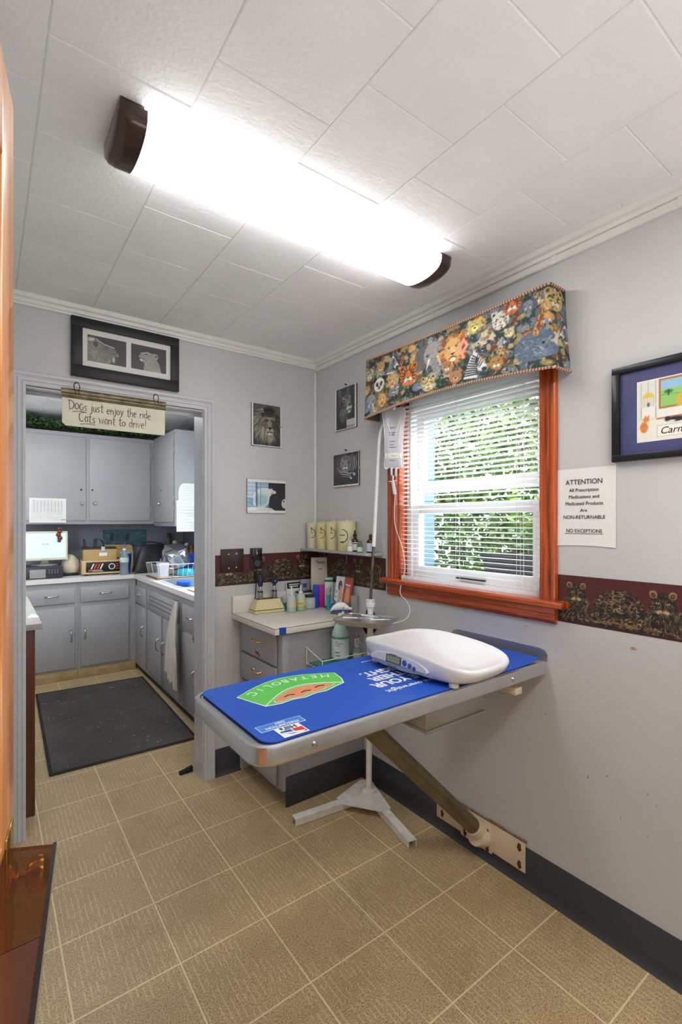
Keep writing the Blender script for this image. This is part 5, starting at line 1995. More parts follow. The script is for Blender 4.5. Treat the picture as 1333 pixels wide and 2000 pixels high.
# black bag hung on the pole under the clamp
t = thing('black_bag', 'folded black cloth bag hanging behind the steel tray on the stand', 'bag', (-.075, -.62, .86))
rings = []
for z, hw_, ht in ((.955, .018, .008), (.93, .040, .014), (.905, .050, .018), (.87, .048, .020), (.845, .036, .016), (.838, .02, .008)):
    rings.append([(-.068 + hw_ * math.cos(a) * (1 + .08 * math.sin(5 * a + z * 40)), -.625 + ht * math.sin(a) * (1 + .2 * math.sin(4 * a)), z + .004 * math.sin(3 * a)) for a in np.linspace(0, 2 * PI, 25)[:-1]])
build('bag_body', G().rings(rings), M('black_cloth', (26, 27, 32), .75, var=.15, vscale=30), t)
build('strap', G().tube([(-.085, -.640, .93), (-.095, -.655, .962), (-.112, -.650, .966), (-.098, -.636, .940)], .004, 8), M('black_cloth'), t)

# ================================================================ DRAWER COUNTER
CABG = M('cabinet_grey_paint', (164, 164, 166), .34, var=.04, vscale=5, bump=.05, bscale=40)
LAM = M('white_speckled_laminate', (226, 222, 212), .35, var=.05, vscale=160)
t = thing('drawer_cabinet', 'grey painted cabinet of drawers with brass pulls in the room corner', 'cabinet', (-.26, -.25, 0))
g = G().box(-.520, -.004, -.488, -.004, .085, .872)
g.box(-.46, -.004, -.478, -.004, .0, .085)
g.box(-.524, -.4885, -.492, -.445, .085, .872, .002)
build('body', g, CABG, t)
build('toe_panel', G().box(-.505, -.004, -.4935, -.4885, .0, .152, .001), BLACKV, t)
dz = [(.700, .858), (.545, .685), (.385, .530), (.225, .370), (.092, .210)]
for z0, z1 in dz:
    d = build('drawer', G().box(-.5365, -.5205, -.438, -.028, z0, z1, .004), CABG, t)
    zc = (z0 + z1) / 2 + .01
    X = frame((-.5365, -.235, zc), (0, -1, 0), (0, 0, 1))
    g = G().tube([X @ Vector(p) for p in ((-.040, 0, .001), (-.038, 0, .016), (-.030, 0, .021), (.030, 0, .021), (.038, 0, .016), (.040, 0, .001))], .0045, 10)
    for q in (-.04, .04):
        g.lathe([(.009, 0), (.008, .003)], n=14, X=X @ Matrix.Translation((q, 0, 0)))
    build('handle', g, BRASS, d)
g = G()
for k, (y, z) in enumerate(((-.25, .725), (-.235, .72), (-.262, .716), (-.225, .728))):
    g.prism([(.006 * math.cos(a) * (1 + .4 * math.sin(3 * a + k)), .009 * math.sin(a)) for a in np.linspace(0, 2 * PI, 10)[:-1]], .0001, .0004, X=RIGHT(y, z, -.5365))
build('paint_chip', g, M('dark_red_chip', (104, 52, 48), .7, var=.2, vscale=80), t)

t = thing('worktop', 'white laminate worktop with backsplash on the corner drawer cabinet', 'worktop', (-.29, -.25, .873))
edge = M('laminate_edge', (214, 211, 204), .4, var=.03)
g = G().box(-.578, -.001, -.512, -.001, .8735, .905, .0025)
build('top', g, LAM, t)
build('backsplash', G().box(-.578, -.001, -.020, -.0015, .9055, 1.004, .0015), LAM, t)
g = G().box(-.5785, -.001, -.5126, -.512, .9035, .9055).box(-.5786, -.578, -.512, -.001, .9035, .9055)
build('edge_line', g, M('dark_seam', (70, 66, 62), .6, var=0), t)
build('blue_tape', G().box(-.553, -.515, -.5132, -.5121, .8745, .9052).box(-.553, -.515, -.5128, -.500, .9052, .9056), M('blue_tape', (28, 72, 164), .6, var=.06), t)

CT = .9058
# ---- diagnostic handle charger
OTO = M('cream_charger_plastic', (226, 212, 160), .4, var=.02)
t = thing('charging_base', 'cream wedge-shaped charger base holding two diagnostic handles', 'charger', (-.385, -.04, CT))
AO = math.atan2(-.101 + .089, -.314 + .489)
XO = Matrix.Translation((-.392, -.078, CT)) @ Matrix.Rotation(AO, 4, 'Z')
hb, wb = .092, .043
g = G().rings([[XO @ Vector(p) for p in ((-a, -b_, z), (a, -b_, z), (a, b_, z), (-a, b_, z))] for a, b_, z in ((hb - .002, wb - .002, 0), (hb, wb, .002), (hb, wb, .0155))])
g.rings([[XO @ Vector(p) for p in ((-a, -b_, z), (a, -b_, z), (a, b_, z), (-a, b_, z))] for a, b_, z in ((hb, wb, .0195), (hb - .022, wb - .018, .074), (hb - .025, wb - .021, .076))])
build('shell', g, OTO, t, angle=20)
build('dark_band', G().box(-hb + .001, hb - .001, -wb + .001, wb - .001, .0156, .0194, X=XO), BLKP, t)
build('dark_top', G().box(-hb + .026, hb - .026, -wb + .022, wb - .022, .0761, .0785, .001, X=XO), M('charger_top', (70, 64, 48), .5), t)
HND = M('handle_grey_metal', (150, 146, 146), .35, .7, var=.04)
NAVY = M('navy_plastic', (32, 42, 70), .35, var=.05)
for (u, kind, lab) in ((-.042, 'oto', 'diagnostic handle with tall navy head in the left charger socket'), (.046, 'oph', 'diagnostic handle with round navy head in the right charger socket')):
    base = XO @ Vector((u, 0, .0787))
    t = thing('diagnostic_handle', lab, 'diagnostic handle', tuple(base), 'diagnostic handles in the charger')
    build('grip', G().lathe([(.0145, 0), (.0145, .044), (.013, .047), (.010, .049)], tuple(base), 24), HND, t)
    build('ring', G().lathe([(.0150, .037), (.0155, .039), (.0155, .042), (.0150, .044)], tuple(base), 24), BLKP, t)
    build('neck', G().lathe([(.009, .0495), (.009, .066), (.007, .070)], tuple(base), 20), CHROME, t)
    if kind == 'oto':
        build('head', G().lathe([(.010, .0702), (.0145, .078), (.0155, .100), (.0135, .122), (.008, .128)], tuple(base), 22), NAVY, t)
    else:
        g = G().lathe([(.008, .0702), (.011, .078), (.009, .082)], tuple(base), 20)
        g.lathe([(.019, -.008), (.0205, -.004), (.0205, .006), (.017, .010)], n=26, X=frame(base + Vector((0, 0, .098)), (1, 0, 0), (0, 0, 1)))
        build('head', g, NAVY, t)
        build('lens', G().lathe([(.005, 0), (.005, .002)], n=14, X=frame(base + Vector((0, -.0102, .098)), (1, 0, 0), (0, 0, 1))), M('lens_grey', (150, 156, 170), .15), t)
g = G().tube([(-.427, -.012, 1.180), (-.427, -.020, 1.165), (-.432, -.012, 1.12), (-.430, -.012, 1.06), (-.440, -.024, .99), (-.45, -.030, .965), (-.445, -.035, .945)], .0032, 8)
single('charger_cord', 'black cord running down from the brown outlet to the cream charger', 'cord', g, BLKP)

# ---- bottles and jars
CLP = M('clear_plastic', (236, 242, 240), .14, trans=.42, ior=1.2, var=0)
LIQ = M('pale_liquid', (206, 224, 212), .1, trans=.3, ior=1.3, var=0)


def squeeze(x, y, lab, labcol, liq, txt=None):
    t = thing('squeeze_bottle', lab, 'bottle', (x, y, CT), 'squeeze bottles by the charger')
    c = (x, y, CT)
    build('bottle_body', G().lathe([(.024, 0), (.0275, .003), (.0275, .075), (.024, .088), (.014, .098), (.012, .101)], c, 28), CLP, t)
    build('liquid', G().lathe([(.0235, .0008), (.0278, .0035), (.0278, .044), (.0274, .0445)], c, 24), liq, t)
    build('cap', G().lathe([(.0135, .1012), (.0135, .112), (.009, .115)], c, 22), M('white_nozzle', (236, 240, 240), .3, trans=.1), t)
    build('nozzle', G().lathe([(.006, .115), (.0045, .148), (.002, .152)], c, 14), M('white_nozzle'), t)
    g = G().rings([[(x + .0279 * math.cos(a), y + .0279 * math.sin(a), CT + z) for a in np.linspace(PI * .95, PI * 1.75, 15)] for z in (.030, .062)], closed=False, cap=False)
    lb = build('label', g, labcol, t)
    if txt:
        for i, ch in enumerate(txt):
            a = PI * 1.18 + i * .105 * PI
            text('lettering', ch, .017, frame((x + .0281 * math.cos(a), y + .0281 * math.sin(a), CT + .038), (-math.sin(a), math.cos(a), 0), (0, 0, 1)), M('olive_ink', (90, 84, 40), .6, var=0), lb, depth=.0001)


squeeze(-.279, -.165, 'clear squeeze bottle with pale tan label, next to the teal jar', M('tan_label', (214, 204, 178), .6, var=.05), LIQ)
squeeze(-.213, -.160, 'clear squeeze bottle with yellow hand-written label, right of its twin', M('yellow_label', (230, 224, 140), .6, var=.04), M('green_liquid', (206, 222, 196), .1, trans=.3, ior=1.3, var=0), 'DOXY')
t = thing('glass_jar', 'clear glass jar of teal liquid beside the cream charger', 'jar', (-.262, -.072, CT))
c = (-.262, -.072, CT)
build('jar_glass', G().lathe([(.026, 0), (.030, .003), (.030, .070), (.032, .074), (.029, .0745), (.0275, .070), (.0275, .006), (.002, .005)], c, 30), CLP, t)
build('liquid', G().lathe([(.0262, .0008), (.0303, .0035), (.0303, .042), (.0299, .0425)], c, 26), M('teal_liquid', (60, 170, 192), .1, trans=.3, ior=1.3, var=0), t)
t = thing('cotton_jar', 'low clear jar with cotton behind the squeeze bottles', 'jar', (-.130, -.115, CT))
c = (-.135, -.127, CT)
build('jar_glass', G().lathe([(.036, 0), (.040, .004), (.040, .058), (.034, .066), (.030, .068)], c, 30), CLP, t)
build('cotton', G().ball((c[0], c[1], c[2] + .031), (.035, .035, .027), 16), M('cotton_white', (236, 236, 230), .95, bump=.6, bscale=160), t)
build('lid', G().lathe([(.031, .0682), (.033, .070), (.033, .078), (.029, .080)], c, 28), M('dark_green_lid', (44, 66, 58), .35), t)

# card holder and cup behind
t = thing('business_card_box', 'white card box with a black printed header, behind the bottles', 'card box', (-.20, -.045, CT))
X = frame((-.232, -.034, CT + .001), (1, .0, 0), (0, .12, 1))
build('card', G().box(0, .105, 0, .150, 0, .012, .001, X=X), WHITEP, t)
build('header', G().box(.001, .104, .112, .149, .0121, .0126, X=X), M('header_black', (30, 32, 40), .5), t)
for v, w_ in ((.133, .075), (.121, .066)):
    build('print_line', G().box(.014, .014 + w_, v, v + .006, .0127, .0130, X=X), WHITEP, t)
t = thing('supply_box', 'flat grey and white carton with dark green lid edge behind the bottles', 'box', (-.155, -.05, CT))
build('carton', G().box(-.185, -.085, -.084, -.052, CT, CT + .088, .002), M('grey_carton', (206, 206, 200), .6, var=.04), t)
build('lid_edge', G().box(-.187, -.083, -.086, -.0505, CT + .0882, CT + .100, .002), M('dark_green_lid'), t)
t = thing('plastic_cup', 'translucent plastic measuring cup with violet print on the grey carton', 'cup', (-.135, -.068, CT + .1002))
c = (-.135, -.068, CT + .1002)
build('cup_body', G().lathe([(.0190, 0), (.024, .060), (.0265, .061), (.0265, .066), (.0238, .0665), (.0225, .060), (.0178, .002), (.001, .0018)], c, 30), M('frosted_plastic', (196, 200, 218), .3, trans=.5, ior=1.2, var=0), t)
g = G().rings([[(c[0] + r * math.cos(a), c[1] + r * math.sin(a), c[2] + z) for a in np.linspace(PI * 1.25, PI * 1.6, 8)] for z, r in ((.022, .0214), (.046, .0234))], closed=False, cap=False)
build('violet_print', g, M('violet_ink', (74, 54, 130), .5, var=.2, vscale=200), t)
t = thing('pump_bottle', 'small white pump bottle with purple and pink label', 'bottle', (-.055, -.052, CT))
c = (-.058, -.055, CT)
build('bottle_body', G().lathe([(.017, 0), (.019, .003), (.019, .125), (.012, .134), (.010, .136)], c, 24), M('purple_bottle', (82, 48, 130), .4, var=.06), t)
build('pink_spot', G().lathe([(.0195, .084), (.0195, .104)], c, 24), M('pink_print', (226, 56, 140), .4), t)
build('cap', G().lathe([(.0115, .1362), (.013, .138), (.013, .165), (.009, .172)], c, 22), M('grey_white_cap', (214, 214, 220), .35), t)

# blue, magenta boxes and the two syringes
single('blue_carton', 'narrow bright blue carton standing on the worktop', 'box', G().box(-.016, .016, -.013, .013, 0, .140, .001, X=TOP(-.094, -.140, CT, -.5)), M('carton_blue', (28, 66, 190), .4, var=.12, vscale=60))
single('magenta_carton', 'narrow magenta carton right of the blue carton', 'box', G().box(-.020, .020, -.012, .012, 0, .135, .001, X=TOP(-.045, -.136, CT, -.5)), M('carton_magenta', (196, 36, 150), .4, var=.14, vscale=60))
t = thing('medicine_carton', 'tall white carton with green ends left of the tall brochure', 'box', (-.030, -.150, CT))
X = TOP(-.028, -.184, CT, -.45)
build('carton', G().box(-.0235, .0235, -.013, .013, .014, .168, .001, X=X), WHITEP, t)
build('green_ends', G().box(-.024, .024, -.0135, .0135, .0, .0139, .001, X=X).box(-.024, .024, -.0135, .0135, .158, .170, .001, X=X), M('carton_green', (26, 124, 92), .4), t)
build('top', G().box(-.0235, .0235, -.013, .013, .1702, .184, .001, X=X), M('pale_green', (206, 226, 214), .5), t)
for u, z0, z1 in ((-.010, .03, .10), (-.004, .05, .13), (.010, .10, .135)):
    build('print_line', G().box(u, u + .003, -.0136, -.0131, z0, z1, X=X), INK, t)
t = thing('dosing_syringe', 'teal dosing syringe standing on its flange in front of the white carton', 'syringe', (-.068, -.238, CT))
c = (-.066, -.236, CT)
build('plunger', G().lathe([(.0185, 0), (.0185, .003), (.012, .005), (.0115, .088)], c, 24), M('teal_plastic', (44, 172, 186), .35, var=.02), t)
build('barrel', G().lathe([(.0135, .0882), (.0135, .126), (.006, .132)], c, 24), M('syringe_barrel', (214, 226, 210), .25, trans=.2), t)
g = G()
for z in (.096, .104, .112, .120):
    g.lathe([(.0137, z), (.0137, z + .0015)], c, 24)
build('marks', g, INK, t)

# tall brochure leaning at the window wall, rack with two leaflets
t = thing('tall_brochure', 'tall beige brochure headed Time for, leaning on the wall behind', 'brochure', (-.02, -.10, CT))
X = frame((-.088, -.075, CT + .0008), (.80, -.60, 0), (.03, .035, 1))
build('cover', G().box(0, .118, 0, .300, -.008, .0, .001, X=X), M('beige_print', (206, 196, 182), .5, var=.04, vscale=4), t)
text('lettering', 'Time for', .026, X @ Matrix.Translation((.060, .262, .0002)), INK, t, depth=.0002, sx=.62, bold=.0004)
build('print_line', G().box(.044, .070, .226, .231, .0002, .0005, X=X), M('grey_ink', (90, 84, 80), .6, var=0), t)
build('page_edge', G().box(.1181, .126, .003, .298, -.010, -.001, X=X), M('brochure_side', (120, 110, 104), .6), t)


def leaflet_a():
    c = Canvas(34, 76, (196, 208, 218), 51)
    c.ell(.24, .74, .10, .15, (74, 52, 44), soft=.2)
    c.ell(.27, .66, .06, .09, (196, 140, 112))
    c.ell(.28, .48, .10, .16, (206, 150, 118), soft=.2)
    c.poly([(0, 0), (.45, 0), (.45, .10), (0, .34)], (34, 70, 160))
    c.ell(.12, .13, .07, .06, (206, 214, 230))
    c.ell(.22, .30, .06, .09, (176, 170, 150), soft=.3)
    for y in (.60, .56, .43):
        c.seg((.03, y), (.13, y - .01), .010, (64, 74, 110), .8)
    return c.grain(4)


def leaflet_b():
    c = Canvas(38, 80, (150, 66, 40), 52)
    c.grad((120, 54, 40), (170, 76, 46), .6)
    c.ell(.24, .42, .15, .30, (206, 128, 90), soft=.3)
    for q in (.17, .24, .31):
        c.seg((q, .66), (q + .02, .28), .030, (222, 148, 108), .9)
    c.ell(.22, .20, .16, .10, (190, 92, 60), soft=.3)
    c.rays(40, (.24, .2), .03, .14, .01, [(90, 40, 32), (220, 150, 110)], .6)
    c.seg((.10, .79), (.36, .77), .018, (238, 226, 214), .95)
    c.seg((.14, .73), (.32, .715), .007, (226, 206, 190), .9)
    return c.grain(4)


t = thing('leaflet_rack', 'clear two-pocket leaflet rack standing on the right of the worktop', 'rack', (.0, -.37, CT))
ACR = M('clear_acrylic', (226, 230, 236), .08, trans=.9, ior=1.2, var=0)
RX = frame((-.108, -.338, CT + .001), (.68, -.73, 0), (.14, .16, 1))
g = G().box(-.004, .098, 0, .004, -.004, .050, X=RX).box(-.004, .098, .0, .16, -.004, -.001, X=RX).box(-.004, .098, 0, .060, .047, .050, X=RX)
build('rack_body', g, ACR, t)
build('label_strip', G().box(.0, .094, .004, .052, .0502, .0507, X=RX), M('rack_blue_print', (30, 66, 158), .4, var=.3, vscale=50), t)
for k, (cv, o, lab, nm) in enumerate(((leaflet_a(), 0.002, 'white leaflet showing a woman with dark hair, left in the rack', 'w'),
                                      (leaflet_b(), .050, 'rust-brown leaflet with pale hands, right in the rack', 'b'))):
    X2 = RX @ Matrix.Translation((o, .006, .010 + .012 * k)) @ Matrix.Rotation(-.10 - .02 * k, 4, 'Z')
    w_, h_ = (.050, .205) if k == 0 else (.055, .205)
    tt = thing('leaflet', lab, 'leaflet', tuple(X2.translation), 'leaflets in the rack')
    build('paper', G().box(0, w_, 0, h_, -.002, .0, X=X2), M('leaflet_paper_%d' % k, ((226, 228, 230), (70, 48, 44))[k], .5), tt)
    paint('cover_print', cv, flat(X2 @ Matrix.Translation((0, 0, .0004)), w_ - (.0 if k == 0 else .006), h_ - (.0 if k == 0 else .006)), tt, PRINTG)
single('grey_binder', 'silver-grey ring binder upright beside the leaflet rack', 'binder', G().box(0, .030, 0, .030, 0, .105, .003, X=TOP(-.045, -.452, CT, .0)).cyl((-.012, -.440, CT), (-.012, -.440, CT + .106), .007, n=14), M('silver_plastic', (176, 176, 176), .3, .4, var=.03))

# ================================================================ WALL SHELF
t = thing('wall_shelf', 'narrow grey shelf with rounded edge on the window wall near the corner', 'shelf', (-.06, -.33, 1.25))
SHG = M('shelf_grey', (176, 182, 184), .35, var=.05)
pl = [(-.002, -.004), (-.118, -.004)] + [(-.118 + .03 - .03 * math.cos(a), -.635 - .03 * math.sin(a)) for a in np.linspace(0, PI / 2, 8)] + [(-.03 + .028 * math.sin(a), -.637 - .028 * math.cos(a)) for a in np.linspace(0, PI / 2, 8)]
build('board', G().prism(pl, 1.250, 1.2635).prism([(x * 1.03 - (.002 if x < -.01 else -.00), y) for x, y in inset(pl, .0015)], 1.2525, 1.2610), SHG, t)
for y in (-.10, -.34, -.585):
    build('bracket', G().box(-.095, -.0025, y - .006, y + .006, 1.242, 1.2498, .001).box(-.008, -.0025, y - .006, y + .006, 1.185, 1.2418, .001), M('bracket_metal', (120, 118, 116), .4, .6), t)
SZ = 1.2638
CANM = [M('cream_canister_%d' % k, c_, .38, var=.02) for k, c_ in enumerate(((228, 224, 190), (230, 216, 160), (230, 218, 166), (230, 222, 180)))]
EMB = M('navy_emblem', (40, 46, 62), .5, var=0)
labs = ('pale cream canister at the corner end of the shelf', 'cream canister, second from the room corner on the shelf', 'cream canister with raised tab lid, third on the shelf', 'widest cream canister, beside the brown dropper bottle')
for k, (y, r, h) in enumerate(((-.062, .044, .155), (-.168, .044, .157), (-.274, .044, .160), (-.402, .054, .165))):
    x = -.0575
    c = (x, y, SZ)
    t = thing('canister', labs[k], 'canister', c, 'cream canisters on the shelf')
    build('canister_body', G().lathe([(r * .86, 0), (r * .90, .003), (r * .985, h * .96), (r, h - .002), (r * .97, h)], c, 36), CANM[k], t)
    build('lid', G().lathe([(r * 1.02, h + .0002), (r * 1.02, h + .003), (r * .9, h + .005)], c, 36), CANM[k], t)
    kn = G().box(c[0] - .003, c[0] + .003, y - .011, y + .011, SZ + h + .005, SZ + h + (.017 if k == 2 else .011), .001)
    build('lid_tab', kn, CANM[k], t)
    # curved emblem on the side facing the room: a bow with a small upright sign

    def onc(a, z, rr=r, cc=c, hh=h):
        f = .90 + .085 * z / hh
        q = rr * f + .0006
        return Vector((cc[0] + q * math.cos(a), cc[1] + q * math.sin(a), cc[2] + z))
    a0 = PI * 1.20 if k < 3 else PI * 1.13
    sc = 1.0 if k < 3 else 1.35
    zc = h * .60 if k < 3 else h * .52
    wq = .60 / (r / .044)
    arc = [onc(a0 + wq * sc * (.05 + .95 * math.cos(b)), zc + .027 * sc * math.sin(b)) for b in np.linspace(PI * .5, -PI * .55, 20)]
    g = G().tube(arc, .0016 if k < 3 else .0022, 6)
    if k < 3:
        g.tube([onc(a0 + .03, zc + .040), onc(a0 + .03, zc + .012)], .0018, 6).tube([onc(a0 - .12, zc + .032), onc(a0 + .18, zc + .032)], .0016, 6)
    g.tube([onc(a0 - .16 * sc, zc + .004), onc(a0 + .26 * sc, zc + .004)], .0018 * sc, 6)
    if k == 3:
        g.tube([onc(a0 - .2, zc - .034), onc(a0 + .12, zc - .036), onc(a0 + .22, zc - .033)], [.002, .005, .002], 8)
        g.tube([onc(a0 + 1.20, zc - .026), onc(a0 + 1.33, zc - .036), onc(a0 + 1.5, zc - .030)], .0022, 6)
    build('emblem', g, EMB, t)
AMB = M('amber_bottle_glass', (52, 28, 22), .15, coat=.5, var=.05)
for k, (y, lab, drop) in enumerate(((-.487, 'brown glass dropper bottle with white label beside the widest canister', 1), (-.622, 'brown glass bottle with blue-white label at the near shelf end', 0))):
    c = (-.062, y, SZ)
    t = thing('amber_bottle', lab, 'bottle', c, 'brown bottles on the shelf')
    build('bottle_body', G().lathe([(.019, 0), (.0215, .003), (.0215, .058), (.017, .068), (.009, .074), (.009, .082)], c, 28), AMB, t)
    build('label', G().lathe([(.0219, .008), (.0219, .052)], c, 28, cap=False), M('bottle_label_%d' % k, ((228, 228, 222), (206, 210, 224))[k], .6, var=.03), t)
    if k == 0:
        build('print_line', G().lathe([(.0222, .043), (.0222, .048)], c, 28, cap=False), INK, t)
        build('cap', G().lathe([(.0105, .0822), (.0105, .096), (.008, .098)], c, 20), BLKP, t)
        build('dropper_bulb', G().lathe([(.0055, .0982), (.0058, .112), (.003, .118)], c, 16), BLKP, t)
    else:
        build('cap', G().lathe([(.0095, .0822), (.0095, .094), (.004, .101)], c, 20), AMB, t)
for k, (x, y, lab, nm) in enumerate(((-.100, -.492, 'small clear vial with white label in front of the dropper bottle', 'w'), (-.092, -.568, 'small vial with green and white label between the brown bottles', 'g'))):
    c = (x, y, SZ)
    t = thing('medicine_vial', lab, 'vial', c, 'vials on the shelf')
    build('vial_body', G().lathe([(.0145, 0), (.016, .002), (.016, .040), (.010, .047), (.0085, .052)], c, 24), CLP if k == 0 else M('green_glass', (104, 136, 108), .2, trans=.3), t)
    build('label', G().lathe([(.0164, .005), (.0164, .030)], c, 24, cap=False), (WHITEP, M('pale_green_label', (190, 212, 190), .6, var=.2, vscale=120))[k], t)
    build('cap', G().lathe([(.0095, .0522), (.0095, .060), (.007, .061)], c, 20), (M('grey_white_cap'), M('green_cap', (80, 120, 84), .4))[k], t)
single('yellow_card', 'small yellow card slip standing by the widest canister', 'card', G().box(-.116, -.114, -.456, -.448, SZ, SZ + .034), M('yellow_slip', (226, 196, 60), .6))

# ================================================================ WIRE RACK WITH BOTTLES (on the end panel)
t = thing('wire_rack', 'white wire rack with a green glass tray fixed to the cabinet end', 'rack', (-.22, -.57, .70))
WW = M('white_wire', (230, 230, 226), .4, var=0)
RZ = .700
g = G()
x0, x1, y0_, y1_ = -.385, -.070, -.640, -.497
g.tube([(x0, y0_, RZ), (x1, y0_, RZ), (x1, y1_, RZ), (x0, y1_, RZ)], .0028, 8, loop=True)
g.tube([(x0, y0_, RZ + .045), (x1, y0_, RZ + .045)], .0025, 8)
for x in (x0, x1):
    g.tube([(x, y0_, RZ), (x, y0_, RZ + .045), (x, y1_, RZ + .085), (x, y1_, RZ)], .0025, 8)
for y in np.linspace(y0_ + .03, y1_ - .03, 4):
    g.tube([(x0, y, RZ), (x1, y, RZ)], .0016, 6)
build('wire_frame', g, WW, t)
build('glass_tray', G().box(x0 + .010, x1 - .010, y0_ + .008, y1_ - .006, RZ + .003, RZ + .008, .001), M('green_glass_tray', (70, 150, 120), .12, trans=.35, ior=1.3, var=0), t)
BZ = RZ + .0085
t = thing('spray_bottle', 'white trigger spray bottle of blue-green cleaner on the wire rack', 'spray bottle', (-.209, -.549, BZ))
c = (-.209, -.549, BZ)
build('bottle_body', G().lathe([(.041, 0), (.0455, .004), (.0455, .125), (.043, .140), (.028, .175), (.015, .190), (.0145, .200)], c, 36), M('bottle_plastic', (206, 234, 226), .2, trans=.2, ior=1.25, var=0), t)
build('liquid', G().lathe([(.0413, .0008), (.0457, .0045), (.0457, .122), (.0452, .1245)], c, 32), M('bluegreen_cleaner', (88, 180, 170), .15, trans=.2, ior=1.3, var=0), t)
lb = build('label', G().rings([[(c[0] + .0463 * math.cos(a), c[1] + .0463 * math.sin(a), BZ + z) for a in np.linspace(PI * .85, PI * 1.95, 26)] for z in (.012, .112)], closed=False, cap=False), M('cleaner_label', (216, 228, 226), .5, var=.02), t)
g = G()
for z, a0, a1 in ((.098, 1.10, 1.22), (.088, 1.10, 1.38), (.078, 1.12, 1.30), (.044, 1.10, 1.30), (.040, 1.10, 1.26), (.028, 1.14, 1.28), (.024, 1.14, 1.28)):
    g.rings([[(c[0] + .0465 * math.cos(a), c[1] + .0465 * math.sin(a), BZ + zz) for a in np.linspace(PI * a0, PI * a1, 8)] for zz in (z, z + .0026)], closed=False, cap=False)
build('label_print', g, M('slate_ink'), lb)
build('neck', G().lathe([(.017, .2002), (.017, .218), (.012, .222), (.011, .240)], c, 24), WPL, t)
HXf = frame((c[0], c[1], BZ + .240), (.93, -.37, 0), (0, 0, 1))
# trigger head: a rounded beak-like shroud with nozzle and trigger
sec = [(-.052, .006, .004, .010), (-.040, .018, .012, .014), (-.018, .026, .020, .018), (.006, .028, .021, .018), (.026, .024, .018, .016), (.040, .018, .012, .012), (.048, .013, .009, .009)]
rings = [[HXf @ Vector((u, .010 + v0 + hh * math.sin(a), ww * math.cos(a))) for a in np.linspace(0, 2 * PI, 19)[:-1]] for (u, v0, hh, ww) in sec]
build('trigger_shroud', G().rings(rings), WPL, t)
build('nozzle', G().cyl(HXf @ Vector((.0482, .022, 0)), HXf @ Vector((.062, .020, 0)), .008, n=16), M('pale_blue_nozzle', (206, 216, 236), .35), t)
build('trigger', G().tube([HXf @ Vector(p) for p in ((.014, .008, 0), (.018, -.010, 0), (.026, -.030, 0), (.036, -.046, 0))], [.007, .006, .005, .003], 10), WPL, t)
build('pin', G().cyl(HXf @ Vector((.012, .030, .0175)), HXf @ Vector((.012, .030, .020)), .0035, n=12), M('slate_ink'), t)
t = thing('dropper_bottle', 'small blue-tinted bottle with red-tipped applicators right of the spray bottle', 'bottle', (-.128, -.588, BZ))
c = (-.130, -.590, BZ)
build('bottle_body', G().lathe([(.021, 0), (.024, .003), (.024, .045), (.016, .056), (.013, .058)], c, 26), M('pale_blue_plastic', (170, 206, 220), .2, trans=.35, ior=1.25, var=0), t)
build('label', G().rings([[(c[0] + .0243 * math.cos(a), c[1] + .0243 * math.sin(a), BZ + z) for a in np.linspace(PI, PI * 1.9, 14)] for z in (.006, .032)], closed=False, cap=False), M('cream_label', (226, 224, 190), .6, var=.03), t)
build('cap', G().lathe([(.0155, .0582), (.0165, .060), (.0165, .074), (.011, .079)], c, 24), M('frosted_cap', (206, 218, 220), .35), t)
for q in (-.008, .007):
    tip = Vector((c[0] + q * 1.6, c[1], BZ + .107))
    build('applicator', G().cyl((c[0] + q, c[1], BZ + .079), tip, .0036, .003, 12), WHITEP, t)
    build('red_tip', G().lathe([(.0045, 0), (.0045, .008), (.002, .012)], tuple(tip), 14), M('red_tip', (206, 50, 52), .4), t)

# ================================================================ LAB BEHIND THE DOORWAY
LC = M('lab_cabinet_grey', (166, 166, 168), .36, var=.035, vscale=4, bump=.05, bscale=40)
TOEW = M('bare_toe_board', (178, 154, 112), .7, var=.16, vscale=10, stretch=(1, 1, 6))
DARKG = M('dark_gap', (30, 30, 32), .8, var=0)


def pull(parent, X, half, vertical=False):
    """arched chrome pull; X on the door face, u along it"""
    R_ = Matrix.Rotation(PI / 2, 4, 'Z') if vertical else Matrix.Identity(4)
    g = G().tube([X @ R_ @ Vector((half * k, 0, .002 + .022 * math.sqrt(max(0, 1 - k * k)))) for k in np.linspace(-1, 1, 13)],
                 [.0065, .0055, .005, .005, .005, .005, .0055, .005, .005, .005, .005, .0055, .0065], 10)
    for q in (-half, half):
        g.lathe([(.009, 0), (.008, .003)], n=14, X=X @ R_ @ Matrix.Translation((q, 0, 0)))
    build('handle', g, CHROME, parent)


def knob(parent, X):
    build('knob', G().lathe([(.008, 0), (.006, .008), (.014, .013), (.0165, .019), (.013, .025), (.004, .027)], n=20, X=X), CHROME, parent)


# ---- base units on the far wall: door and drawer fronts proud of the face frame
def FB(x, z):
    return frame((x, 2.344, z), (1, 0, 0), (0, 0, 1))


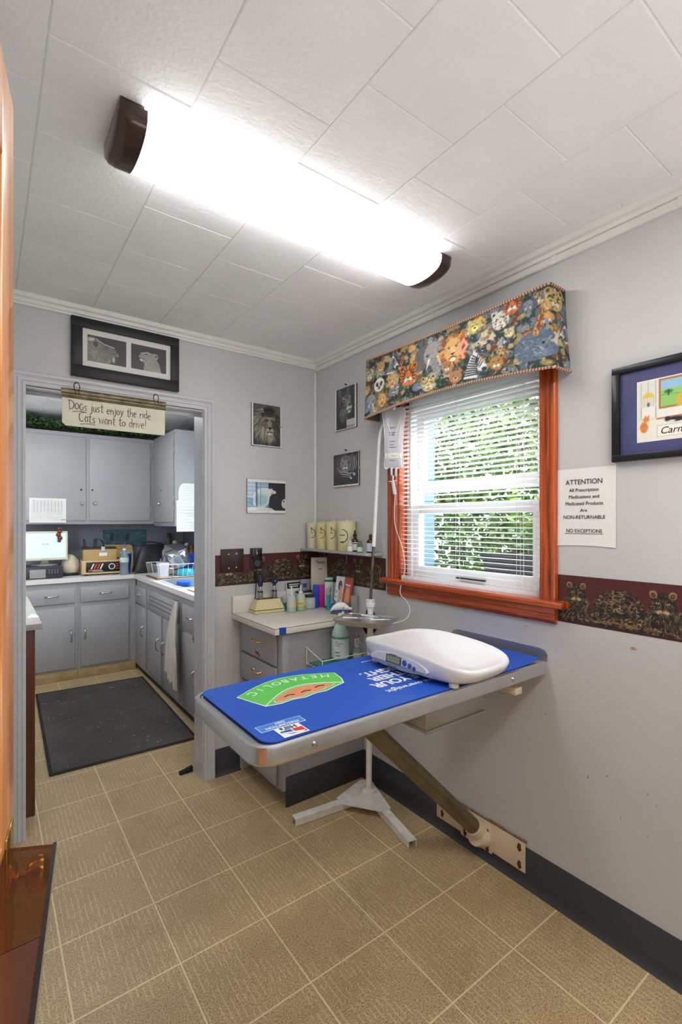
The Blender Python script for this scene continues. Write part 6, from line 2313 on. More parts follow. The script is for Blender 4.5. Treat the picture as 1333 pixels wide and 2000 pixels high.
for (x0, x1, dx0, dx1, hx, lab) in ((-1.56, -1.040, -1.50, -1.062, -1.095, 'grey base cabinet under the monitor, left of the far corner unit'),
                                   (-1.038, -.540, -1.018, -.603, -.985, 'grey base cabinet in the far inner corner, door with exposed hinges')):
    t = thing('base_cabinet', lab, 'cabinet', ((x0 + x1) / 2, 2.64, 0), 'far wall base cabinets')
    g = G().box(x0, x1, 2.362, 2.918, .085, .879)
    build('body', g, LC, t)
    build('toe_board', G().box(x0, x1, 2.356, 2.372, .001, .084, .002), TOEW, t)
    d = build('drawer', G().box(dx0, dx1, 2.345, 2.3615, .694, .832, .005), LC, t)
    pull(d, FB((max(dx0, -1.43) + dx1) / 2 + (-.0 if x0 < -1.1 else 0), .765), .048)
    d = build('door', G().box(dx0, dx1, 2.345, 2.3615, .108, .654, .005), LC, t)
    pull(d, FB(hx, .40 if x0 < -1.1 else .405), .045, True)
    if x0 > -1.1:
        for z in (.20, .56):
            build('hinge', G().box(dx1 + .001, dx1 + .020, 2.352, 2.3615, z, z + .055, .002), LC, d)

# ---- base units along the right side


def FR(y, z):
    return frame((-.551, y, z), (0, -1, 0), (0, 0, 1))


def right_unit(y0, y1, lab):
    t = thing('base_cabinet', lab, 'cabinet', (-.25, (y0 + y1) / 2, 0), 'right side base cabinets')
    g = G().box(-.534, .095, y0, y1, .050, .740)
    if lab.startswith('wide'):
        g.box(-.534, -.495, y0, y1, .740, .879).box(.03, .095, y0, y1, .740, .879)
    else:
        g.box(-.534, .095, y0, y1, .740, .879)
    build('body', g, LC, t)
    build('toe_board', G().box(-.520, -.505, y0, y1, .001, .0495, .001), M('shadow_toe', (52, 50, 48), .7), t)  # dark colour stands for the black shadow at the toe
    return t


def rfront(name, t, y0, y1, z0, z1):
    return build(name, G().box(-.5505, -.5345, y0, y1, z0, z1, .005), LC, t)


t = right_unit(1.945, 2.360, 'narrow grey base cabinet beside the far corner, left of the sink unit')
d = rfront('drawer', t, 1.985, 2.335, .660, .815)
knob(d, FR(2.16, .74))
d = rfront('door', t, 1.985, 2.335, .075, .635)
pull(d, FR(2.05, .42), .045, True)
t = right_unit(1.005, 1.943, 'wide grey sink cabinet with grooved false panel and two doors')
d = rfront('false_panel', t, 1.060, 1.885, .660, .822)
for z in (.705, .740, .775):
    build('groove', G().box(-.5515, -.5506, 1.12, 1.83, z - .002, z + .002), DARKG, d)
d = rfront('door', t, 1.500, 1.895, .075, .637)
pull(d, FR(1.555, .40), .048, True)
d = rfront('door', t, 1.052, 1.450, .075, .637)
pull(d, FR(1.405, .40), .048, True)
t = right_unit(.18, 1.003, 'grey base cabinet nearest the doorway, right of the sink cabinet')
d = rfront('drawer', t, .50, .955, .650, .830)
pull(d, FR(.78, .745), .045)
d = rfront('door', t, .50, .955, .075, .625)
pull(d, FR(.70, .34), .048, True)
build('latch', G().box(-.560, -.5507, .690, .712, .608, .622, .001).box(-.558, -.5507, .70, .704, .590, .640, .001), BRASS, d)

# ---- worktop with the sink hole
LWT = M('lab_white_laminate', (224, 222, 218), .35, var=.03, vscale=60)
t = thing('lab_worktop', 'white L-shaped lab worktop running over all the grey base cabinets', 'worktop', (-.8, 2.3, .88))
SX0, SX1, SY0, SY1 = -.485, -.06, 1.08, 1.68
g = G().box(-1.56, .095, 2.334, 2.918, .880, .920, .003)
g.box(-.562, SX0, .18, 2.3335, .880, .920, .003).box(SX1, .095, .18, 2.3335, .880, .920, .003)
g.box(SX0, SX1, .18, SY0, .880, .920).box(SX0, SX1, SY1, 2.3335, .880, .920)
build('top', g, LWT, t, smooth=False)
build('backsplash', G().box(-1.56, .095, 2.900, 2.9185, .9202, 1.02, .002).box(.080, .0965, .18, 2.899, .9202, 1.02, .002), M('lab_splash', (120, 122, 130), .5), t)
t = thing('sink', 'grey-blue basin with white rim set into the lab worktop', 'sink', (-.27, 1.38, .75))
SNK = M('sink_grey_blue', (120, 132, 150), .3, var=.06)
a = rrect(SX0 + .004, SX1 - .004, SY0 + .004, SY1 - .004, .05)
rg = [(inset(a, -.020), .9205), (inset(a, -.020), .9255), (inset(a, .004), .9262), (inset(a, .010), .921), (inset(a, .022), .80), (inset(a, .05), .775), (inset(a, .16), .770)]
g = G().rings([[(x, y, z) for x, y in p] for p, z in rg], cap=True)
build('basin', g, SNK, t, angle=40)
build('rim', G().rings([[(x, y, z) for x, y in p] for p, z in ((inset(a, -.034), .9206), (inset(a, -.034), .9266), (inset(a, -.0205), .9266), (inset(a, -.0205), .9206))], loop=True), M('sink_white_rim', (234, 236, 238), .3), t)
g = G().tube([(.02, 1.38, .921), (.02, 1.38, 1.10), (.0, 1.38, 1.18), (-.07, 1.38, 1.20), (-.14, 1.38, 1.17), (-.15, 1.38, 1.13)], .011, 14)
build('faucet', g.lathe([(.024, 0), (.024, .012), (.014, .02)], (.02, 1.38, .9203), 22), CHROME, t)
t = single('sponge', 'bright blue sponge lying on the sink edge', 'sponge',
           G().rings([[(-.435 + .045 * math.cos(a) * (1 + .15 * math.cos(2 * a)), 1.26 + .095 * math.sin(a), z) for a in np.linspace(0, 2 * PI, 25)[:-1]] for z in (.9270, .930, .948, .952)]),
           M('sponge_blue', (40, 104, 220), .9, bump=.5, bscale=200))
t = single('draining_cloth', 'white cloth pad on the worktop at the near end of the sink', 'cloth',
           G().slab(lambda u, v: (-.50 + .36 * u, .70 + .30 * v, .9300 + .003 * math.sin(u * 9) * math.sin(v * 7)), 14, 12, (0, 0, -.0055)), M('white_cloth', (232, 230, 224), .95, bump=.4, bscale=220))

# ---- upper cabinets
t = thing('upper_cabinet', 'grey double-door wall cabinet across the far wall above the monitor', 'cabinet', (-.93, 2.77, 1.41))
UW = M('lab_upper_grey', (170, 170, 171), .38, var=.03, vscale=4, bump=.05, bscale=40)
build('body', G().box(-1.56, -.302, 2.622, 2.918, 1.405, 2.280, .002), UW, t)


def FU(x, z):
    return frame((x, 2.6045, z), (1, 0, 0), (0, 0, 1))


for (a, b_, kx, hx) in ((-1.53, -.935, -.972, None), (-.905, -.338, -.862, -.336)):
    d = build('door', G().box(a, b_, 2.6055, 2.6215, 1.440, 2.240, .005), UW, t)
    knob(d, FU(kx, 1.607))
    build('lock', G().lathe([(.009, 0), (.009, .002), (.006, .003)], n=16, X=FU(kx + (-.005 if hx is None else -.02), 1.735)), BLKP, d)
    if hx:
        for z in (1.53, 2.10):
            build('hinge', G().box(hx + .001, hx + .016, 2.612, 2.6215, z, z + .06, .002), UW, d)
t = thing('upper_cabinet', 'grey wall cabinet on the right lab wall, papers on its near side', 'cabinet', (-.10, 2.27, 1.40))
build('body', G().box(-.298, .098, 1.918, 2.6215, 1.385, 2.290, .002).box(-.300, .098, 2.6216, 2.918, 1.405, 2.280), UW, t)
d = build('door', G().box(-.3145, -.2985, 1.950, 2.590, 1.425, 2.245, .005), UW, t)
knob(d, frame((-.3150, 2.33, 1.607), (0, -1, 0), (0, 0, 1)))
build('lock', G().lathe([(.009, 0), (.009, .002), (.006, .003)], n=16, X=frame((-.3150, 2.30, 1.735), (0, -1, 0), (0, 0, 1))), BLKP, d)
for z in (1.53, 1.62, 2.08, 2.16):
    build('hinge', G().box(-.310, -.2987, 1.934, 1.949, z, z + .05, .002), UW, d)

# papers
GRL = M('grey_ink_line', (150, 150, 152), .7, var=0)


def sheet(name, lab, X, w, h, rows, cols=0, heads=()):
    t = thing(name, lab, 'paper', tuple(X.translation))
    build('sheet', G().slab(lambda u, v: X @ Vector((u * w, v * h, .0016 + .003 * math.sin(u * 5) * (1 - v) ** 2)), 8, 8, tuple(X.to_3x3() @ Vector((0, 0, -.0004)))), WHITEP, t)
    g = G()
    for k in range(rows):
        v = h * (.10 + .80 * k / max(1, rows - 1))
        g.box(w * .06, w * (.90 - .25 * ((k * 7) % 5 == 1)), v, v + .0009, .0022, .0050, X=X)
    for k in range(cols):
        u = w * (.12 + .76 * k / max(1, cols - 1))
        g.box(u, u + .0012, h * .42, h * .92, .0022, .0050, X=X)
    build('print', g, GRL, t)
    return t


sheet('schedule_sheet', 'landscape chart paper taped on the left upper cabinet door', frame((-1.397, 2.6050, 1.420), (1, 0, 0), (0, 0, 1)), .293, .226, 14, 9)
sheet('form_sheet', 'long white form hanging low on the side of the right upper cabinet', frame((-.287, 1.9165, 1.336), (1, 0, 0), (0, 0, 1)), .20, .290, 9, 0)
t = thing('form_sheet', 'white rounded form above the long one on the cabinet side', 'paper', (-.18, 1.91, 1.62))
X = frame((-.270, 1.9120, 1.615), (1, 0, 0), (0, 0, 1))
build('sheet', G().prism([(0, 0), (.19, 0), (.19, .175), (.05, .175), (.022, .160), (.006, .130), (0, .09)], 0, .0006, X=X), WHITEP, t)
g = G()
for k in range(7):
    g.box(.02, .17 - .03 * (k % 3), .02 + .02 * k, .0209 + .02 * k, .0008, .0014, X=X)
build('print', g, GRL, t)

# ---- ivy garland on top of the cabinets
LEAFI = bpy.data.materials.new('ivy_leaf')
LEAFI.use_nodes = True
nt = NT(LEAFI)
nt.l(nt.ramp(nt.noise(nt.pos(), 16.0, 3), [(.3, rgba((26, 50, 26))), (.52, rgba((52, 92, 44))), (.75, rgba((104, 146, 74)))]), nt.bsdf.inputs['Base Color'])
nt.bsdf.inputs['Roughness'].default_value = .5
g = G()
R = random.Random(5)
for _ in range(1900):
    x = R.uniform(-1.56, -.32)
    c = Vector((x, R.uniform(2.60, 2.80), R.uniform(2.335, 2.41 - .03 * math.sin(x * 4))))
    d = Vector((R.gauss(0, .7), -abs(R.gauss(.6, .5)), max(-.35, R.gauss(0, .6)))).normalized()
    s = (Matrix.Rotation(R.uniform(0, 6.28), 3, d) @ d.orthogonal().normalized())
    L = R.uniform(.025, .048)
    nn = d.cross(s) * L * .12
    g.add([c, c + d * L * .2 + s * L * .5, c + d * L * .5 + s * L * .32 + nn, c + d * L, c + d * L * .5 - s * L * .32 + nn, c + d * L * .2 - s * L * .5], [[0, 1, 2, 3, 4, 5]])
t = thing('ivy_garland', 'artificial ivy garland lying along the top of the far cabinets', 'plant', (-.93, 2.70, 2.281))
build('leaves', g, LEAFI, t, fix=False, smooth=False)
g = G()
for k in range(3):
    g.tube([(x, 2.66 + .05 * k + .02 * math.sin(x * 9 + k), 2.292 + .03 * abs(math.sin(x * 6 + 2 * k))) for x in np.linspace(-1.55, -.33, 40)], .004, 6)
build('vine', g, M('ivy_vine', (58, 52, 34), .8), t)

# ---- things on the far worktop
LT = .9205
CRM = M('cream_monitor_plastic', (222, 216, 186), .45, var=.02)
t = thing('monitor', 'cream-framed flat monitor showing a pale blue screen, at the left', 'monitor', (-1.275, 2.60, 1.027))
X = frame((-1.275, 2.555, 1.208), (1, 0, 0), (0, .06, 1))
g = G()
w2, h2 = .178, .132
for (a, b_, c, d) in ((-w2, w2, -h2, -h2 + .022), (-w2, w2, h2 - .016, h2), (-w2, -w2 + .016, -h2 + .022, h2 - .016), (w2 - .016, w2, -h2 + .022, h2 - .016)):
    g.box(a, b_, c, d, -.02, .006, .003, X=X)
build('bezel', g, CRM, t)
build('back_shell', G().box(-w2 + .01, w2 - .01, -h2 + .01, h2 - .01, -.05, -.0201, .01, X=X), CRM, t)
SCRN = M('lit_screen', (190, 214, 230), .25, emit=((178, 208, 232), .55), var=.03, vscale=3)
sc = build('screen', G().box(-w2 + .0165, w2 - .0165, -h2 + .0225, h2 - .0165, -.0195, .002, X=X), SCRN, t)
text('lettering', 'XX', .026, X @ Matrix.Translation((.0, .006, .0022)), M('screen_grey', (110, 126, 150), .5, var=0), sc, depth=.0001, sx=1.5)
build('print_line', G().box(-.035, .045, -h2 + .009, -h2 + .012, .0061, .0064, X=X), GRL, t)
g = G().lathe([(.105, .0), (.108, .004), (.10, .010), (.05, .016), (.022, .024)], (-1.275, 2.60, 1.0265), 36)
g.rings([[(-1.275 + a * w_, 2.61 + b_ * .016, z) for a, b_ in ((-1, -1), (1, -1), (1, 1), (-1, 1))] for z, w_ in ((1.045, .030), (1.09, .022), (1.15, .028))])
build('stand', g, M('silver_monitor_stand', (170, 168, 158), .3, .5, var=.04), t)
t = thing('hanging_trinket', 'string of red-brown beads hung over the monitor corner', 'trinket', (-1.15, 2.545, 1.25))
RB = M('redbrown_bead', (120, 44, 28), .3, var=.25, vscale=40, coat=.5)
for k, (dx, dz, r) in enumerate(((0, .105, .013), (.006, .080, .016), (-.004, .052, .018), (.008, .022, .019), (.002, -.003, .014))):
    build('bead', G().ball((-1.170 + dx, 2.535, 1.255 + dz), (r * 1.2, r * .9, r * 1.1), 14), RB, t)
build('cord', G().tube([(-1.170, 2.545, 1.26), (-1.170, 2.545, 1.352), (-1.160, 2.570, 1.352)], .003, 6), RB, t)
t = thing('desktop_unit', 'dark flat computer unit with grey front panel under the monitor', 'computer', (-1.30, 2.55, LT))
build('case', G().box(-1.47, -1.150, 2.42, 2.72, LT + .004, 1.0255, .004), M('dark_computer_case', (50, 52, 60), .45, var=.05), t)
build('front_panel', G().box(-1.405, -1.285, 2.4165, 2.4196, LT + .008, 1.005, .001), M('grey_front_panel', (150, 152, 150), .5), t)
g = G()
for i in range(4):
    for j in range(3):
        g.box(-1.262 + .022 * i, -1.252 + .022 * i, 2.417, 2.4196, .965 + .014 * j, .972 + .014 * j)
build('ports', g, M('port_grey', (120, 124, 136), .5), t)
for fx in (-1.44, -1.18):
    build('foot', G().box(fx - .012, fx + .012, 2.44, 2.70, LT, LT + .0039), BLKP, t)
t = thing('fleece_bundle', 'cream fleece bundle on a black tray between monitor and carton', 'bundle', (-1.05, 2.68, LT))
rings = []
for z, k in ((.0, .90), (.03, 1.0), (.07, .98), (.11, .84), (.145, .58), (.165, .28), (.170, .05)):
    rings.append([(-1.066 + .082 * k * math.cos(a) * (1 + .06 * math.sin(3 * a + z * 20)), 2.66 + .085 * k * math.sin(a) * (1 + .05 * math.sin(4 * a)), LT + .026 + z) for a in np.linspace(0, 2 * PI, 33)[:-1]])
build('fleece', G().rings(rings), M('cream_fleece', (218, 208, 184), .95, bump=.9, bscale=70, var=.06), t)
build('tray', G().box(-1.148, -1.0, 2.56, 2.76, LT, LT + .026, .006), BLKP, t)
g = G().tube([(-1.13, 2.64, LT + .15), (-1.10, 2.66, LT + .20), (-1.06, 2.68, LT + .215), (-1.07, 2.70, LT + .24), (-1.11, 2.70, LT + .25), (-1.12, 2.68, LT + .23)], .003, 6)
build('wire', g, BLKP, t)

TANB = M('tan_cardboard', (190, 160, 108), .7, var=.05, vscale=10)
t = thing('heating_unit', 'wood-coloured device with black striped front and round dial', 'device', (-.825, 2.50, LT))
X = frame((-.992, 2.462, LT + .012), (1, -.055, 0), (0, 0, 1))
build('case', G().box(0, .335, 0, .128, -.20, .0, .003, X=X), M('pale_wood_case', (206, 178, 132), .5, var=.06, vscale=12, stretch=(1, 6, 6)), t)
for a in (.02, .28):
    build('foot', G().box(a, a + .035, -.012, -.0001, -.19, -.01, X=X), BLKP, t)
pn = build('front_panel', G().box(.034, .325, .018, .113, .0002, .003, .001, X=X), M('device_black', (30, 29, 30), .3), t)
RS, WS = M('stripe_orange_red', (214, 84, 48), .4, var=0), M('stripe_white', (236, 232, 224), .4, var=0)
for k in range(4):
    u = .072 + .026 * k
    build('stripe', G().prism([(u, .048), (u + .012, .048), (u + .034, .098), (u + .022, .098)], .0031, .0036, X=X), RS if k in (1, 2) else WS, pn)
build('stripe', G().box(.060, .170, .036, .040, .0031, .0036, X=X).box(.088, .180, .026, .029, .0031, .0036, X=X), WS, pn)
build('stripe', G().prism([(.052, .028), (.11, .032), (.08, .042), (.06, .046)], .0031, .0036, X=X), RS, pn)
build('dial_ring', G().lathe([(.029, 0), (.029, .004), (.022, .004), (.022, 0)], n=30, X=X @ Matrix.Translation((.255, .068, .0031)), cap=False), WS, pn)
build('dial', G().lathe([(.019, 0), (.017, .012), (.006, .014)], n=26, X=X @ Matrix.Translation((.255, .068, .0031)), ), M('dial_black', (44, 44, 44), .3), pn)
build('stripe', G().box(.288, .314, .088, .094, .0031, .0036, X=X).box(.288, .314, .066, .072, .0031, .0036, X=X).box(.288, .314, .044, .050, .0031, .0036, X=X), RS, pn)
t = thing('cardboard_box', 'tan cardboard box with dark lid and white tag standing on the striped device', 'box', (-.83, 2.56, LT + .1405))
X = frame((-.975, 2.50, LT + .1405), (1, -.055, 0), (0, 0, 1))
build('box_body', G().box(0, .285, 0, .105, -.15, .0, .002, X=X), TANB, t)
build('lid', G().box(-.004, .289, .1055, .121, -.154, .004, .002, X=X), M('dark_lid', (46, 40, 40), .5), t)
build('tag', G().box(.135, .205, .040, .072, .0002, .0016, X=X), WHITEP, t)
build('clasp', G().box(.152, .184, .085, .128, .0045, .010, .002, X=X), M('clasp_white', (206, 208, 212), .35), t)
g = G()
for (u, l) in ((.010, 0), (.10, 0), (.115, .03)):
    g.tube([X @ Vector((u, .122, -.08)), X @ Vector((u + l * .4, .205, -.08)), X @ Vector((u + .012 + l * 1.4, .198 - l * .5, -.08)), X @ Vector((u + .016 + l * 2.0, .122, -.08))], .006, 8)
build('handle', g, BLKP, t)
t = thing('folder_carton', 'open tan carton of folders leaning behind the striped device', 'box', (-.60, 2.79, LT))
X = frame((-.735, 2.78, LT + .007), (1, 0, 0), (0, .10, 1))
build('front', G().box(0, .270, 0, .205, -.012, 0, .002, X=X), M('yellowed_card', (206, 184, 124), .7, var=.08, vscale=8), t)
build('back', G().prism([(.0, 0), (.27, 0), (.27, .240), (.25, .262), (.0, .268)], -.060, -.0125, X=X), TANB, t)
build('print_line', G().box(.11, .20, .120, .135, .0002, .0008, X=X), M('brown_print', (110, 84, 48), .7), t)
t = thing('wall_chart', 'teal printed chart pinned to the far wall under the cabinets', 'chart', (-.51, 2.92, 1.18))


def chart():
    c = Canvas(110, 48, (64, 92, 108), 61)
    R = c.r
    c.grad((52, 92, 100), (70, 96, 112), .7)
    for _ in range(60):
        c.ell(R.uniform(0, 2.3), R.uniform(0, 1), R.uniform(.05, .2), R.uniform(.03, .1), R.choice([(84, 120, 132), (44, 64, 78), (60, 106, 112), (98, 130, 140)]), soft=.5, al=.6)
    for x in (.45, 1.25):
        c.ell(x, .55, .10, .18, (40, 48, 56), soft=.3)
        c.ell(x + .05, .7, .07, .08, (48, 56, 62), soft=.3)
    return c.grain(5)


X = frame((-.735, 2.918, 1.160), (1, 0, 0), (0, 0, 1))
build('sheet', G().box(0, .44, 0, .185, .0, .001, X=X), WHITEP, t)
paint('chart_print', chart(), flat(X @ Matrix.Translation((0, 0, .0014)), .44, .185), t)
for u in (.012, .35, .428):
    build('pin', G().ball(tuple(X @ Vector((u, .165, .004))), .006, 10), BLKP, t)

t = thing('water_bottle', 'crumpled clear drink bottle with white and green label', 'bottle', (-.640, 2.36, LT))
c = (-.640, 2.375, LT)
prof = [(.036, 0), (.041, .006)]
for k in range(14):
    prof.append((.040 - (.0035 if k % 2 else 0), .012 + .0115 * k))
prof += [(.038, .178), (.028, .205), (.016, .222), (.0145, .235)]
build('bottle_body', G().lathe(prof, c, 30), M('bottle_clear', (206, 220, 226), .15, trans=.7, ior=1.25, var=0), t)
build('label', G().lathe([(.0408, .118), (.0408, .165)], c, 28, cap=False), M('label_white_green', (206, 222, 214), .5, var=.25, vscale=40), t)
build('cap', G().lathe([(.016, .2352), (.016, .250), (.013, .252)], c, 20), WPL, t)
t = thing('tumbler', 'deep blue tumbler with lid and violet straw behind the clear bottle', 'cup', (-.588, 2.48, LT))
c = (-.600, 2.490, LT)
build('cup_body', G().lathe([(.036, 0), (.038, .003), (.052, .195)], c, 32), M('blue_tumbler', (28, 52, 150), .2, var=.15, vscale=30, coat=.5), t)
build('lid', G().lathe([(.054, .1952), (.055, .200), (.053, .212), (.044, .216)], c, 32), M('tumbler_lid', (196, 206, 230), .25, trans=.2), t)
build('straw', G().cyl((c[0] - .004, c[1], LT + .2165), (c[0] - .012, c[1], LT + .305), .0042, n=12), M('violet_straw', (88, 92, 206), .3), t)
t = thing('black_tote', 'black tote bag slumped in the worktop corner', 'bag', (-.36, 2.5, LT))
rings = []
BLB = M('black_leatherette', (34, 34, 38), .42, var=.12, vscale=20, bump=.3, bscale=50)
for z, y0b, dx, hw_, ht in ((0, 2.44, .0, .118, .062), (.02, 2.44, .002, .125, .068), (.10, 2.45, .022, .122, .062), (.20, 2.47, .058, .118, .045), (.268, 2.485, .082, .112, .022), (.280, 2.487, .086, .108, .010)):
    rings.append([(-.430 + dx + hw_ * (abs(math.cos(a)) ** .6) * (1 if math.cos(a) > 0 else -1), y0b + ht * (abs(math.sin(a)) ** .7) * (1 if math.sin(a) > 0 else -1) + .006 * math.sin(5 * a + z * 30), LT + z) for a in np.linspace(0, 2 * PI, 37)[:-1]])
build('bag_body', G().rings(rings), BLB, t)
for q in (-.03, .03):
    build('strap', G().tube([(-.440, 2.487 + q * .4, LT + .270), (-.455, 2.485 + q, LT + .295), (-.37, 2.475 + q, LT + .305), (-.270, 2.47 + q, LT + .290), (-.255, 2.487 + q * .4, LT + .268)], .006, 8), BLB, t)
t = thing('flat_items', 'small olive packets lying at the foot of the clear bottle', 'packets', (-.56, 2.36, LT))
g = G()
R = random.Random(8)
for k in range(9):
    g.box(-.012, .012, -.008, .008, 0, .010, .002, X=TOP(-.575 + .012 * (k % 5) + R.uniform(-.003, .003), 2.352 + .010 * (k // 5), LT + .010 * (k // 5), R.uniform(0, 3)))
build('packet_pile', g, M('olive_foil', (120, 118, 70), .35, .3, var=.35, vscale=90), t)
t['kind'] = 'stuff'

# ---- bottles at the back of the right worktop
bt = [(-.21, 2.80, .042, .19, (196, 196, 190), (40, 40, 44), 'wide jar with black lid, first of the bottles behind the tote bag'),
      (-.135, 2.76, .030, .17, (206, 206, 200), (206, 206, 206), 'small white jar next to the black-lidded jar at the lab back'),
      (-.085, 2.83, .032, .30, (96, 84, 70), (70, 62, 56), 'tall dim brown bottle at the back of the lab row'),
      (-.060, 2.70, .036, .22, (216, 214, 204), (216, 214, 206), 'white ribbed bottle in the lab row right of the tall brown one'),
      (.010, 2.63, .036, .205, (190, 188, 182), (44, 44, 46), 'white bottle with black cap in the lab row'),
      (.015, 2.53, .032, .20, (176, 150, 72), (206, 200, 190), 'yellow-tinted bottle with pale cap in the lab row'),
      (.035, 2.43, .036, .18, (150, 110, 54), (140, 96, 40), 'orange-brown jar in the lab row beside the blue bottle'),
      (-.035, 2.42, .027, .19, (30, 60, 170), (220, 224, 230), 'slim blue bottle with white cap behind the dish rack')]
RS_ = LT + .082
t = thing('riser_shelf', 'low dark riser shelf in the lab corner carrying the bottles', 'shelf', (-.08, 2.6, LT))
build('board', G().prism([(-.27, 2.895), (-.27, 2.74), (-.10, 2.56), (-.10, 2.36), (.075, 2.36), (.075, 2.895)], RS_ - .014, RS_ - .0004), M('riser_dark', (60, 56, 54), .6, var=.1), t)
for x, y in ((-.25, 2.80), (.05, 2.86), (.05, 2.39), (-.08, 2.39), (-.08, 2.6)):
    build('leg', G().box(x - .012, x + .012, y - .012, y + .012, LT, RS_ - .0141), M('riser_dark'), t)
for k, (x, y, r, h, cb, cc, lab) in enumerate(bt):
    t = thing('supply_bottle', lab, 'bottle', (x, y, RS_), 'bottles at the back of the lab worktop')
    c = (x, y, RS_)
    build('bottle_body', G().lathe([(r * .94, 0), (r, .004), (r, h * .66), (r * .8, h * .76), (r * .5, h * .80), (r * .48, h * .84)], c, 24), M('supply_body_%d' % k, cb, .35, var=.06), t)
    build('label', G().lathe([(r * 1.01, h * .15), (r * 1.01, h * .55)], c, 24, cap=False), M('supply_label_%d' % k, tuple(min(255, int(q * 1.12 + 8)) for q in cb), .6, var=.2, vscale=60), t)
    build('cap', G().lathe([(r * .62, h * .8402), (r * .62, h * .98), (r * .5, h)], c, 22), M('supply_cap_%d' % k, cc, .4), t)
single('pink_carton', 'low white and pink carton in front of the lab bottles', 'box', G().box(-.06, .06, -.02, .02, 0, .075, .002, X=TOP(-.16, 2.56, LT, -.7)), M('pink_carton', (226, 190, 190), .5, var=.2, vscale=20))

# ---- dish rack
t = thing('drain_mat', 'brown wooden drain board under the dish rack', 'board', (-.28, 1.93, LT))
build('board', G().box(-.515, -.05, 1.735, 2.10, LT, LT + .010, .003), wood('drain_board_wood', (92, 52, 30), (150, 92, 56), 'x', .5, .1), t)
t = thing('dish_rack', 'white wire dish rack holding bowls and plates by the sink', 'rack', (-.28, 1.92, LT + .010))
g = G()
DZ = LT + .013
x0, x1, y0_, y1_ = -.49, -.07, 1.76, 2.08
ht = .115
o_ = .02
g.tube([(x0, y0_, DZ), (x1, y0_, DZ), (x1, y1_, DZ), (x0, y1_, DZ)], .003, 8, loop=True)
g.tube([(x0 - o_, y0_ - o_, DZ + ht), (x1 + o_, y0_ - o_, DZ + ht), (x1 + o_, y1_ + o_, DZ + ht), (x0 - o_, y1_ + o_, DZ + ht)], .0035, 8, loop=True)
for x in np.linspace(x0, x1, 11):
    f = (x - x0) / (x1 - x0)
    xo = x0 - o_ + (x1 - x0 + 2 * o_) * f
    g.tube([(xo, y0_ - o_, DZ + ht), (x, y0_, DZ), (x, y1_, DZ), (xo, y1_ + o_, DZ + ht)], .0018, 6)
for y in np.linspace(y0_, y1_, 8)[1:-1]:
    f = (y - y0_) / (y1_ - y0_)
    yo = y0_ - o_ + (y1_ - y0_ + 2 * o_) * f
    g.tube([(x0 - o_, yo, DZ + ht), (x0, y, DZ), (x1, y, DZ), (x1 + o_, yo, DZ + ht)], .0018, 6)
build('wire_frame', g, WW, t)
t = thing('cutlery_cup', 'white square cutlery cup in the near left corner of the dish rack', 'cup', (-.44, 1.80, DZ + .004))
rg = [[(-.440 + a * w_, 1.812 + b_ * w_, DZ + .004 + z) for a, b_ in ((-1, -1), (1, -1), (1, 1), (-1, 1))] for z, w_ in ((0, .034), (.125, .044), (.125, .041), (.004, .031))]
build('cup_body', G().rings(rg), M('white_cup_plastic', (226, 228, 236), .35), t, smooth=False)
for k, (dx, dy) in enumerate(((-.012, .01), (.008, -.006), (.018, .014))):
    build('utensil', G().tube([(-.440 + dx * .5, 1.812 + dy, DZ + .012), (-.440 + dx * 1.6, 1.812 + dy * 1.4, DZ + .165)], .003, 8), CHROME, t)
t = thing('steel_bowl', 'steel bowl tipped upside down on top of the dish rack', 'bowl', (-.27, 1.90, 1.03))
XB2 = Matrix.Translation((-.272, 1.965, 1.062)) @ Matrix.Rotation(math.radians(24), 4, 'X') @ Matrix.Rotation(math.radians(-16), 4, 'Y')
prof = [(.134, 0), (.138, .002), (.138, .005), (.130, .007), (.116, .110), (.108, .126), (.094, .132), (.002, .134)]
inn = [(.002, .131), (.092, .129), (.106, .123), (.113, .108), (.127, .006)]
build('bowl_body', G().lathe(prof + inn[0:], n=44, X=XB2, cap=False), M('polished_steel', (206, 208, 212), .16, 1.0, var=.03), t, angle=60)
t = thing('turquoise_bowl', 'turquoise plastic bowl upside down under the steel bowl', 'bowl', (-.23, 1.84, DZ + .004))
build('bowl_body', G().lathe([(.082, 0), (.085, .003), (.080, .036), (.066, .056), (.05, .060), (.002, .061), (.002, .057), (.048, .056), (.062, .053), (.076, .035), (.079, .003)], (-.225, 1.845, DZ + .004), 40, cap=False), M('turquoise_plastic', (40, 178, 206), .25, var=.04, coat=.3), t)
for k, (x, a, lab) in enumerate(((-.128, 60, 'deep blue plate standing at the right end of the dish rack'), (-.098, 60, 'lighter blue plate leaning in front of the deep blue one'))):
    t = thing('plate', lab, 'plate', (x, 1.88, DZ + .005), 'blue plates in the dish rack')
    Xq = Matrix.Translation((x + .035 + .012 * k, 1.97 - .01 * k, DZ + .112)) @ Matrix.Rotation(math.radians(-90 + (90 - a)), 4, 'Y') @ Matrix.Rotation(.3, 4, 'X')
    build('plate_body', G().lathe([(.002, 0), (.060, 0), (.075, .006), (.104, .016), (.104, .019), (.074, .010), (.059, .004), (.002, .004)], n=40, X=Xq, cap=False), M('blue_plate_%d' % k, ((34, 84, 200), (70, 124, 220))[k], .3, coat=.3, var=.03), t)

# ---- towel hanging on the sink cabinet
t = thing('hand_towel', 'off-white towel hanging from the front of the sink cabinet', 'towel', (-.58, 1.05, .2))


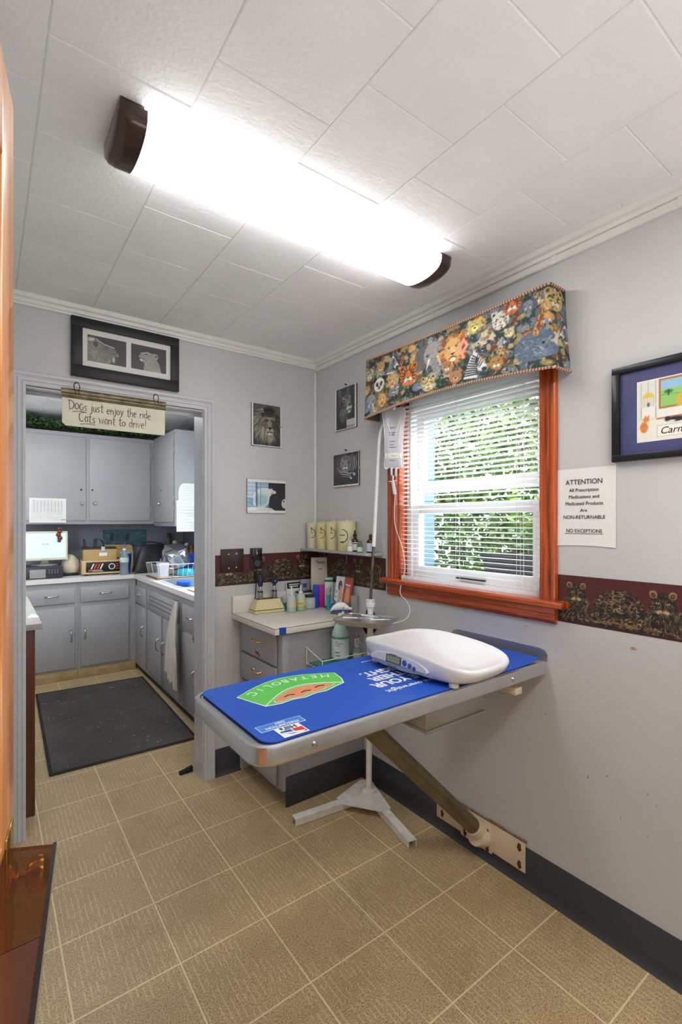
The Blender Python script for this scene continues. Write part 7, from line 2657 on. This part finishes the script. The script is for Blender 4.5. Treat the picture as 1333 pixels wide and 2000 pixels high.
def towel(u, v):
    w_ = .012 + .115 * min(1, (1 - v) * 1.45) ** .8
    yc = 1.004 + .004 * (1 - v)
    zb = .215 + .10 * u * (1 - v) + .02 * math.sin(u * 9)
    fold = .026 * math.sin(u * 13 + v * 2.2) * min(1, (1 - v) * 2.2) + .010 * math.sin(u * 29)
    return (-.5790 - .034 * (1 - v) ** .6 - abs(fold) * .75, yc - w_ + 2 * w_ * u, zb + (.835 - zb) * v)


TW = M('towel_offwhite', (216, 210, 198), .95, bump=.7, bscale=240, var=.05, vscale=14)
build('cloth', G().slab(towel, 40, 30, (.006, 0, 0)), TW, t, angle=80)
build('hook', G().tube([(-.5515, 1.012, .842), (-.582, 1.010, .845), (-.586, 1.010, .858)], .004, 8), CHROME, t)

# ---- wooden cabinet at the left jamb
t = thing('wood_cabinet', 'dark wood-sided cabinet with grey top just inside the doorway at left', 'cabinet', (-1.72, .6, 0))
build('side_panel', G().box(-1.95, -1.518, .178, 1.20, .0, .905, .002), wood('dark_cabinet_wood', (54, 24, 12), (112, 56, 32), 'z', .35, .3), t)
build('top', G().box(-1.95, -1.490, .160, 1.22, .9055, .935, .002), M('grey_top', (186, 182, 178), .4, var=.04), t)
build('top_edge', G().box(-1.4899, -1.4885, .160, 1.22, .9055, .910), M('dark_seam'), t)
single('tissue', 'crumpled scrap of white tissue on the grey cabinet top', 'tissue', G().slab(lambda u, v: (-1.535 + .045 * u, .345 + .05 * v, .9365 + .012 * math.sin(PI * u) * math.sin(PI * v) * (1 + .4 * math.sin(u * 19 + v * 13))), 12, 12, (0, 0, -.001)), WHITEP)

# ---- ribbed mat
RUG = bpy.data.materials.new('ribbed_mat')
RUG.use_nodes = True
nt = NT(RUG)
f = nt.noise(nt.pos(), 60, 4, .7)
f2 = nt.noise(nt.pos(), 3.0, 4, .6)
wv = nt.n('ShaderNodeTexWave', wave_type='BANDS', bands_direction='X')
wv.inputs['Scale'].default_value = 26.0
wv.inputs['Distortion'].default_value = .4
nt.l(nt.pos(), wv.inputs['Vector'])
c1 = nt.ramp(f2, [(.35, rgba((70, 68, 66))), (.7, rgba((98, 93, 89)))])
c1 = nt.mix(nt.m('MULTIPLY', wv.outputs['Fac'], .30), c1, rgba((44, 43, 44)))
c1 = nt.mix(nt.m('MULTIPLY', nt.m('GREATER_THAN', f, .73), .5), c1, rgba((140, 134, 126)))
nt.l(c1, nt.bsdf.inputs['Base Color'])
nt.bsdf.inputs['Roughness'].default_value = .9
nt.bump(wv.outputs['Fac'], .5, .003)
t = thing('floor_mat', 'black ribbed floor mat with pale lint on the lab floor', 'mat', (-1.0, 1.28, 0))
RXM = [(-1.425, .548), (-.590, .520), (-.555, 2.045), (-1.385, 2.085)]
build('mat_body', G().prism(RXM, .0005, .009), RUG, t)
g = G()
for i in range(4):
    p, q = Vector(RXM[i]), Vector(RXM[(i + 1) % 4])
    n_ = Vector((-(q - p).y, (q - p).x)).normalized() * .016
    g.prism([tuple(p), tuple(q), tuple(q + n_ - (q - p).normalized() * .016), tuple(p + n_ + (q - p).normalized() * .016)], .0091, .0108)
build('border', g, M('mat_border_black', (34, 34, 38), .8), t)
g = G()
R = random.Random(3)
for _ in range(46):
    X = TOP(R.uniform(-1.38, -.62), R.uniform(.58, 2.0), .0094, R.uniform(0, 3))
    g.box(-R.uniform(.002, .007), R.uniform(.002, .007), -.0015, .0015, 0, .0015, X=X)
build('lint', g, M('lint_white', (206, 202, 192), .9), t)
single('door_wedge', 'small black rubber wedge on the floor at the right door jamb', 'door wedge',
       G().rings([[(-.830, y, .0) for y in (.128, .152)] + [(-.830, y, z) for y, z in ((.152, .014), (.128, .014))], [(-.757, y, .0) for y in (.128, .152)] + [(-.757, y, z) for y, z in ((.152, .030), (.128, .030))]]), M('black_rubber', (28, 28, 30), .7))

# ================================================================ OPEN DOOR AND ACRYLIC HOLDER AT THE LEFT
DW = wood('door_orange_wood', (206, 122, 62), (240, 166, 100), 'z', .28, .5)
t = thing('wooden_door', 'orange-brown wooden door standing open at the left edge', 'door', (-1.72, -2.15, 0))
DX = frame((-1.6760, -1.742, .012), (.1640, .9865, 0), (0, 0, 1))     # u runs along the leaf; the far edge is at u = 0
DWID, DH, DT = .78, 2.020, .038
st = .092
g = G().box(-st, 0, 0, DH, -DT, 0, .003, X=DX)
build('stile', g, DW, t)
build('stile', G().box(-DWID, -DWID + st, 0, DH, -DT, 0, .003, X=DX), DW, t)
DWR = wood('door_orange_wood_rail', (206, 122, 62), (240, 166, 100), 'y', .28, .5)
for z0, z1 in ((DH - .13, DH), (0, .24), (.85, 1.0)):
    build('rail', G().box(-DWID + st, -st, z0, z1, -DT, 0, .001, X=DX), DWR, t)
build('upper_panel', G().box(-DWID + st, -st, 1.0, DH - .13, -DT * .65, -DT * .35, X=DX), M('dark_violet_glass', (52, 22, 34), .1, var=.1, coat=.5), t)
build('lower_panel', G().box(-DWID + st, -st, .24, .85, -DT * .7, -DT * .3, X=DX), DW, t)
kn = G().lathe([(.026, 0), (.026, .004), (.020, .009), (.009, .012), (.009, .020), (.020, .025), (.024, .034), (.022, .042), (.012, .048), (.002, .049)], n=32, X=DX @ Matrix.Translation((-.050, .925, .0)))
build('knob', kn, BRASS, t)
build('lock_plate', G().box(-.078, -.022, .83, 1.0, .0002, .003, .001, X=DX), BRASS, t)
# smoked amber acrylic shelf on the door leaf
AMBER = M('amber_acrylic', (150, 104, 62), .05, trans=.9, ior=1.25, var=0)
t = thing('acrylic_holder', 'amber see-through acrylic holder with dark edge beside the wooden door', 'holder', (-1.66, -2.0, .985))
d_ = Vector((-.1640, -.9865))


def along(p, k):
    return (p[0] + d_.x * k, p[1] + d_.y * k)


pa, pd = (-1.6365, -1.842), (-1.6895, -1.815)
build('sheet', G().prism([pa, along(pa, .16), along(pd, .19), pd], .991, 1.0), AMBER, t)
build('solid_end', G().prism([along(pa, .161), along(pa, .50), along(pd, .50), along(pd, .191)], .991, 1.0), M('brown_acrylic', (92, 50, 30), .08, coat=.5, var=.1), t)
pe = (pa[0] + .0045, pa[1] - .001)
build('dark_edge', G().prism([pe, along(pe, .50), along((pa[0] + .0003, pa[1]), .50), (pa[0] + .0003, pa[1])], .989, 1.002), M('dark_acrylic_edge', (40, 28, 30), .1, coat=.6, var=0), t)
